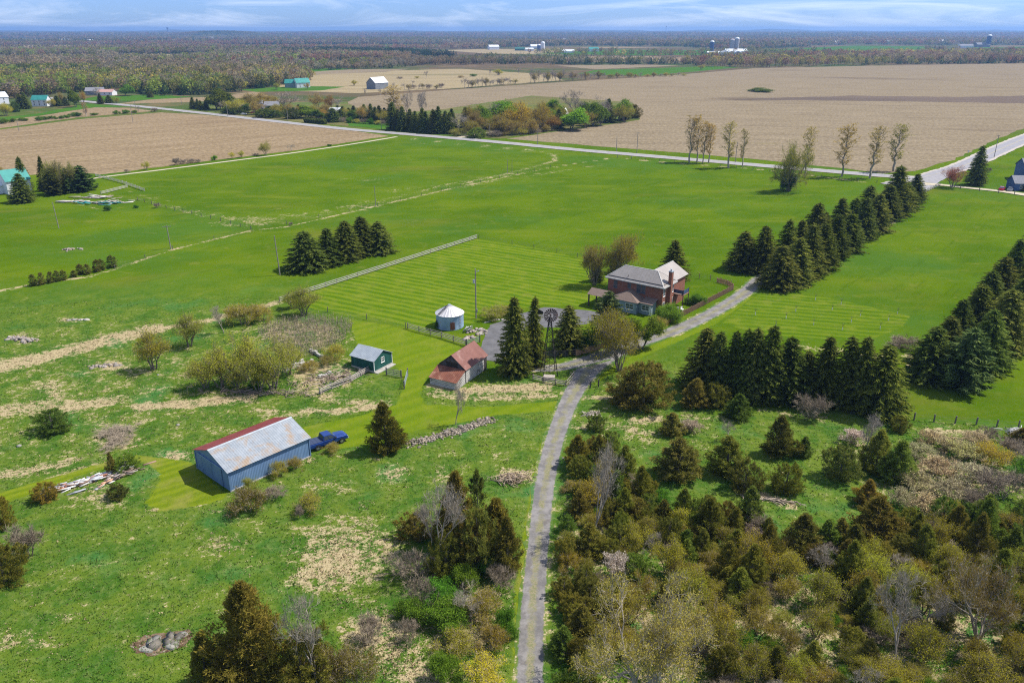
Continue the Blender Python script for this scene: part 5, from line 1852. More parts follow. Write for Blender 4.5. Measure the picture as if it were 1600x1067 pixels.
b1 = farm('field_barn', 590, 139, 17, 13, 6.0, 11.0, .9, M_GREYWALL, M_WROOF, 'grey barn with shiny white roof in the far tan fields', 'barn', 0)
b2 = farm('teal_house', 456, 137, 12, 9, 4.5, 8, .1, M_SIDING, M_TEAL, 'teal-roofed house beyond the left copse', 'house', 2)
farm('teal_house', 472, 137, 14, 9, 5, 9, .6, M_WSIDE, M_TEAL, 'larger teal-roofed house right of its twin', 'house', 2)


def silo(px, py, r, h, mat, label, group, dome=True):
    root = empty('silo', G(px, py), 0, label=label, cat='silo', group=group)
    e = MB(); e.tube((0, 0, 0), (0, 0, h), r, r, 20); e.build('wall', mat, root)
    e = MB()
    for i in range(4):
        a0, a1 = math.pi / 2 * i / 4, math.pi / 2 * (i + 1) / 4
        e.tube((0, 0, h + r * .7 * math.sin(a0)), (0, 0, h + r * .7 * math.sin(a1)), r * math.cos(a0) + .01, r * math.cos(a1) + .02, 20, cap=False)
    e.build('roof', M_WROOF if dome else M_SILOG, root)


GF = 'far farm buildings'
farm('far_barn', 812, 79.5, 26, 14, 5, 9, .1, M_DKGREEN, M_DKGREEN, 'dark green far shed left of the blue silos', 'barn', 0, GF)
farm('far_barn', 827, 80, 22, 13, 5, 8, .1, M_WSIDE, M_WROOF, 'pale far barn between green shed and silos', 'barn', 0, GF)
farm('far_barn', 834, 76.5, 22, 13, 7, 12, .3, M_WSIDE, M_WROOF, 'tall white far barn behind the yellow trees', 'barn', 0, GF)
silo(842, 80, 5, 14, M_SILO, 'left blue silo of the far centre farm', 'far silos')
silo(848, 79, 6, 19, M_WSIDE, 'white-domed silo of the far centre farm', 'far silos')
farm('far_barn', 887, 83, 32, 15, 4, 8, .05, M_WSIDE, M_WROOF, 'long white far barn in the green strip', 'barn', 0, GF)
farm('far_barn', 927, 81, 26, 16, 6, 11, .2, M_WSIDE, M_TEAL, 'far house with teal roof beside yellow trees', 'house', 0, GF)
farm('far_barn', 1114, 85.5, 30, 14, 4, 7, .05, M_WSIDE, M_WROOF, 'low white barn under the dark far silo', 'barn', 0, GF)
farm('far_barn', 1149, 85, 52, 22, 7, 12, .05, M_WSIDE, M_WROOF, 'largest white barn on the right far farm', 'barn', 0, GF)
for k, x in enumerate((1132, 1141, 1150, 1158)):
    c = G(x, 86.5)
    root = empty('hoop_barn', c, 1.57, label='hoop barn, %s from the left at the right far farm' % ORD[k], cat='barn', group='arched hoop barns')
    e = MB()
    pr_ = [(9 * math.cos(math.pi * i / 10), 9 * math.sin(math.pi * i / 10)) for i in range(11)]
    e.prism(pr_, -14, 14)
    e.build('shell', M_WROOF, root)
silo(1111.5, 84, 5, 26, M_SILO, 'tall dark blue silo beside the low white barn', 'far silos')
silo(1143, 82, 6, 28, M_SILOG, 'left grey silo behind the largest white barn', 'far silos', False)
silo(1150, 82, 6, 32, M_SILOG, 'right grey silo behind the largest white barn', 'far silos')
farm('far_barn', 1534, 74, 44, 20, 8, 14, .05, M_GREYWALL, M_GREYROOF, 'grey far barn on the right with dark silo', 'barn', 0, GF)
silo(1543, 74, 7, 34, M_SILO, 'dark silo at the far right barn', 'far silos')
farm('far_barn', 1508, 75, 44, 20, 6, 11, .05, M_WSIDE, M_GREYROOF, 'low pale shed left of the far right barn', 'barn', 0, GF)
for k, (x, y) in enumerate(((97, 66), (106, 65.5), (143, 67), (690, 66), (700, 67.5), (716, 68), (771, 78), (880, 65), (1310, 70), (1388, 69), (1470, 68), (210, 64), (330, 62))):
    farm('far_house', x, y, 30, 16, 8, 13, .2 * (k % 4), M_WSIDE, [M_WROOF, M_GREYROOF][k % 2], 'pale far house, %s of the scattered ones near the horizon woods' % ORD[k], 'house', 0, 'scattered far houses')
q = G(263, 54.5)
root = empty('water_tower', q, 0, label='water tower rising above the horizon woods at left', cat='water tower')
e = MB(); e.tube((0, 0, 0), (0, 0, 62), 5, 4, 12); e.build('stem', M_SILO, root)
e = MB()
e.tube((0, 0, 58), (0, 0, 62), 5, 12, 16); e.tube((0, 0, 62), (0, 0, 70), 12, 12, 16); e.tube((0, 0, 70), (0, 0, 74), 12, 4, 16)
e.build('tank', M_SILO, root)
q = G(1040, 58)
root = empty('radio_mast', q, 0, label='thin radio mast above the horizon right of centre', cat='radio mast')
e = MB(); e.tube((0, 0, 0), (0, 0, 76), 1.6, .9, 6); e.build('shaft', M_SILO, root)
e = MB(); e.tube((0, 0, 70), (0, 0, 77), 3, 3, 8); e.build('antenna', M_SILO, root)


def small_car(loc, ang_, col, label):
    root = empty('parked_car', loc, ang_, label=label, cat='car', group='cars parked at the neighbours')
    cm_ = carpaint('car_paint', col, .3)
    b = MB()
    sec = lambda x, hw, z1: [(x, -hw, .35), (x, -hw, z1 - .12), (x, -hw * .85, z1), (x, hw * .85, z1), (x, hw, z1 - .12), (x, hw, .35)]
    loft(b, [sec(-2.2, .75, .85), sec(-2.0, .86, .98), sec(-1, .9, 1.0), sec(1.0, .9, .98), sec(1.9, .85, .86), sec(2.2, .72, .7)])
    loft(b, [[(x, -w_, z_), (x, w_, z_), (x, w_ * .999, z_ + .001), (x, -w_ * .999, z_ + .001)] for x, w_, z_ in ((-1.2, .6, 1.43), (.3, .62, 1.43))])
    b.build('body', cm_, root, bevel=.05)
    g = MB()
    g.add([(-1.9, -.78, .97), (1.05, -.78, .97), (1.05, .78, .97), (-1.9, .78, .97), (-1.25, -.6, 1.42), (.3, -.6, 1.42), (.3, .6, 1.42), (-1.25, .6, 1.42)],
          [(0, 1, 5, 4), (1, 2, 6, 5), (2, 3, 7, 6), (3, 0, 4, 7)])
    g.build('window', M_GLASS, root)
    for x in (-1.35, 1.35):
        for y in (-.8, .8):
            wheel(root, x, y, .32, .2)
    for y in (-.55, .55):
        h = MB(); h.box(2.12, 2.19, y - .16, y + .16, .55, .68); h.build('headlight', M_LAMP, root)


small_car(G(1565, 297.5), .9, (.45, .01, .03), 'bright red car parked in front of the blue garage')
small_car(G(1578, 298.5), .9, (.25, .26, .28), 'grey car parked beside the bright red car')
small_car(G(381, 179.5), .2, (.7, .7, .72), 'white car parked by the roadside copse')
small_car(G(397, 177.5), .3, (.4, .02, .02), 'red car parked under the orange trees')
# ================================================================== TREES AND SHRUBS
M_BARK = surf('bark', (.095, .08, .068), (.16, .14, .12), 2, .95, stretch=(3, 3, .5))
M_BARKM = surf('brown_bark', (.13, .108, .085), (.22, .185, .145), 2, .95, stretch=(3, 3, .5))
M_BARKG = surf('grey_bark', (.25, .215, .17), (.40, .345, .275), 2, .95, stretch=(3, 3, .5))
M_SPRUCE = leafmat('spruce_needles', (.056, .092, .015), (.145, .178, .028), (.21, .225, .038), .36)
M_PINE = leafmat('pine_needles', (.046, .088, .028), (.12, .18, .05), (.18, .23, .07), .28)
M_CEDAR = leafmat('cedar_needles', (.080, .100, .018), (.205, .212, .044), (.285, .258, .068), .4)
M_BUD = leafmat('bud_leaves', (.30, .27, .025), (.52, .47, .055), None, .4)
M_LEAF = leafmat('fresh_leaves', (.075, .155, .018), (.20, .31, .04), None, .4)
M_TWIG = leafmat('twigs', (.17, .135, .095), (.36, .295, .215), None, .0, use_col=False)
M_BLOSSOM = leafmat('catkins', (.42, .36, .16), (.62, .55, .30), None, .3)


def unit(a):
    return a / (np.linalg.norm(a, axis=-1, keepdims=True) + 1e-9)


def leaf_tris(P, D, Ln, Wd, rg):
    """sliver triangles: base at P, pointing along D"""
    D = unit(D)
    r = unit(np.cross(D, rg.normal(size=D.shape)))
    w = (r * (np.asarray(Wd)[:, None] / 2))
    V = np.stack([P - w, P + w, P + D * np.asarray(Ln)[:, None]], 1).reshape(-1, 3)
    F = np.arange(len(P) * 3).reshape(-1, 3)
    return V, F


def tube_np(segs, sides):
    """segs: list of (p, q, r0, r1)"""
    p = np.array([s[0] for s in segs], float)
    q = np.array([s[1] for s in segs], float)
    r0 = np.array([s[2] for s in segs])
    r1 = np.array([s[3] for s in segs])
    d = unit(q - p)
    ref = np.where(np.abs(d[:, 2:3]) < .9, np.array([[0, 0, 1.]]), np.array([[1., 0, 0]]))
    a = unit(np.cross(d, ref))
    b_ = np.cross(d, a)
    V = []
    for c, r in ((p, r0), (q, r1)):
        for k in range(sides):
            t = 2 * math.pi * k / sides
            V.append(c + (a * math.cos(t) + b_ * math.sin(t)) * r[:, None])
    V = np.stack(V, 1)                     # n, 2*sides, 3
    n = len(segs)
    F = []
    base = (np.arange(n) * 2 * sides)[:, None]
    for k in range(sides):
        k2 = (k + 1) % sides
        F.append(np.concatenate([base + k, base + k2, base + sides + k2], 1))
        F.append(np.concatenate([base + k, base + sides + k2, base + sides + k], 1))
    return V.reshape(-1, 3), np.concatenate(F)


PROTO = {}


def add_proto(kind, leaf, wood, lm, wm):
    """leaf/wood: (V, F, v) arrays or None. stores crown mesh, trunk mesh and a joined mesh"""
    d = {}
    Vs, Fs, vs, mi, o_ = [], [], [], [], 0
    for i, (part, mat) in enumerate(((leaf, lm), (wood, wm))):
        if part is None:
            continue
        V, F, v = part
        d['crown' if i == 0 else 'trunk'] = tri_mesh(kind + ('_crown' if i == 0 else '_trunk'), V, F, mat, {'v': ('FLOAT', v)}, smooth=False)
        Vs.append(V)
        Fs.append(F + o_)
        vs.append(v)
        mi.append(np.full(len(F), len(mi)))
        o_ += len(V)
    d['one'] = tri_mesh(kind, np.concatenate(Vs), np.concatenate(Fs), [m_ for m_, p_ in ((lm, leaf), (wm, wood)) if p_ is not None],
                        {'v': ('FLOAT', np.concatenate(vs))}, np.concatenate(mi))
    A_ = np.concatenate(Vs)
    d['h'] = A_[:, 2].max()
    d['r'] = np.percentile(np.hypot(A_[:, 0], A_[:, 1]), 97)
    PROTO.setdefault(kind, []).append(d)


def conifer(kind, H, R_, seed, mat, levels, nb, sl, droop, pw, lean_up=.0, gap=0.0, dens=3):
    rg = np.random.default_rng(seed)
    P, D, Ln, Wd, v = [], [], [], [], []
    for i in range(levels):
        f = (i + rg.uniform(0, .6)) / levels
        z = H * (.02 + .965 * f)
        r = R_ * max(.03, (1 - f)) ** pw * (min(1, .72 + f * 2.2))
        k = max(4, int(nb * (.45 + .55 * r / R_)))
        a0 = rg.uniform(0, 6.28)
        for j in range(k):
            if rg.uniform() < gap:
                continue
            az = a0 + 2 * math.pi * j / k + rg.normal(0, .2)
            rr = r * rg.uniform(.72, 1.14)
            m_ = max(3, int(rr / .22))
            t = np.linspace(.12, 1, m_)
            dr = droop * rg.uniform(.6, 1.3)
            o = np.stack([np.cos(az) * rr * t, np.sin(az) * rr * t, z - dr * rr * t + lean_up * rr * t ** 2], 1)
            vb = rg.uniform(0, .45)
            for s_ in range(dens):
                sd = rg.uniform(-1, 1, m_)
                out = np.array([math.cos(az), math.sin(az), -dr * .5])
                lat = np.array([-math.sin(az), math.cos(az), 0])
                d_ = out * .8 + lat * sd[:, None] * .9 + rg.normal(0, .22, (m_, 3)) + np.array([0, 0, -.18])
                P.append(o + rg.normal(0, .05, (m_, 3)))
                D.append(d_)
                ln = sl * (1.15 - .5 * t) * rg.uniform(.7, 1.25, m_)
                Ln.append(ln)
                Wd.append(ln * rg.uniform(.28, .5, m_))
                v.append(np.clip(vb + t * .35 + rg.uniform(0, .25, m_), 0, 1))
    # leader
    n = 40
    zz = rg.uniform(.9, .985, n) * H
    P.append(np.stack([rg.normal(0, .05, n), rg.normal(0, .05, n), zz], 1))
    D.append(np.stack([rg.normal(0, .6, n), rg.normal(0, .6, n), np.ones(n)], 1))
    Ln.append(np.full(n, sl * .75))
    Wd.append(np.full(n, sl * .2))
    v.append(rg.uniform(.3, .9, n))
    V, F = leaf_tris(np.concatenate(P), np.concatenate(D), np.concatenate(Ln), np.concatenate(Wd), rg)
    tV, tF = tube_np([((0, 0, -.1), (0, 0, H * .5), R_ * .075, R_ * .05), ((0, 0, H * .5), (0, 0, H * .96), R_ * .05, .02)], 7)
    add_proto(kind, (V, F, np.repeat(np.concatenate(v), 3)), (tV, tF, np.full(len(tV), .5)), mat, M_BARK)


def cedar(kind, H, R_, seed, shape, n_pl, per, ll, mat=None, flare=.25, ragged=.15):
    """red cedar: many upright plumes of fine foliage over an uneven cone or egg"""
    rg = np.random.default_rng(seed)
    P, D, Ln, Wd, v = [], [], [], [], []
    lobes = rg.uniform(0, 6.28, 4)
    for i in range(n_pl):
        f = rg.uniform(0, 1) ** 1.25
        az = rg.uniform(0, 6.28)
        z = H * (.05 + .93 * f)
        if shape == 'cone':
            env = (1 - f) ** .8 * (.62 + .38 * min(1, f * 5))
        elif shape == 'egg':
            env = math.sqrt(max(0, 1 - ((f - .36) / .66) ** 2)) if f > .36 else .78 + .22 * f / .36
        else:
            env = (1 - f ** 2.4) ** .6 * (.8 + .2 * min(1, f * 5))
        lob = 1 + ragged * math.sin(3 * az + lobes[0] + 4 * f) + ragged * math.sin(5 * az + lobes[1] - 7 * f)
        r = R_ * max(.02, env) * lob * (1 - .55 * rg.uniform() ** 2.2)
        tip = np.array([math.cos(az) * r, math.sin(az) * r, z])
        ax = unit(np.array([math.cos(az) * (.75 - .4 * f), math.sin(az) * (.75 - .4 * f), .35 + .7 * f]) + rg.normal(0, .18, 3))
        pl = rg.uniform(.6, 1.5) * (.55 + .25 * R_) * (1 - .35 * f)
        t = rg.uniform(0, 1, per) ** .8
        sp_ = (.21 * pl) * np.sqrt(1 - t * .92)[:, None] * rg.normal(0, .75, (per, 3))
        p_ = tip + ax * ((t - .8) * pl)[:, None] + sp_
        p_[:, 2] = np.maximum(p_[:, 2], .05)
        d_ = ax * .55 + unit(sp_) * .6 + rg.normal(0, .35, (per, 3)) + np.array([0, 0, .12])
        P.append(p_)
        D.append(d_)
        ln = ll * rg.uniform(.55, 1.35, per)
        Ln.append(ln)
        Wd.append(ln * rg.uniform(.25, .42, per))
        vb = rg.uniform(0, .5)
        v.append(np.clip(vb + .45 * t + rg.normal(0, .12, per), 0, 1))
    V, F = leaf_tris(np.concatenate(P), np.concatenate(D), np.concatenate(Ln), np.concatenate(Wd), rg)
    segs = [((0, 0, -.1), (0, 0, H * .45), R_ * .08, R_ * .05), ((0, 0, H * .45), (0, 0, H * .9), R_ * .05, .02)]
    for k in range(14):
        a = rg.uniform(0, 6.28)
        z = rg.uniform(.08, .7) * H
        r = R_ * .7 * (1 - z / H)
        segs.append(((0, 0, z), (math.cos(a) * r, math.sin(a) * r, z + r * .5), .035, .012))
    tV, tF = tube_np(segs, 5)
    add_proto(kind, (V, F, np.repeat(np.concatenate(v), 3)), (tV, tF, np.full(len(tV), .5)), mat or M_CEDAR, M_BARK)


def skeleton(rg, H, stems, spread, depth, kids, shrink, r0, up=.25, first=.3, wob=.18, base_r=.15):
    """branching wood -> thick segs, thin segs, twig tips (pos, dir)"""
    thick, thin, tips = [], [], []

    def grow(p, d, ln, r, lev):
        nseg = 3 if lev < 2 else 2
        pts = [p]
        for k in range(nseg):
            d = unit(d + rg.normal(0, wob, 3) + np.array([0, 0, up * .3]))
            q = p + d * ln / nseg
            ra, rb_ = r * (1 - .4 * k / nseg), r * (1 - .4 * (k + 1) / nseg)
            (thick if lev < 2 else thin).append((p, q, ra, rb_))
            p = q
            pts.append(p)
        if lev >= depth:
            tips.append((p, d, ln))
            tips.append((pts[1], d, ln))
            return
        nk = kids if lev else kids + 1
        for k in range(nk):
            f = 1.0 if k < 2 else rg.uniform(.35, .9)
            i = min(nseg - 1, int(f * nseg - 1e-6))
            b0 = pts[i] + (pts[i + 1] - pts[i]) * (f * nseg - i)
            side = unit(np.cross(d, rg.normal(size=3)))
            dd = unit(d * rg.uniform(.55, .95) + side * spread * rg.uniform(.6, 1.3) + np.array([0, 0, up]))
            grow(b0, dd, ln * shrink * rg.uniform(.75, 1.15), r * (.62 if k < 2 else .45), lev + 1)
    for s_ in range(stems):
        az = 2 * math.pi * s_ / max(1, stems) + rg.uniform(-.5, .5)
        tl = (0.0 if stems == 1 else rg.uniform(.15, .55)) * (1 if stems < 6 else 1.3)
        d = unit(np.array([math.cos(az) * tl, math.sin(az) * tl, 1.0]))
        p = np.array([math.cos(az) * base_r * (stems > 1), math.sin(az) * base_r * (stems > 1), -.1])
        grow(p, d, H * first * rg.uniform(.85, 1.15), r0, 0)
    return thick, thin, tips


def broadleaf(kind, H, seed, stems, spread, depth, kids, shrink, r0, lm, wm=None, leaves=0, lsize=.2, lspread=.35, up=.25, first=.3,
              twigs=3, tw_len=.6, tw_w=.035, wob=.18, base_r=.15, flatten=1.0):
    rg = np.random.default_rng(seed)
    thick, thin, tips = skeleton(rg, H, stems, spread, depth, kids, shrink, r0, up, first, wob, base_r)
    parts = []
    for sg, sides in ((thick, 6), (thin, 3)):
        if sg:
            parts.append(tube_np(sg, sides))
    tp = np.array([t[0] for t in tips])
    td = np.array([t[1] for t in tips])
    if twigs:
        P = np.repeat(tp, twigs, 0)
        D = np.repeat(td, twigs, 0) + rg.normal(0, .6, (len(P), 3)) + np.array([0, 0, up])
        parts.append(leaf_tris(P, D, tw_len * rg.uniform(.5, 1.3, len(P)), np.full(len(P), tw_w), rg))
    V, F, o_ = [], [], 0
    for a, b_ in parts:
        V.append(a)
        F.append(b_ + o_)
        o_ += len(a)
    V = np.concatenate(V)
    F = np.concatenate(F)
    sc = H / V[:, 2].max()
    V[:, 2] *= sc
    vw = np.repeat(rg.uniform(.2, 1, len(F) * 3 // 3 + 1), 3)[:len(V)] if False else rg.uniform(.3, .9, len(V))
    leaf = None
    if leaves:
        P = np.repeat(tp, leaves, 0)
        P[:, 2] *= sc
        off = rg.normal(0, lspread, P.shape)
        P = P + off
        P[:, 2] = np.maximum(P[:, 2], .1)
        D = rg.normal(0, 1, P.shape) + np.array([0, 0, .4])
        ln = lsize * rg.uniform(.6, 1.4, len(P))
        vt = np.repeat(rg.uniform(0, .6, len(tp)), leaves) + rg.uniform(0, .4, len(P))
        lV, lF = leaf_tris(P, D, ln, ln * .75, rg)
        leaf = (lV, lF, np.repeat(vt, 3))
    add_proto(kind, leaf, (V, F, vw), lm, wm or M_BARK)


for s_ in range(4):
    conifer('spruce', 10, 2.7, 20 + s_, M_SPRUCE, 36, 12, .56, .26 + .08 * (s_ % 2), .58 + .06 * (s_ % 3), .10, .06, 4)
for s_ in range(2):
    conifer('pine', 10, 3.2, 40 + s_, M_PINE, 17, 9, .85, -.05, .62, .22, .08, 5)
for s_ in range(3):
    cedar('cedar', 6, 2.1, 50 + s_, 'cone', 200, 85, .21)
for s_ in range(3):
    cedar('cedar_round', 5, 2.3, 60 + s_, 'egg', 210, 85, .21, ragged=.2)
for s_ in range(2):
    cedar('cedar_col', 6, 1.2, 70 + s_, 'col', 110, 60, .24)
for s_ in range(3):
    broadleaf('bud', 7, 80 + s_, 4, .66, 4, 3, .74, .10, M_BUD, M_BARKM, 9, .115, .30, .20, .23, 1, .5, base_r=.3)
for s_ in range(3):
    broadleaf('leafy', 7, 90 + s_, 2, .65, 4, 3, .72, .15, M_LEAF, None, 26, .24, .36, .2, .27, 1, .5)
for s_ in range(3):
    broadleaf('bare', 9, 100 + s_, 1, .62, 5, 3, .71, .17, M_BUD, M_BARKG, 0, up=.2, first=.30, twigs=3, tw_len=.7, tw_w=.03)
for s_ in range(2):
    cedar('cedar_big', 9, 3.5, 55 + s_, 'cone', 430, 100, .24, ragged=.22)
    broadleaf('bud_big', 11, 185 + s_, 4, .60, 5, 3, .72, .2, M_BUD, M_BARKG, 11, .10, .26, .2, .28, 2, .5)


def poplar(kind, H, seed):
    rg = np.random.default_rng(seed)
    segs, P, D = [], [], []
    p = np.array([0, 0, -.1])
    axis = []
    for k in range(10):
        q = np.array([rg.normal(0, .12), rg.normal(0, .12), H * (k + 1) / 10])
        segs.append((p, q, .20 * (1 - k / 10.5), .20 * (1 - (k + 1) / 10.5)))
        axis.append((p, q))
        p = q
    for i in range(46):
        f = .2 + .78 * (i + rg.uniform()) / 46
        k = min(9, int(f * 10))
        b0 = axis[k][0] + (axis[k][1] - axis[k][0]) * (f * 10 - k)
        a = rg.uniform(0, 6.28)
        ln = H * (.05 + .15 * math.sin(math.pi * min(1, (f - .1) * 1.05)) * rg.uniform(.5, 1.1))
        d = unit(np.array([math.cos(a) * .55, math.sin(a) * .55, .9]))
        m_ = b0 + d * ln * .55
        e_ = m_ + unit(d + np.array([0, 0, .5]) + rg.normal(0, .15, 3)) * ln * .45
        segs += [(b0, m_, .05, .03), (m_, e_, .03, .012)]
        for t in range(7):
            s0 = b0 + (e_ - b0) * rg.uniform(.25, 1)
            e2 = s0 + unit(d + rg.normal(0, .6, 3)) * rg.uniform(.4, 1.1)
            segs.append((s0, e2, .016, .006))
            P += [s0 + (e2 - s0) * rg.uniform(.3, 1.05) + rg.normal(0, .1, 3) for _ in range(4)]
    V, F = tube_np(segs, 4)
    P = np.array(P)
    n = len(P)
    lV, lF = leaf_tris(P, rg.normal(0, 1, (n, 3)) + np.array([0, 0, .3]), .24 * rg.uniform(.6, 1.4, n), np.full(n, .2), rg)
    add_proto(kind, (lV, lF, np.repeat(rg.uniform(0, 1, n), 3)), (V, F, np.full(len(V), .5)), M_BUD, M_BARKG)


for s_ in range(3):
    poplar('poplar', 16, 110 + s_)
for s_ in range(3):
    broadleaf('shrub_bare', 3, 120 + s_, 9, .55, 3, 3, .72, .04, M_BUD, M_TWIG, 0, up=.12, first=.42, twigs=5, tw_len=.6, tw_w=.035, base_r=.3)
for s_ in range(3):
    broadleaf('shrub_bud', 3, 130 + s_, 8, .6, 3, 3, .72, .04, M_BUD, M_TWIG, 13, .095, .22, .12, .42, 3, .5, .03, base_r=.3)
for s_ in range(2):
    broadleaf('shrub_blossom', 3.2, 140 + s_, 8, .6, 3, 3, .72, .04, M_BLOSSOM, M_TWIG, 5, .16, .16, .12, .42, 4, .5, .03, base_r=.3)
for s_ in range(3):
    broadleaf('shrub_leaf', 3, 150 + s_, 8, .6, 3, 3, .72, .04, M_LEAF, M_TWIG, 30, .14, .26, .1, .42, 1, .4, .03, base_r=.3)
for s_ in range(2):
    broadleaf('willow', 16, 160 + s_, 6, .5, 4, 3, .74, .22, M_BUD, M_BARKG, 9, .30, .45, .22, .28, 3, 1.0, .06, base_r=.4)
for s_ in range(2):
    broadleaf('dome', 12, 195 + s_, 9, .5, 4, 3, .74, .16, M_BUD, M_BARKM, 6, .22, .4, .1, .34, 2, .8, .05, base_r=.5)
for s_ in range(2):
    broadleaf('dense', 12, 170 + s_, 2, .6, 4, 4, .70, .22, M_LEAF, None, 20, .55, .65, .2, .26, 0, .5)

TYPE = {'spruce': 'spruce_tree', 'pine': 'pine_tree', 'cedar': 'cedar_tree', 'cedar_round': 'cedar_tree', 'cedar_col': 'cedar_tree', 'bud': 'budding_tree', 'leafy': 'leafy_tree',
        'bare': 'bare_tree', 'cedar_big': 'cedar_tree', 'bud_big': 'budding_tree', 'dome': 'budding_tree', 'poplar': 'poplar_tree', 'shrub_bare': 'bare_shrub', 'shrub_bud': 'budding_shrub', 'shrub_blossom': 'flowering_shrub', 'shrub_leaf': 'leafy_shrub', 'willow': 'willow_tree', 'dense': 'leafy_tree'}
CROWNED = {'cedar_big', 'spruce', 'pine', 'cedar', 'cedar_round', 'cedar_col', 'shrub_leaf', 'shrub_bud', 'shrub_blossom', 'shrub_bare'}
TREES = []


def tree(kind, px, bot, top, wpx, label=None, tint=(1, 1, 1), group=None, parts=True, world=None):
    if kind == 'bud' and group is None or kind == 'bud' and group and 'grove' in group:
        tint = (tint[0] * .86, tint[1] * .98, tint[2])
    """place a plant: px/bot = foot in the photo survey, top = its tip, wpx = crown width"""
    if world:
        X, Y, h, r = world
    else:
        q = G(px, bot)
        r = wpx / 2 / FP * depth(q.y)
        X, Y = q.x, q.y
        if kind in CROWNED:
            Y += r * .75
            X *= Y / q.y
            r = wpx / 2 / FP * depth(Y)
        h = max(.5, hgt(X, Y, top))
    lst = PROTO[kind]
    d = lst[R.randrange(len(lst))]
    sxy = r / d['r']
    sz = h / d['h']
    cat = 'shrub' if 'shrub' in kind else 'tree'
    nm = TYPE[kind]
    sc = (sxy * R.uniform(.95, 1.05), sxy * R.uniform(.95, 1.05), sz)
    rz = R.uniform(0, 6.28)
    br_ = R.uniform(.82, 1.2) if kind in ('spruce', 'pine', 'cedar', 'cedar_round') else 1
    c4 = (tint[0] * br_ * R.uniform(.9, 1.15), tint[1] * br_ * R.uniform(.95, 1.05), tint[2] * br_ * R.uniform(.9, 1.1), 1)
    if parts:
        o = empty(nm, (X, Y, 0), rz)
        o.rotation_euler = (R.gauss(0, .025), R.gauss(0, .025), rz)
        o.scale = sc
        for pn in ('trunk', 'crown'):
            if pn in d:
                nm_ = pn if not (pn == 'trunk' and 'shrub' in kind) else 'stems'
                c = link(nm_, d[pn], o)
                c.color = c4
    else:
        o = link(nm, d['one'], None, (X, Y, 0))
        o.rotation_euler = (R.gauss(0, .025), R.gauss(0, .025), rz)
        o.scale = sc
        o.color = c4
    tag(o, label, cat, group)
    TREES.append((X, Y, r))
    return o


def row(items, tmpl, group, kind=None, sort=None, parts=True, tints=None):
    """items: (px, bottom, top, width[, kind[, adjective/tint]]) ; label gets {o} ordinal and {k} kind words"""
    items = sorted(items, key=sort or (lambda t: t[0]))
    for i, it in enumerate(items):
        k = it[4] if len(it) > 4 else kind
        if 'copse' in group:
            it = (it[0] + R.uniform(-1.5, 1.5), it[1], it[2] + R.uniform(-3, 4), it[3] * 1.3, *it[4:])
        if k == 'spruce' and it[3] > 28 and 'copse' not in group:
            it = (it[0], it[1], it[2] + R.uniform(-4, 4), it[3] * R.uniform(1.1, 1.38), *it[4:])
        ad = it[5] if len(it) > 5 else ''
        tree(k, *it[:4], label=tmpl.format(o=ORD[i], a=ad, k=TYPE[k].replace('_', ' ')).replace('  ', ' '), tint=TINT.get(ad, (1, 1, 1)), group=group, parts=parts)


TINT = {'': (1, 1, 1), 'brown': (1.04, .92, .74), 'rusty': (1.14, .90, .64), 'olive': (1.06, 1.05, .72), 'dark green': (.7, .95, .75), 'green': (.85, 1.15, .8), 'grey': (1, 1, 1.05), 'bright lime': (1.6, 1.6, 1.0),
        'lime': (1.35, 1.4, .8), 'orange': (1.0, .78, .5), 'red-brown': (.85, .58, .50), 'tan': (1.05, .88, 1.6), 'yellow': (1.1, 1.0, .7), 'pale': (1.3, 1.25, 2.2), 'brown bud': (.80, .74, .8), 'white': (1.25, 1.3, 2.1), 'dusky': (.7, .65, 1.0), 'pink': (.9, .5, 1.4)}

# ---- spruces of the home field
row([(482, 428, 360, 62), (515, 418, 352, 44), (541, 412, 346, 46), (567, 402, 340, 44), (595, 400, 345, 44)], 'dark spruce, {o} from the left in the cluster beyond the rail fence', 'spruce cluster in the field', 'spruce')
# ---- left row of the lane windbreak (behind) and right row (front)
row([(1162, 428, 358, 46), (1190, 430, 348, 40), (1225, 420, 337, 42), (1246, 412, 345, 36), (1268, 402, 318, 42), (1284, 395, 328, 34), (1307, 388, 309, 44), (1330, 372, 305, 40), (1352, 352, 290, 42)],
    'spruce, {o} from the house end in the rear row of the lane windbreak', 'rear row of lane windbreak', 'spruce')
row([(1217, 457, 378, 54), (1240, 448, 372, 46), (1262, 436, 350, 46), (1283, 426, 345, 44), (1302, 408, 335, 44), (1321, 397, 332, 44), (1345, 378, 305, 46), (1365, 366, 298, 44), (1382, 347, 287, 44),
     (1397, 340, 253, 50), (1411, 329, 283, 42), (1428, 318, 268, 32)], 'spruce, {o} from the house end in the front row of the lane windbreak', 'front row of lane windbreak', 'spruce')
# ---- near block
row([(1097, 620, 514, 62), (1120, 624, 514, 48), (1139, 628, 512, 46), (1156, 632, 510, 46), (1174, 634, 506, 48), (1193, 636, 510, 50), (1227, 638, 523, 56), (1279, 640, 525, 58), (1319, 646, 521, 58), (1338, 650, 527, 50), (1370, 660, 536, 74), (1252, 632, 545, 44)],
    'tall dark spruce, {o} from the drive in the near windbreak block', 'near windbreak block', 'spruce')
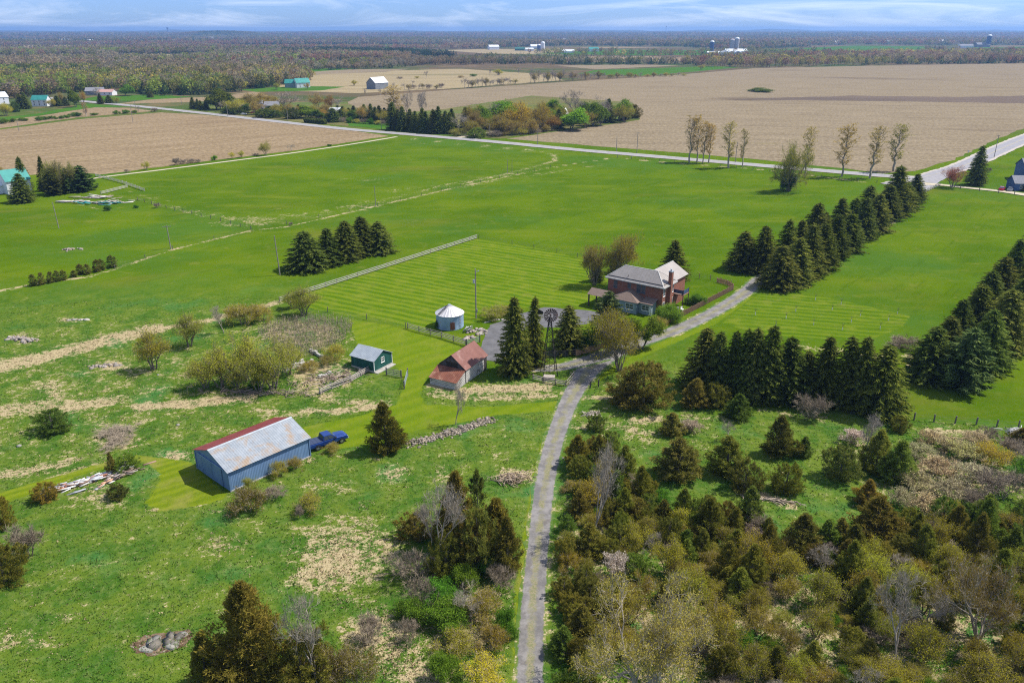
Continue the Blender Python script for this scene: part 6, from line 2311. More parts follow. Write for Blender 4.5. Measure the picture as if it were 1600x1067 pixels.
# ---- right edge windbreak
row([(1444, 605, 509, 62), (1498, 619, 507, 86, 'pine'), (1470, 590, 495, 56), (1487, 570, 466, 58), (1535, 588, 478, 64), (1512, 545, 440, 56), (1558, 560, 452, 62), (1532, 520, 424, 54), (1578, 535, 430, 58), (1552, 495, 395, 52), (1596, 510, 405, 56),
     (1574, 470, 372, 50), (1602, 480, 382, 54), (1597, 445, 347, 48), (1628, 450, 345, 50), (1620, 420, 322, 48), (1652, 425, 325, 48)],
    '{k}, {o} from the left in the windbreak along the right edge', 'right edge windbreak', 'spruce')
# ---- house yard
tree('spruce', 805, 592, 460, 62, 'tallest yard spruce standing right of the red-roofed barn')
tree('spruce', 832, 578, 460, 44, 'slimmer yard spruce behind the tallest one')
tree('spruce', 888, 556, 475, 56, 'yard spruce right of the windmill')
tree('spruce', 1052, 442, 374, 50, 'dark spruce standing behind the brick house')
tree('pine', 948, 528, 452, 58, 'bright pine half covering the house addition')
tree('dome', 968, 446, 359, 56, 'taller yellowish tree behind the left end of the house', tint=(.98, .84, .8))
tree('dome', 929, 446, 375, 48, 'smaller tan tree left of its taller neighbour', tint=(1.0, .82, 1.1))
tree('spruce', 933, 442, 402, 24, 'thin small spruce under the smaller tan tree')
tree('spruce', 962, 430, 390, 26, 'small dark spruce under the taller yellowish tree')
tree('dome', 968, 579, 480, 92, 'budding yellow tree leaning over the drive fork', tint=(.95, .85, .6))
tree('leafy', 948, 552, 492, 60, 'yellow-green budding tree before the addition', tint=(1.7, 1.35, .8))
tree('leafy', 1002, 545, 490, 62, 'leafy olive tree between the house and the drive', tint=(1.2, 1.05, .8))
tree('shrub_leaf', 1040, 508, 470, 42, 'bright green shrub at the chimney foot', tint=(1.2, 1.25, 1))
tree('shrub_leaf', 1088, 480, 458, 34, 'round green shrub in the fenced house yard', tint=(.95, 1, .8))
tree('shrub_leaf', 912, 552, 515, 40, 'dark green shrub right of the yard spruce', tint=(.6, .8, .6))
tree('shrub_leaf', 982, 530, 495, 44, 'green shrub under the addition window')
tree('shrub_bud', 1028, 522, 492, 30, 'yellow-green shrub behind the board fence')
tree('leafy', 925, 540, 510, 34, 'small green tree beside the white arbour frame', tint=(.8, .95, .7))
tree('shrub_bud', 772, 503, 478, 50, 'long yellow shrub mass beside the utility pole', tint=(.9, 1, .7))
tree('shrub_bud', 795, 498, 476, 44, 'yellow shrub right of the pole shrub mass', tint=(.9, 1, .7))
tree('shrub_leaf', 686, 514, 495, 14, 'small dark shrub against the left side of the grain bin', tint=(.5, .6, .5))
# ---- budding trees of the left meadow
tree('bud', 240, 577, 506, 60, 'multi-stem budding tree alone at the dry strip', tint=(.95, .85, .7))
tree('bud', 296, 541, 481, 52, 'budding tree with forked trunk right of the lone one')
tree('bare', 350, 520, 474, 34, 'thin nearly bare tree left of the hedge of budding trees')
tree('shrub_bud', 383, 514, 471, 62, 'broad budding thicket tree by the dry strip', tint=(1, .95, .8))
tree('shrub_bud', 410, 508, 473, 44, 'right half of the budding thicket by the dry strip')
tree('bud', 474, 492, 441, 56, 'yellow budding tree at the low end of the rail fence', tint=(.95, .85, .75))
tree('bud', 458, 482, 450, 34, 'small budding tree beside the rail fence end')
row([(322, 606, 548, 60), (345, 604, 535, 78), (382, 596, 513, 84), (428, 606, 524, 88), (452, 585, 528, 56), (405, 612, 550, 54), (370, 605, 560, 48)], 'yellow budding tree, {o} from the left in the grove at the barn ruin', 'grove at the barn ruin', 'bud')
tree('shrub_leaf', 402, 608, 588, 24, 'small dark green bush under the grove', tint=(.5, .9, .5))
tree('shrub_bud', 525, 568, 535, 40, 'yellow bush left of the green shed', tint=(.9, 1.05, .7))
tree('shrub_bud', 485, 585, 562, 36, 'yellow bush inside the barn ruin', tint=(.95, .95, .7))
tree('shrub_bud', 510, 575, 555, 30, 'small olive bush between ruin and shed', tint=(.8, .8, .6))
# ---- lone plants of the lower left meadow
tree('cedar', 605, 714, 626, 58, 'lone brown cedar behind the truck', tint=(1.1, .92, .7))
tree('shrub_bud', 595, 668, 628, 22, 'yellow budding top behind the lone brown cedar')
tree('bare', 712, 663, 588, 34, 'thin bare tree below the red-roofed barn', tint=(1.1, 1, 1))
tree('cedar_round', 85, 683, 641, 60, 'squat dark green cedar bush in the left meadow', tint=(.75, .95, .7))
tree('shrub_bare', 180, 700, 676, 84, 'low brown brush patch left of the blue shed', tint=(1.2, 1, .85))
tree('cedar_round', 74, 789, 754, 42, 'small brown cedar at the left end of the scrap heap', tint=(1.2, .9, .7))
tree('cedar_round', 198, 740, 712, 44, 'green bush at the right end of the scrap heap', tint=(.9, 1.15, .7))
tree('cedar', 176, 742, 705, 18, 'small pointed cedar at the back of the scrap heap')
tree('cedar_round', 186, 784, 756, 36, 'dark bush below the scrap heap', tint=(.7, .75, .65))
tree('shrub_bare', 50, 882, 812, 62, 'leafless grey bush at the left edge', tint=(1.25, 1.2, 1.25))
tree('cedar_round', 4, 834, 776, 46, 'upper brown cedar cut by the left edge', tint=(1.2, .92, .65))
tree('cedar_round', 14, 928, 852, 84, 'lower olive cedar cut by the left edge', tint=(1.05, .95, .75))
tree('shrub_bud', 390, 812, 757, 66, 'round brownish budding bush in front of the blue shed', tint=(.48, .45, .6))
tree('shrub_bare', 430, 788, 757, 42, 'bare brown bush right of the round bush', tint=(.9, .8, .75))
tree('shrub_bud', 486, 806, 766, 48, 'bright yellow-green bush right of the blue shed')
tree('shrub_bare', 470, 812, 786, 18, 'tiny bare brown bush beside the yellow-green one', tint=(.9, .7, .65))
tree('shrub_bud', 392, 770, 742, 26, 'sparse budding shrub at the near shed corner', tint=(1, 1.1, .8))
tree('shrub_bud', 437, 750, 716, 30, 'sparse budding shrub against the middle of the shed wall')
tree('shrub_bud', 462, 738, 710, 28, 'budding shrub at the right end of the shed wall', tint=(1.05, 1, .7))
tree('shrub_bud', 520, 712, 690, 30, 'low yellow bush beside the truck', tint=(1, .9, .7))
# ---- cedars and brush in the lower middle
tree('cedar_big', 402, 1110, 903, 158, 'big dark cedar at the bottom left', tint=(1.05, .92, .75))
tree('cedar', 330, 1095, 985, 60, 'smaller cedar tucked left of the big bottom cedar', tint=(1.0, .95, .75))
tree('bare', 500, 1085, 925, 80, 'bare tree right of the big bottom cedar', tint=(1, .9, .85))
tree('shrub_bud', 520, 1090, 1000, 80, 'brown budding brush under the bottom bare tree', tint=(.55, .45, .7))
tree('cedar', 712, 868, 733, 72, 'tall brown cedar in the group left of the drive', tint=(1.1, .93, .7))
tree('cedar_col', 748, 830, 733, 30, 'narrow dark cedar spire in the group left of the drive', tint=(.75, .8, .7))
tree('cedar', 775, 878, 775, 72, 'rusty cedar nearest the drive in that group', tint=(1.2, .93, .68))
tree('cedar_round', 735, 895, 800, 70, 'front cedar of the group left of the drive', tint=(1.15, .9, .7))
tree('cedar_round', 650, 850, 800, 60, 'low brown cedar left of the tall grey bare tree', tint=(1.0, .8, .7))
tree('bare', 688, 890, 726, 66, 'tall grey bare tree in the group left of the drive', tint=(1.35, 1.3, 1.3))
tree('bare', 672, 865, 765, 44, 'smaller grey bare tree beside the tall grey one', tint=(1.3, 1.25, 1.25))
tree('shrub_bare', 640, 925, 862, 76, 'big grey-brown leafless shrub at the dry grass patch', tint=(.85, .75, .7))
tree('shrub_bare', 660, 965, 895, 60, 'lower leafless shrub at the dry grass patch', tint=(.8, .7, .65))
row([(680, 962, 905, 76, 'shrub_leaf', 'green'), (725, 930, 880, 62, 'shrub_leaf', 'olive'), (765, 905, 865, 44, 'shrub_leaf', 'green'), (648, 985, 935, 60, 'shrub_leaf', 'olive'), (705, 1000, 940, 80, 'shrub_leaf', 'olive'),
     (755, 985, 920, 76, 'shrub_bud', 'brown bud'), (780, 930, 876, 52, 'shrub_bare', 'brown'), (790, 1000, 945, 46, 'shrub_leaf', 'green'), (770, 1030, 975, 60, 'shrub_bud', 'brown bud'), (715, 1040, 985, 74, 'shrub_bud', 'olive'), (735, 968, 915, 50, 'bare', 'grey'), (760, 1085, 1030, 78, 'shrub_bud', 'lime'),
     (690, 1075, 1020, 60, 'shrub_leaf', 'olive'), (640, 1010, 960, 40, 'shrub_bare', 'grey')], '{a} {k}, {o} from the left in the brush left of the lower drive', 'brush left of the lower drive')
tree('shrub_bare', 575, 1020, 960, 60, 'grey leafless brush above the dry grass at the bottom', tint=(1.1, 1, 1))

tree('cedar_round', 478, 1105, 985, 120, 'broad brownish cedar right of the big bottom cedar', tint=(1.02, .92, .72))
tree('shrub_bud', 560, 1095, 1015, 80, 'low brown budding brush at the bottom edge left of the dry grass', tint=(.6, .52, .7))
tree('cedar_round', 748, 905, 795, 76, 'round olive cedar in the middle of the group left of the drive', tint=(1, 1, .75))
tree('cedar_round', 697, 912, 832, 64, 'low olive cedar at the foot of the grey bare trees', tint=(.95, 1, .75))
tree('cedar', 792, 905, 802, 54, 'slim brown cedar at the drive side of that group', tint=(1.05, .92, .7))
# ---- scrub meadow right of the drive
def right(px, b_, t, w, k, ad, lab):
    tree(k, px, b_, t, w, lab, TINT[ad])


right(1003, 648, 566, 96, 'cedar_round', 'brown', 'broad brown cedar nearest the drive fork')
right(980, 640, 588, 60, 'cedar', 'rusty', 'rusty cedar leaning on the broad brown one')
right(1085, 642, 590, 46, 'cedar', 'brown', 'brown cedar in front of the first windbreak spruces')
right(1116, 642, 598, 46, 'cedar_round', 'olive', 'olive cedar right of the brown windbreak cedar')
right(1153, 660, 614, 44, 'cedar', 'green', 'bright green cedar before the near windbreak')
right(932, 677, 646, 32, 'cedar_round', 'dark green', 'small dark cedar bush right of the drive')
right(1048, 684, 643, 40, 'cedar', 'brown', 'brown cedar beside the pale bush in the meadow')
right(1076, 682, 656, 42, 'shrub_blossom', 'dusky', 'pale budding bush right of that brown cedar')
right(1215, 720, 648, 58, 'cedar', 'brown', 'tapering brown cedar alone in the right meadow')
right(1254, 717, 680, 30, 'cedar', 'dark green', 'small dark cedar right of the tapering one')
right(1268, 662, 611, 52, 'shrub_bare', 'grey', 'round grey leafless shrub before the near windbreak')
right(1058, 758, 683, 78, 'cedar', 'brown', 'wide brown cedar in the middle of the right meadow')
right(1135, 750, 680, 64, 'cedar', 'olive', 'dark olive cedar right of the wide brown one')
right(1138, 690, 655, 30, 'bare', 'lime', 'thin pale sapling behind the dark olive cedar')
right(1162, 775, 718, 56, 'cedar_round', 'brown', 'grey-brown cedar below the dark olive cedar')
right(1225, 777, 722, 52, 'cedar_round', 'olive', 'rounded olive cedar below the tapering one')
right(1310, 758, 696, 64, 'cedar_round', 'dark green', 'dark round cedar in front of the slender bare tree')
right(1366, 748, 670, 62, 'cedar', 'olive', 'tall olive cedar right of the slender bare tree')
right(1398, 760, 686, 58, 'cedar', 'green', 'green cedar right of the tall olive one')
right(1341, 724, 640, 52, 'bare', 'pale', 'slender pale bare tree between two dark cedars')
right(1404, 678, 650, 32, 'cedar_round', 'olive', 'small olive cedar at the near end of the dark posts')
right(1352, 795, 748, 42, 'cedar', 'rusty', 'rusty pointed cedar at the clearing edge')
right(1362, 850, 772, 76, 'cedar', 'brown', 'large brown cedar below the rusty pointed one')
right(1250, 870, 800, 62, 'cedar', 'brown', 'brown cedar left of the green clearing edge')
right(962, 912, 862, 48, 'shrub_blossom', 'white', 'white flowering bush in the lower scrub')
tree('bare', 926, 845, 690, 84, 'tall dead-looking bare tree over the scrub by the drive', tint=(1.1, 1.0, .95))
tree('bud_big', 1005, 1095, 905, 240, 'large pale budding tree spreading over the bottom scrub', tint=(.95, .92, 1.5))
tree('bud_big', 1528, 1000, 868, 150, 'big round nearly leafless brown tree at the lower right', tint=(.42, .36, .45))
tree('bare', 1398, 1040, 895, 90, 'pale forked bare tree in the lower right scrub', tint=(1.35, 1.3, 1.25))
row([(1432, 722, 690, 50), (1462, 752, 712, 58), (1430, 775, 735, 54), (1482, 792, 748, 62), (1502, 726, 690, 54, 'shrub_blossom', 'olive'), (1450, 700, 672, 40), (1512, 764, 722, 56), (1405, 800, 760, 50), (1445, 815, 770, 60), (1525, 700, 676, 46), (1478, 712, 680, 46)],
    'pale catkin bush, {o} from the left in the thicket below the dark posts', 'catkin thicket', 'shrub_blossom')
row([(1545, 735, 692, 58, 'shrub_bud', 'olive'), (1575, 722, 684, 50, 'shrub_bare', 'grey'), (1555, 795, 732, 86, 'shrub_bare', 'dusky'), (1592, 704, 668, 40, 'cedar', 'brown'), (1597, 760, 715, 60, 'shrub_leaf', 'dark green'), (1520, 805, 762, 52, 'shrub_bare', 'brown'), (1600, 835, 780, 56, 'cedar_round', 'dark green'), (1570, 845, 800, 60, 'shrub_bud', 'brown bud'),
     (1330, 700, 668, 40, 'shrub_blossom', 'pale'), (1540, 690, 665, 36, 'shrub_bare', 'grey')],
    '{a} {k}, {o} from the left among the thicket at the right edge', 'thicket at right edge')

# ---- dense scrub filling the lower right (each plant an individual)
CLEAR = [(1060, 690), (1130, 660), (1250, 660), (1290, 690), (1270, 760), (1340, 790), (1330, 845), (1235, 850), (1180, 800), (1080, 800), (1010, 770), (960, 690)]
clear_w = gxy(CLEAR)
scrub_poly = gxy([(862, 800), (872, 745), (905, 715), (960, 700), (1010, 760), (1080, 800), (1180, 815), (1235, 855), (1330, 850), (1400, 820), (1480, 800), (1540, 820), (1660, 830), (1740, 1130), (868, 1130), (862, 930)])
pl = np.array(scrub_poly)
rg2 = np.random.default_rng(5)
cand = rg2.uniform([pl[:, 0].min(), pl[:, 1].min()], [pl[:, 0].max(), pl[:, 1].max()], (14000, 2))
cand = cand[pip(scrub_poly, cand[:, 0], cand[:, 1])]
occ = [(x, y, r * .5) for x, y, r in TREES if y < 110]
picked = []
for x, y in cand:
    if len(picked) >= 330:
        break
    px_, py_ = to_px(x, y)
    left = px_ < 960
    u = rg2.uniform()
    if left or py_ < 830:
        ks = [('cedar', .27), ('cedar_round', .30), ('shrub_bud', .20), ('bud', .08), ('shrub_bare', .08), ('shrub_leaf', .07)]
    elif py_ > 940:
        ks = [('bud', .36), ('cedar', .08), ('cedar_round', .09), ('shrub_bud', .32), ('shrub_bare', .08), ('bare', .03), ('shrub_leaf', .04)]
    else:
        ks = [('cedar', .17), ('cedar_round', .25), ('bud', .22), ('shrub_bud', .24), ('shrub_bare', .05), ('bare', .03), ('shrub_blossom', .04)]
    acc = 0
    for k_, w_ in ks:
        acc += w_
        if u < acc:
            break
    rr = {'cedar': rg2.uniform(1.2, 2.0), 'cedar_round': rg2.uniform(1.1, 1.9), 'bud': rg2.uniform(1.6, 2.6), 'bare': rg2.uniform(1.2, 2), 'shrub_bud': rg2.uniform(1.0, 1.9), 'shrub_bare': rg2.uniform(1, 1.8), 'shrub_leaf': rg2.uniform(.9, 1.5), 'shrub_blossom': rg2.uniform(.9, 1.4)}[k_]
    # keep the drive clear
    dd = poly_dist(gxy(dr), np.array([x]), np.array([y]))[0]
    if dd < 1.9 + rr * .75:
        continue
    if any((x - a) ** 2 + (y - b_) ** 2 < (.47 * rr + c_) ** 2 for a, b_, c_ in occ):
        continue
    occ.append((x, y, rr * .43))
    hh = {'cedar': rr * rg2.uniform(2.2, 3.3), 'cedar_round': rr * rg2.uniform(1.4, 2.2), 'bud': rr * rg2.uniform(1.7, 2.4), 'bare': rr * rg2.uniform(2.2, 3.4), 'shrub_bud': rr * rg2.uniform(1.1, 1.8), 'shrub_bare': rr * rg2.uniform(1.1, 1.7), 'shrub_leaf': rr * 1.4, 'shrub_blossom': rr * 1.5}[k_]
    ad = {'cedar': ['olive', 'olive', 'brown', 'olive', 'green'], 'cedar_round': ['brown', 'olive', 'olive', 'green'], 'bud': ['lime', 'yellow', 'yellow', 'brown bud'], 'bare': ['grey', 'pale'],
          'shrub_bud': ['yellow', 'brown bud', 'olive', 'lime'], 'shrub_bare': ['grey', 'dusky', 'brown'], 'shrub_leaf': ['green', 'olive'], 'shrub_blossom': ['pale', 'dusky']}[k_]
    ad = ad[rg2.integers(len(ad))]
    tt = {'yellow': (.80, .80, .6), 'lime': (.85, .95, .6), 'brown bud': (.66, .66, .55)}.get(ad, TINT[ad]) if k_ in ('bud', 'shrub_bud') else TINT[ad]
    picked.append([x, y, hh, rr, k_, ad.replace(' bud', ''), tt])
picked.sort(key=lambda t: t[1])
nrow = max(1, len(picked) // 16)
bands = [picked[i * 16:(i + 1) * 16] for i in range(len(picked) // 16 + 1)]
for bi, bd in enumerate(bands):
    bd.sort(key=lambda t: t[0])
    for i, (x, y, hh, rr, k_, ad, tt) in enumerate(bd):
        tree(k_, 0, 0, 0, 0, '%s %s, %s from the drive in the %s scrub band from the bottom' % (ad, TYPE[k_].replace('_', ' '), ORD[i], ORD[bi]), tint=tt, group='dense scrub right of the drive', world=(x, y, hh, rr))

# ---- thicket of grey saplings behind the ruin (nobody could count the stems)
tp = gxy([(402, 520), (440, 502), (500, 498), (552, 503), (548, 522), (520, 545), (480, 560), (440, 545), (415, 535)])
q = np.array(tp)
c_ = rng.uniform(q.min(0), q.max(0), (9000, 2))
c_ = c_[pip(tp, c_[:, 0], c_[:, 1])][:2300]
n = len(c_)
P = np.concatenate([c_, np.zeros((n, 1))], 1)
D = np.stack([rng.normal(0, .16, n), rng.normal(0, .16, n), np.ones(n)], 1)
hh = rng.uniform(.7, 2.0, n)
v1, f1 = leaf_tris(P, D, hh, np.full(n, .05), rng)
k_ = 3
P2 = np.repeat(P, k_, 0) + np.repeat(unit(D), k_, 0) * (np.repeat(hh, k_) * rng.uniform(.3, .9, n * k_))[:, None]
v2, f2 = leaf_tris(P2, np.repeat(D, k_, 0) + rng.normal(0, .5, (n * k_, 3)), rng.uniform(.25, .6, n * k_), np.full(n * k_, .05), rng)
cc = np.concatenate([np.repeat(np.array([[.34, .28, .21, 1]]) * rng.uniform(.6, 1.3, (n, 1)), 3, 0), np.repeat(np.where(rng.uniform(size=(n * k_, 1)) < .25, np.array([[.30, .29, .08, 1]]), np.array([[.36, .30, .24, 1]])), 3, 0)])
M_STUFFCOL = colmat('thin_stems')
tag(link('sapling_thicket', tri_mesh('sapling_thicket', np.concatenate([v1, v2]), np.concatenate([f1, f2 + len(v1)]), M_STUFFCOL, {'col': ('FLOAT_COLOR', cc)})),
    'thicket of leafless grey saplings behind the barn ruin', 'thicket', kind='stuff')

# ---- middle distance: road trees, lane shrubs, left house trees (too small to show parts)
row([(1077, 254, 180, 22, 'poplar', 'tan'), (1089, 254, 179, 22, 'poplar', 'tan'), (1098, 255, 188, 20, 'poplar', 'tan'), (1107, 255, 192, 20, 'poplar', 'tan'), (1138, 263, 189, 28, 'poplar', 'tan'), (1160, 261, 200, 16, 'poplar', 'dusky'), (1258, 276, 197, 24, 'poplar', 'tan'), (1315, 276, 192, 34, 'poplar', 'tan'), (1359, 279, 196, 32, 'poplar', 'tan'), (1396, 268, 192, 32, 'poplar', 'dusky')],
    'slender {a} {k}, {o} from the left in the line along the straight road', 'roadside line of poplars', 'poplar', tints=None)
tree('dome', 1232, 299, 216, 64, 'broad round budding tree standing in the green field near the road', tint=(.72, .80, .7))
tree('shrub_leaf', 1229, 300, 262, 30, 'dark ivy clump round the foot of the field tree', tint=(.35, .5, .4))
tree('bud', 1488, 294, 254, 36, 'reddish small tree at the road junction', tint=(.95, .42, 2.2), group='junction trees')
tree('spruce', 1523, 292, 226, 32, 'single spruce by the road junction')
tree('spruce', 1603, 300, 280, 18, 'dark spruce at the right edge by the parked cars')
tree('shrub_bare', 1544, 270, 260, 12, 'small reddish bush behind the junction spruce', tint=(1.2, .7, .7))
tree('spruce', 41, 300, 244, 24, 'taller spruce behind the front left spruce')
tree('spruce', 37, 319, 270, 40, 'front spruce beside the teal-roofed left house')
tree('spruce', 70, 300, 242, 18, 'thin spruce at the left of the house grove')
tree('bud', 84, 303, 246, 34, 'yellow budding tree in the left house grove', tint=(.8, .85, .8))
tree('bud', 102, 302, 241, 36, 'tan budding tree at the middle of the left house grove', tint=(.75, .62, 1.2))
tree('bud', 116, 300, 247, 28, 'right-hand budding tree of the left house grove', tint=(.75, .85, .7))
tree('pine', 86, 307, 262, 38, 'left pine of the left house grove', tint=(1.0, .8, .6))
tree('pine', 106, 304, 262, 36, 'middle pine of the left house grove', tint=(.9, .85, .65))
tree('pine', 130, 302, 257, 44, 'right pine of the left house grove', tint=(.75, .8, .65))
tree('bud', 4, 286, 257, 26, 'orange budding tree at the left edge', tint=(1.1, .8, .5))
row([(229, 266, 250, 14, 'bud', 'lime'), (198, 271, 263, 10, 'shrub_bare', 'grey'), (277, 259, 245, 17, 'shrub_bare', 'grey'), (286, 257, 248, 16, 'shrub_bare', 'grey'), (296, 256, 247, 20, 'shrub_bare', 'pink'), (308, 255, 248, 14, 'shrub_bare', 'pale'), (336, 251, 242, 11, 'shrub_leaf', 'lime'), (363, 248, 236, 12, 'bud', 'lime'), (378, 246, 234, 12, 'bud', 'lime'),
     (415, 243, 218, 22, 'bud', 'olive'), (400, 244, 239, 12, 'shrub_bare', 'brown'), (455, 237, 224, 14, 'bare', 'grey'), (515, 229, 225, 8, 'shrub_leaf', 'dark green')], '{a} {k}, {o} from the left along the pale dirt lane', 'plants along the dirt lane', parts=False)
row([(53, 448, 428, 13), (66, 446, 425, 13), (80, 443, 424, 13), (90, 441, 422, 13), (100, 439, 421, 13), (116, 434, 422, 11), (127, 430, 412, 13), (137, 430, 412, 13), (153, 426, 405, 13), (160, 423, 404, 13), (176, 420, 398, 19)],
    'small brown cedar, {o} from the left in the line on the left pasture fence', 'cedar line on the pasture fence', 'cedar_col', parts=True)
row([(70, 309, 0, 0)] * 0 + [(168, 330, 319, 12, 'shrub_leaf', 'dark green'), (246, 326, 316, 12, 'shrub_bare', 'brown'), (455, 353, 346, 8, 'shrub_bare', 'brown'), (212, 326, 320, 9, 'shrub_leaf', 'dark green')], '{a} {k}, {o} from the left among the weeds of the left pasture', 'weedy bushes of the left pasture', parts=False)
tree('shrub_leaf', 1187, 145, 137, 34, 'lone brush island in the middle of the stubble field', tint=(1, .9, .8), parts=False)
tree('shrub_bare', 1420, 552, 522, 46, 'brown brush behind the right windbreak tree', tint=(1, .85, .75))
tree('shrub_bare', 1398, 545, 525, 40, 'grey brush left of the right windbreak', tint=(1, .95, 1))

# ---- copse along the road (right part)
row([(613, 204, 160, 18, 'spruce'), (622, 205, 168, 16, 'spruce'), (631, 206, 163, 17, 'spruce'), (641, 206, 168, 17, 'spruce'), (650, 207, 169, 16, 'spruce'), (659, 208, 166, 17, 'spruce'), (668, 209, 171, 16, 'spruce'), (677, 210, 168, 17, 'spruce'), (686, 210, 167, 17, 'spruce'), (695, 210, 172, 16, 'spruce'), (703, 210, 170, 15, 'spruce'),
     (617, 190, 131, 28, 'poplar', 'tan'), (637, 188, 137, 22, 'bare', 'tan'), (655, 186, 139, 22, 'bare', 'tan'), (664, 188, 142, 16, 'bare', 'grey'), (706, 205, 170, 16, 'spruce'), (718, 210, 174, 24, 'bare', 'grey'), (729, 205, 164, 18, 'spruce'), (736, 212, 186, 26, 'bud', 'brown bud'), (746, 217, 196, 26, 'cedar_round', 'green'), (741, 208, 166, 26, 'bud', 'dusky'),
     (755, 205, 164, 26, 'dense', 'olive'), (779, 200, 156, 46, 'dense', 'bright lime'), (777, 210, 173, 42, 'bud', 'brown bud'), (813, 204, 149, 46, 'bud', 'orange'), (800, 211, 180, 28, 'bud', 'brown bud'), (826, 209, 178, 30, 'bud', 'brown bud'), (847, 206, 154, 34, 'bud', 'brown bud'), (864, 204, 174, 24, 'bud', 'red-brown'), (870, 192, 155, 30, 'dense', 'lime'),
     (874, 202, 168, 18, 'spruce'), (892, 203, 166, 40, 'dense', 'lime'), (902, 194, 141, 42, 'bare', 'tan'), (916, 200, 170, 24, 'bud', 'brown bud'), (926, 197, 157, 30, 'dense', 'yellow'), (938, 192, 142, 24, 'bare', 'pink'), (939, 196, 165, 20, 'bud', 'brown bud'), (951, 193, 154, 18, 'spruce'), (968, 188, 155, 30, 'dense', 'yellow'), (977, 188, 165, 15, 'spruce'), (988, 186, 162, 20, 'cedar_round', 'brown'),
     (848, 207, 190, 26, 'shrub_bud', 'brown bud'), (790, 213, 199, 30, 'shrub_bud', 'brown bud'), (812, 212, 196, 30, 'shrub_bud', 'olive'), (770, 215, 200, 26, 'shrub_bare', 'brown'), (832, 210, 194, 24, 'shrub_bare', 'brown'), (717, 214, 198, 22, 'shrub_bud', 'olive')] +
    [(738 + 13.2 * k, 205 - .75 * k - (k % 3) * 3, 160 - .3 * k + (k * 7 % 5) * 3, 26, ['bud', 'dense', 'bud', 'bare'][k % 4], ['brown bud', 'yellow', 'olive', 'grey'][k % 4]) for k in range(19)],
    [] or '{a} {k}, {o} from the left in the right-hand roadside copse', 'right roadside copse', parts=False)
# ---- copse along the road (left part)
row([(303, 171, 154, 9, 'spruce'), (309, 171, 153, 9, 'spruce'), (315, 172, 154, 9, 'spruce'), (321, 172, 154, 9, 'spruce'), (338, 172, 137, 34, 'dense', 'red-brown'), (360, 176, 152, 14, 'spruce'), (371, 178, 151, 28, 'bud', 'lime'), (390, 172, 142, 32, 'bud', 'orange'), (411, 169, 143, 26, 'bud', 'orange'), (426, 170, 145, 24, 'bud', 'orange'), (383, 178, 158, 16, 'bare', 'grey'),
     (445, 179, 143, 42, 'bare', 'tan'), (415, 185, 170, 28, 'cedar_round', 'dark green'), (431, 185, 171, 22, 'cedar_round', 'dark green'), (457, 187, 169, 22, 'cedar_round', 'dark green'), (467, 180, 160, 14, 'spruce'), (480, 185, 160, 26, 'dense', 'yellow'), (496, 172, 144, 22, 'bud', 'tan'), (505, 185, 169, 20, 'bud', 'orange'), (516, 172, 143, 18, 'bud', 'red-brown'), (519, 192, 169, 24, 'spruce'),
     (530, 176, 150, 18, 'bare', 'grey'), (439, 176, 158, 18, 'bud', 'brown bud'), (360, 178, 164, 20, 'cedar_round', 'dark green'), (372, 180, 166, 22, 'cedar_round', 'dark green')] +
    [(345 + 11 * k, 172 + .75 * k + (k % 3) * 2, 150 + .6 * k + (k * 7 % 5) * 3, 20, ['bud', 'bare', 'spruce', 'bud', 'dense'][k % 5], ['tan', 'grey', '', 'olive', 'brown bud'][k % 5]) for k in range(24)] +
    [(528 + 8.3 * k, 183 + .9 * k, 165 + (k * 7 % 5) - 3, 13, 'spruce') for k in range(11)],
    '{a} {k}, {o} from the left in the left-hand roadside copse', 'left roadside copse', parts=False)
row([(525 + 11 * k, 191 + .8 * k, 182 + .8 * k - (k % 3), 16, ['shrub_bud', 'shrub_bare', 'shrub_leaf'][k % 3], ['olive', 'brown', 'dark green'][k % 3]) for k in range(8)], '{a} {k}, {o} from the left under the row of roadside spruces', 'bushes under the roadside spruces', parts=False)
e = MB()
a, b_ = G(477, 191.5), G(509, 194.5)
hv, hf, hvv = PROTO['shrub_leaf'][0]['one'], None, None
rg3 = np.random.default_rng(3)
n = 2600
t = rg3.uniform(0, 1, n)
ax = np.array(b_ - a)
nn = unit(np.array([[-ax[1], ax[0], 0]]))[0]
P = np.array(a) + ax * t[:, None] + nn * rg3.uniform(-1.4, 1.4, (n, 1)) + np.array([0, 0, 1]) * rg3.uniform(.1, 2.6, (n, 1))
V_, F_ = leaf_tris(P, rg3.normal(0, 1, (n, 3)), np.full(n, .9), np.full(n, .7), rg3)
hd = link('clipped_hedge', tri_mesh('clipped_hedge', V_, F_, M_SPRUCE, {'v': ('FLOAT', np.repeat(rg3.uniform(0, .9, n), 3))}))
tag(hd, 'clipped dark hedge at the roadside before the left copse', 'hedge')

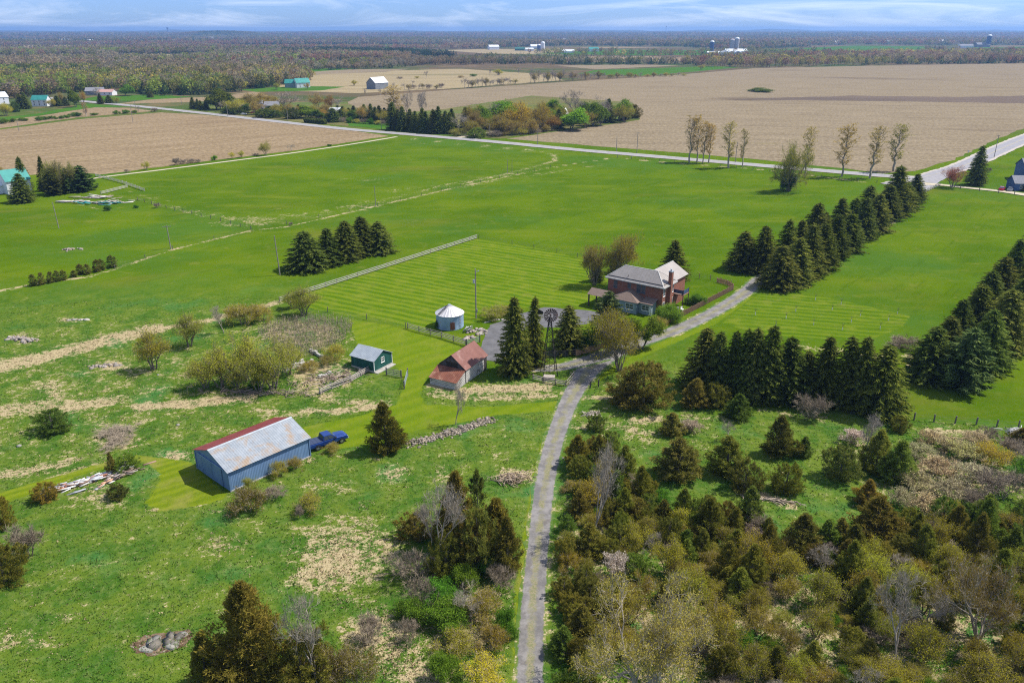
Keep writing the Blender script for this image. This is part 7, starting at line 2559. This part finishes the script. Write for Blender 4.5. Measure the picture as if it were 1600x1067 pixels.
# ---- shrubs of the far left field strip and trees by its houses
row([(7, 194, 184, 15), (21, 192, 184, 12), (36, 190, 183, 14), (61, 189, 181, 13), (71, 188, 181, 11), (79, 187, 180, 10), (86, 187, 181, 10), (96, 186, 180, 10), (104, 185, 179, 9), (117, 183, 175, 20), (135, 182, 160, 12, 'poplar', 'pink'), (148, 181, 176, 14), (182, 179, 172, 12), (197, 178, 171, 14), (216, 176, 165, 8, 'bare', 'grey'), (243, 175, 168, 16, 'shrub_bare', 'brown'), (210, 177, 172, 10)],
    '{k}, {o} from the left in the bushy strip between the tan left fields', 'bushes between the tan fields', 'shrub_leaf', parts=False)
row([(33, 171, 146, 18, 'spruce'), (42, 171, 143, 16, 'spruce'), (10, 181, 158, 28, 'bud', 'lime'), (90, 167, 149, 18, 'spruce'), (104, 166, 151, 14, 'spruce'), (80, 168, 152, 16, 'bud', 'yellow'), (119, 168, 137, 22, 'dense', 'yellow'), (98, 165, 141, 18, 'bud', 'tan'), (131, 164, 139, 14, 'bud', 'orange'), (158, 163, 146, 12, 'spruce'), (171, 162, 148, 16, 'spruce'), (182, 162, 150, 14, 'bud', 'olive'), (155, 158, 136, 20, 'bare', 'grey'), (235, 153, 142, 12, 'spruce'),
     (25, 176, 158, 16, 'cedar_round', 'dark green'), (196, 150, 131, 24, 'dense', 'lime')], '{a} {k}, {o} from the left around the far left houses', 'trees around the far left houses', parts=False)
# ---- hedgerows of the middle fields
items = [(726 + 5.6 * k, 138.5 - .55 * k, 119 + (k * 5 % 6), 13 + k % 4, ['bare', 'bare', 'bud', 'bare'][k % 4], ['brown', 'tan', 'dusky', 'grey'][k % 4]) for k in range(15)]
items += [(829 + 6.6 * k, 130.3 - .42 * k, 105 + (k * 5 % 8) + .25 * k, 14, ['bare', 'bud', 'bare'][k % 3], ['brown', 'dusky', 'tan'][k % 3]) for k in range(17)]
items += [(945 + 9.5 * k, 123.5 - .35 * k, 112 + (k * 3 % 6), 11, ['bare', 'shrub_bud', 'bud'][k % 3], ['brown', 'olive', 'dusky'][k % 3]) for k in range(14)]
row(items, '{a} {k}, {o} from the left in the hedgerow across the tan fields', 'hedgerow across the tan fields', parts=False)
row([(614, 140, 128, 9, 'bare', 'grey'), (645, 133, 125, 8, 'bare', 'grey'), (667, 122, 109, 10, 'bare', 'brown'), (652, 123, 119, 10, 'shrub_bud', 'olive'), (765, 119, 106, 8, 'bare', 'grey'), (779, 118, 107, 18, 'bud', 'olive'), (811, 117, 104, 12, 'bare', 'brown'), (740, 120, 115, 14, 'shrub_leaf', 'olive'), (569, 150, 138, 8, 'bare', 'grey'), (595, 149, 138, 9, 'bare', 'grey'), (553, 134, 124, 12, 'bud', 'lime'), (720, 122, 118, 12, 'shrub_bud', 'brown bud'),
     (1140, 105, 96, 14, 'bud', 'dusky'), (1095, 109, 100, 12, 'bud', 'olive'), (625, 124, 119, 12, 'shrub_bare', 'brown'), (480, 140, 128, 10, 'bud', 'tan'), (432, 141, 127, 14, 'bud', 'olive')], '{a} {k}, {o} from the left scattered over the middle fields', 'scattered trees of the middle fields', parts=False)
items = [(632 + 7.2 * k, 140 - .28 * k + (k % 2), 129 + k % 4, 11, ['bare', 'bud', 'shrub_bare'][k % 3], ['brown', 'dusky', 'brown'][k % 3]) for k in range(9)]
row(items, '{a} {k}, {o} from the left behind the tall tan poplars', 'brush behind the tan poplars', parts=False)
# ================================================================== FAR WOODS (read as one mass each) and meadow grass
M_WOOD = colmat('far_foliage', .9, .45)


def lod_proto(kind, seed, n, ls):
    rg = np.random.default_rng(seed)
    if kind == 'c':      # conifer
        z = rg.uniform(0, 1, n) ** 1.2
        r = (1 - z) * .28 * rg.uniform(.5, 1.05, n)
        a = rg.uniform(0, 6.28, n)
        P = np.stack([r * np.cos(a), r * np.sin(a), z * .95], 1)
        D = np.stack([np.cos(a), np.sin(a), rg.uniform(-.6, .4, n)], 1)
        ln = ls * (1.15 - .7 * z)
    else:
        u = unit(rg.normal(size=(n, 3)))
        rr = rg.uniform(.35, 1, n) ** .5
        lob = 1 + .22 * np.sin(u[:, 0] * 5 + seed) * np.cos(u[:, 1] * 4 + seed * 2)
        P = u * (rr * lob)[:, None] * np.array([.34, .34, .36]) + np.array([0, 0, .62])
        D = rg.normal(size=(n, 3)) + u
        ln = np.full(n, ls)
    V, F = leaf_tris(P, D, ln, ln * .85, rg)
    if kind == 'd':
        tv, tf = leaf_tris(np.zeros((2, 3)), np.array([[.03, 0, 1.], [0, .05, 1.]]), np.full(2, .75), np.full(2, .06), rg)
        F = np.concatenate([F, tf + len(V)])
        V = np.concatenate([V, tv])
    return V, F


LODS = {(k, l): [lod_proto(k, s_ + (0 if k == 'c' else 50), n, ls) for s_ in range(5)] for k in 'cd' for l, (n, ls) in enumerate(((90, .13), (42, .19), (20, .28)))}


OPEN = [gxy(q) for q in ([(-150, 89), (150, 87.5), (165, 95), (-120, 98)], [(430, 98), (600, 94), (612, 101), (445, 106)], [(330, 70.5), (700, 70), (690, 75), (350, 76)], [(-60, 71.5), (220, 71), (210, 76), (-60, 77)], [(250, 63.5), (520, 63.2), (500, 65.5), (260, 66)], [(900, 63.5), (1250, 63), (1230, 65.5), (920, 66)],[(170, 86), (300, 84.5), (335, 86.5), (330, 92), (250, 95), (190, 94)], [(225, 99), (305, 98), (315, 105), (240, 108)], [(-60, 104), (14, 104), (14, 114), (-60, 116)], [(300, 124), (375, 123), (390, 131), (310, 134)],
        [(520, 77.5), (610, 77), (620, 81.5), (540, 82.5)], [(30, 78), (120, 77), (130, 80), (40, 81.5)])]


def forest(name, label, pts, n, hr, pal, lod, seed, clump=.02, cat='woodland'):
    """pal: list of (type, colour, weight)"""
    rg = np.random.default_rng(seed)
    w = gxy(pts) if not isinstance(pts, np.ndarray) else None
    if w is not None:
        q = np.array(w)
        cc = rg.uniform(q.min(0), q.max(0), (n * 12, 2))
        cc = cc[pip(w, cc[:, 0], cc[:, 1])][:n]
    else:
        cc = pts
    for og in OPEN:
        cc = cc[~pip(og, cc[:, 0], cc[:, 1])]
    pr_ = np.array([p_[2] for p_ in pal], float)
    # species drift in patches
    ph = rg.uniform(0, 6.28, (len(pal), 2))
    fr = rg.uniform(.5, 1.5, (len(pal), 2)) * clump
    sc_ = np.stack([pr_[i] * np.clip(1 + 2.2 * np.sin(cc[:, 0] * fr[i, 0] + ph[i, 0]) * np.sin(cc[:, 1] * fr[i, 1] + ph[i, 1]), .03, 9) for i in range(len(pal))], 1)
    sc_ /= sc_.sum(1, keepdims=True)
    pick = (rg.uniform(size=(len(cc), 1)) > np.cumsum(sc_, 1)).sum(1).clip(0, len(pal) - 1)
    Vs, Fs, Cs, o_ = [], [], [], 0
    for i, (ty, colr, _) in enumerate(pal):
        for v_ in range(5):
            ix = np.nonzero(pick == i)[0][v_::5]
            if len(ix) == 0:
                continue
            pv, pf = LODS[(ty, lod)][v_]
            h = rg.uniform(*hr, len(ix)) * (1.1 if ty == 'c' else 1)
            wd = h * rg.uniform(.85, 1.35, len(ix))
            a = rg.uniform(0, 6.28, len(ix))
            c0, s0 = np.cos(a), np.sin(a)
            X_ = (pv[None, :, 0] * c0[:, None] - pv[None, :, 1] * s0[:, None]) * wd[:, None] + cc[ix, 0][:, None]
            Y_ = (pv[None, :, 0] * s0[:, None] + pv[None, :, 1] * c0[:, None]) * wd[:, None] + cc[ix, 1][:, None]
            Z_ = pv[None, :, 2] * h[:, None]
            Vs.append(np.stack([X_, Y_, Z_], -1).reshape(-1, 3))
            Fs.append((pf[None] + (np.arange(len(ix)) * len(pv))[:, None, None]).reshape(-1, 3) + o_)
            o_ += len(pv) * len(ix)
            k = np.array(colr)[None] * rg.uniform(.8, 1.2, (len(ix), 1)) * rg.uniform(.95, 1.05, (len(ix), 3))
            k = np.repeat(k, len(pv), 0) * np.repeat(rg.uniform(.88, 1.12, (len(ix) * len(pv) // 3 + 1, 1)), 3, 0)[:len(ix) * len(pv)]
            Cs.append(np.concatenate([k, np.ones((len(k), 1))], 1))
    o = link(name, tri_mesh(name, np.concatenate(Vs), np.concatenate(Fs), M_WOOD, {'col': ('FLOAT_COLOR', np.concatenate(Cs))}))
    return tag(o, label, cat, kind='stuff')


DKG, OLV, BRN, GRY, LIM, RED, TAN, YEL = (.050, .090, .028), (.20, .20, .050), (.26, .195, .10), (.27, .235, .155), (.26, .32, .055), (.29, .155, .095), (.33, .26, .15), (.40, .34, .075)
forest('near_wood', 'mixed olive and brown wood behind the far left houses', [(-260, 170), (-200, 120), (0, 116), (200, 112), (400, 111), (470, 116), (490, 127), (430, 135), (350, 148), (240, 150), (180, 141), (60, 150), (0, 157), (-100, 165)], 5200, (8, 15),
       [('d', OLV, 3), ('d', BRN, 1.2), ('d', TAN, 1.6), ('c', DKG, 2), ('d', LIM, 1.2), ('d', GRY, 1.2), ('d', YEL, .9)], 0, 1, .012)
forest('grey_wood', 'wide grey-brown leafless wood across the left middle distance', [(-400, 118), (-350, 84), (0, 82), (420, 80), (640, 92), (650, 98), (560, 106), (400, 110), (200, 111), (0, 115)], 12000, (9, 15),
       [('d', GRY, 3), ('d', BRN, 1.2), ('d', TAN, 1.6), ('d', OLV, 1.8), ('c', DKG, .9), ('d', LIM, .8), ('d', RED, .4)], 1, 2, .006)
forest('plantation', 'dark evergreen plantation left of centre', [(440, 83), (560, 80.5), (690, 88), (715, 91), (660, 92.5), (540, 89), (440, 88)], 2200, (11, 15), [('c', DKG, 5), ('c', (.03, .05, .02), 2), ('d', BRN, .2)], 1, 3)
forest('reddish_wood', 'long reddish-brown wood below the blue horizon woods', [(-500, 84), (-450, 68.5), (0, 69), (500, 68), (760, 70), (760, 77), (560, 79), (300, 80), (0, 82)], 13000, (9, 15),
       [('d', RED, 2.4), ('d', BRN, 2.4), ('d', GRY, 1), ('d', TAN, .8), ('c', DKG, .9), ('d', OLV, .8)], 2, 4, .003)
forest('treeline', 'dark broken treeline across the middle fields', [(640, 99), (740, 94), (860, 97), (930, 98.5), (1060, 99), (1080, 101), (940, 102), (800, 101), (690, 102), (640, 104)], 620, (7, 13), [('c', DKG, 3), ('d', OLV, 1.2), ('d', BRN, 1.6), ('d', GRY, 1)], 0, 5, .01)
forest('scrub_wood', 'brown scrub left of the dark treeline', [(540, 104), (560, 95), (640, 93), (700, 97), (640, 105), (600, 108), (430, 112)], 700, (6, 11), [('d', GRY, 2), ('d', BRN, 2), ('d', OLV, 1), ('c', DKG, .5)], 1, 6, .01)
forest('right_wood', 'dark and russet wood behind the big stubble field', [(1060, 101), (1110, 95), (1260, 88), (1420, 86), (1640, 82), (1900, 80), (1950, 99), (1600, 99.5), (1420, 101.5), (1180, 106), (1120, 106)], 3600, (9, 16),
       [('d', OLV, 1.5), ('c', DKG, 2), ('d', BRN, 2), ('d', RED, 1.6), ('d', TAN, 1), ('d', YEL, .8)], 0, 7, .008)
forest('far_treeline', 'low trees round the far centre farms', [(820, 84), (900, 81), (1060, 84), (1180, 79), (1300, 80), (1260, 87), (1100, 92), (1000, 89), (880, 88)], 260, (8, 14), [('d', YEL, .6), ('d', OLV, 2), ('d', BRN, 2), ('c', DKG, 1)], 1, 8, .004)
forest('far_treeline', 'low trees in the fields beyond the tan left fields', [(640, 96), (760, 88), (860, 88), (1000, 84), (1120, 86), (900, 93), (740, 97)], 140, (6, 11), [('d', OLV, 2), ('d', BRN, 2), ('c', DKG, 1)], 1, 9, .004)
# the horizon woods: scattered out to where everything turns blue
rgf = np.random.default_rng(77)
N = 76000
dd = 1650 * (15000 / 1650) ** (rgf.uniform(0, 1, N) ** .85)
th = rgf.uniform(-.66, .66, N)
XY = np.stack([np.tan(th) * dd, dd], 1)
# openings: farmland between the woods
op = np.sin(XY[:, 0] * .0021 + 1.3) * np.sin(XY[:, 1] * .0017 + .4) + .6 * np.sin(XY[:, 0] * .0047 + XY[:, 1] * .0031)
px_, py_ = to_px(XY[:, 0], XY[:, 1])
clr = np.zeros(N, bool)
for pg in ([(690, 79), (760, 76), (880, 72), (1060, 73), (1110, 77), (1180, 78), (1330, 70), (1480, 71.5), (1720, 71), (1720, 80), (1480, 79), (1300, 84), (1120, 88), (880, 88), (740, 90)],):
    clr |= pip(pg, px_, py_)
keep = (~clr) & ((op < .75) | (dd > 5200)) & (py_ < 70.5 + 10 * (px_ > 760))
XY, dd = XY[keep], dd[keep]
for a_, b2, hr_, lod, lab in ((1500, 2800, (10, 15), 1, 'mixed woods between farms below the blue horizon'), (2800, 6500, (11, 19), 2, 'blue-green woods stretching under the horizon'), (6500, 15100, (15, 30), 2, 'farthest blue woods on the horizon')):
    ix = (dd >= a_) & (dd < b2)
    forest('horizon_wood', lab, XY[ix], 0, hr_, [('c', DKG, 3), ('d', OLV, 2), ('d', BRN, 1.4), ('d', RED, .9), ('d', GRY, 1), ('d', TAN, .7)], lod, int(a_), .0022)
XYh = rgf.normal(0, 1, (1500, 2)) * np.array([210, 110]) + np.array(G(340, 58.5)[:2])
hv_, hf_ = [], []
# low wooded hill on the horizon left of centre
c_ = G(345, 58.2)
hill = MB()
n = 40
rings = []
for k in range(7):
    f = k / 6
    rings.append([(c_.x + 420 * (1 - f) * math.cos(2 * math.pi * i / n), c_.y + 260 * (1 - f) * math.sin(2 * math.pi * i / n), 34 * (1 - (1 - f) ** 2) - .5) for i in range(n)])
vs = [p_ for r_ in rings for p_ in r_]
hill.add(vs, [(k * n + i, k * n + (i + 1) % n, (k + 1) * n + (i + 1) % n, (k + 1) * n + i) for k in range(6) for i in range(n)])
tag(hill.build('hills', M_COPSE), kind='structure')
# far low ridge closing the horizon
rv, n = [], 160
for j, (dy_, f_) in enumerate(((-900, 0), (-350, .75), (0, 1), (500, .8), (1200, 0))):
    for i in range(n + 1):
        x_ = -13500 + 27000 * i / n
        h_ = 30 + 11 * math.sin(i * .31) + 7 * math.sin(i * .83 + 1) + 4 * math.sin(i * 1.9 + 2) + 12 * math.exp(-((i - 100) / 14) ** 2)
        rv.append((x_, 14300 + dy_ + 200 * math.sin(i * .2), h_ * f_ - .4))
rf2 = [(j * (n + 1) + i, j * (n + 1) + i + 1, (j + 1) * (n + 1) + i + 1, (j + 1) * (n + 1) + i) for j in range(4) for i in range(n)]
M_RIDGE = surf('ridge_woods', (.03, .05, .025), (.09, .085, .04), .004, .95)
tag(link('hills', tri_mesh('far_ridge', rv, rf2, M_RIDGE)), kind='structure')
r_ = np.sqrt(rgf.uniform(0, 1, 2200))
a_ = rgf.uniform(0, 6.28, 2200)
hp = np.stack([c_.x + 400 * r_ * np.cos(a_), c_.y + 250 * r_ * np.sin(a_)], 1)
ho = forest('hill_wood', 'wooded knoll standing above the horizon left of centre', hp, 0, (10, 16), [('c', DKG, 3), ('d', BRN, 1), ('d', OLV, 1)], 2, 12, .01)
co = np.empty(len(ho.data.vertices) * 3, np.float32)
ho.data.vertices.foreach_get('co', co)
co = co.reshape(-1, 3)
# lift each tree to the knoll's surface (by its distance from the top)
f_ = 1 - np.clip(np.hypot((co[:, 0] - c_.x) / 420, (co[:, 1] - c_.y) / 260), 0, 1)
co[:, 2] += 34 * (1 - (1 - f_) ** 2) - 1
ho.data.vertices.foreach_set('co', co.ravel())

# ------------------------------------------------------------------ meadow grass and weeds: tussocks over the rough ground
N = 150000
rgt = np.random.default_rng(21)
yy = 44 + (175 - 44) * rgt.uniform(0, 1, N) ** 1.6
xx = rgt.uniform(-1, 1, N) * (yy * .75 + 12)
dr_, rf_ = masks(xx, yy)
px_, py_ = to_px(xx, yy)
bad = np.zeros(N, bool)
for k_, pgn in LAWNS.items():
    bad |= pip(gxy(pgn), xx, yy)
bad |= poly_dist(gxy(dr), xx, yy) < 1.9
bad |= poly_dist(gxy(br), xx, yy) < 2.0
for o_, an_, L_, W_ in ((shed.location, shed.rotation_euler.z, 12.0, 8.5),):
    lx = (xx - o_.x) * math.cos(an_) + (yy - o_.y) * math.sin(an_)
    ly = -(xx - o_.x) * math.sin(an_) + (yy - o_.y) * math.cos(an_)
    bad |= (abs(lx) < L_ / 2 + .2) & (abs(ly) < W_ / 2 + .2)
bad |= pip(gxy([(545, 545), (545, 585), (590, 590), (625, 575), (620, 540)]), xx, yy) | pip(gxy([(665, 540), (665, 605), (720, 605), (770, 575), (770, 530)]), xx, yy)
ok = (~bad) & (rf_ > .5)
xx, yy, dr_ = xx[ok], yy[ok], dr_[ok]
n = len(xx)
cl = np.sin(xx * .9 + 2 * np.sin(yy * .31)) * np.sin(yy * .8 + 2 * np.sin(xx * .27)) + rgt.normal(0, .5, n)
per = 3
P = np.repeat(np.stack([xx, yy, np.zeros(n)], 1), per, 0) + np.concatenate([rgt.normal(0, .10, (n * per, 2)), np.zeros((n * per, 1))], 1)
D = np.stack([rgt.normal(0, .7, n * per), rgt.normal(0, .7, n * per), np.ones(n * per)], 1)
tall = np.repeat(np.clip(.09 + .05 * cl + .10 * dr_, .05, .28), per)
ln = tall * rgt.uniform(.7, 1.5, n * per)
V_, F_ = leaf_tris(P, D, ln, np.repeat(rgt.uniform(.06, .16, n), per), rgt)
isdry = rgt.uniform(size=n) < np.clip(dr_ * 1.15 - .12, .05, .93)
gcol = np.where(isdry[:, None], np.array([[.40, .31, .18]]), np.where((cl > .3)[:, None], np.array([[.10, .17, .025]]), np.array([[.06, .135, .018]])))
gcol = gcol * rgt.uniform(.7, 1.25, (n, 1))
C_ = np.concatenate([np.repeat(gcol, per * 3, 0), np.ones((n * per * 3, 1))], 1)
tag(link('meadow_grass', tri_mesh('meadow_grass', V_, F_, colmat('grass_blades', .9), {'col': ('FLOAT_COLOR', C_)})), 'rough grass and straw of the meadow', 'grass', kind='stuff')

# ------------------------------------------------------------------ the air
hz = MB()
hz.box(-17000, 17000, -17000, 17500, -1.5, 86)
m = bpy.data.materials.new('haze_air')
m.use_nodes = True
nt = m.node_tree
nt.nodes.remove(nt.nodes['Principled BSDF'])
pv = nt.nodes.new('ShaderNodeVolumePrincipled')
pv.inputs['Color'].default_value = (.31, .55, 1.0, 1)
pv.inputs['Density'].default_value = 0.000095
pv.inputs['Anisotropy'].default_value = .2
L(nt, pv.outputs[0], nt.nodes['Material Output'].inputs['Volume'])
tag(hz.build('haze', m), kind='stuff')
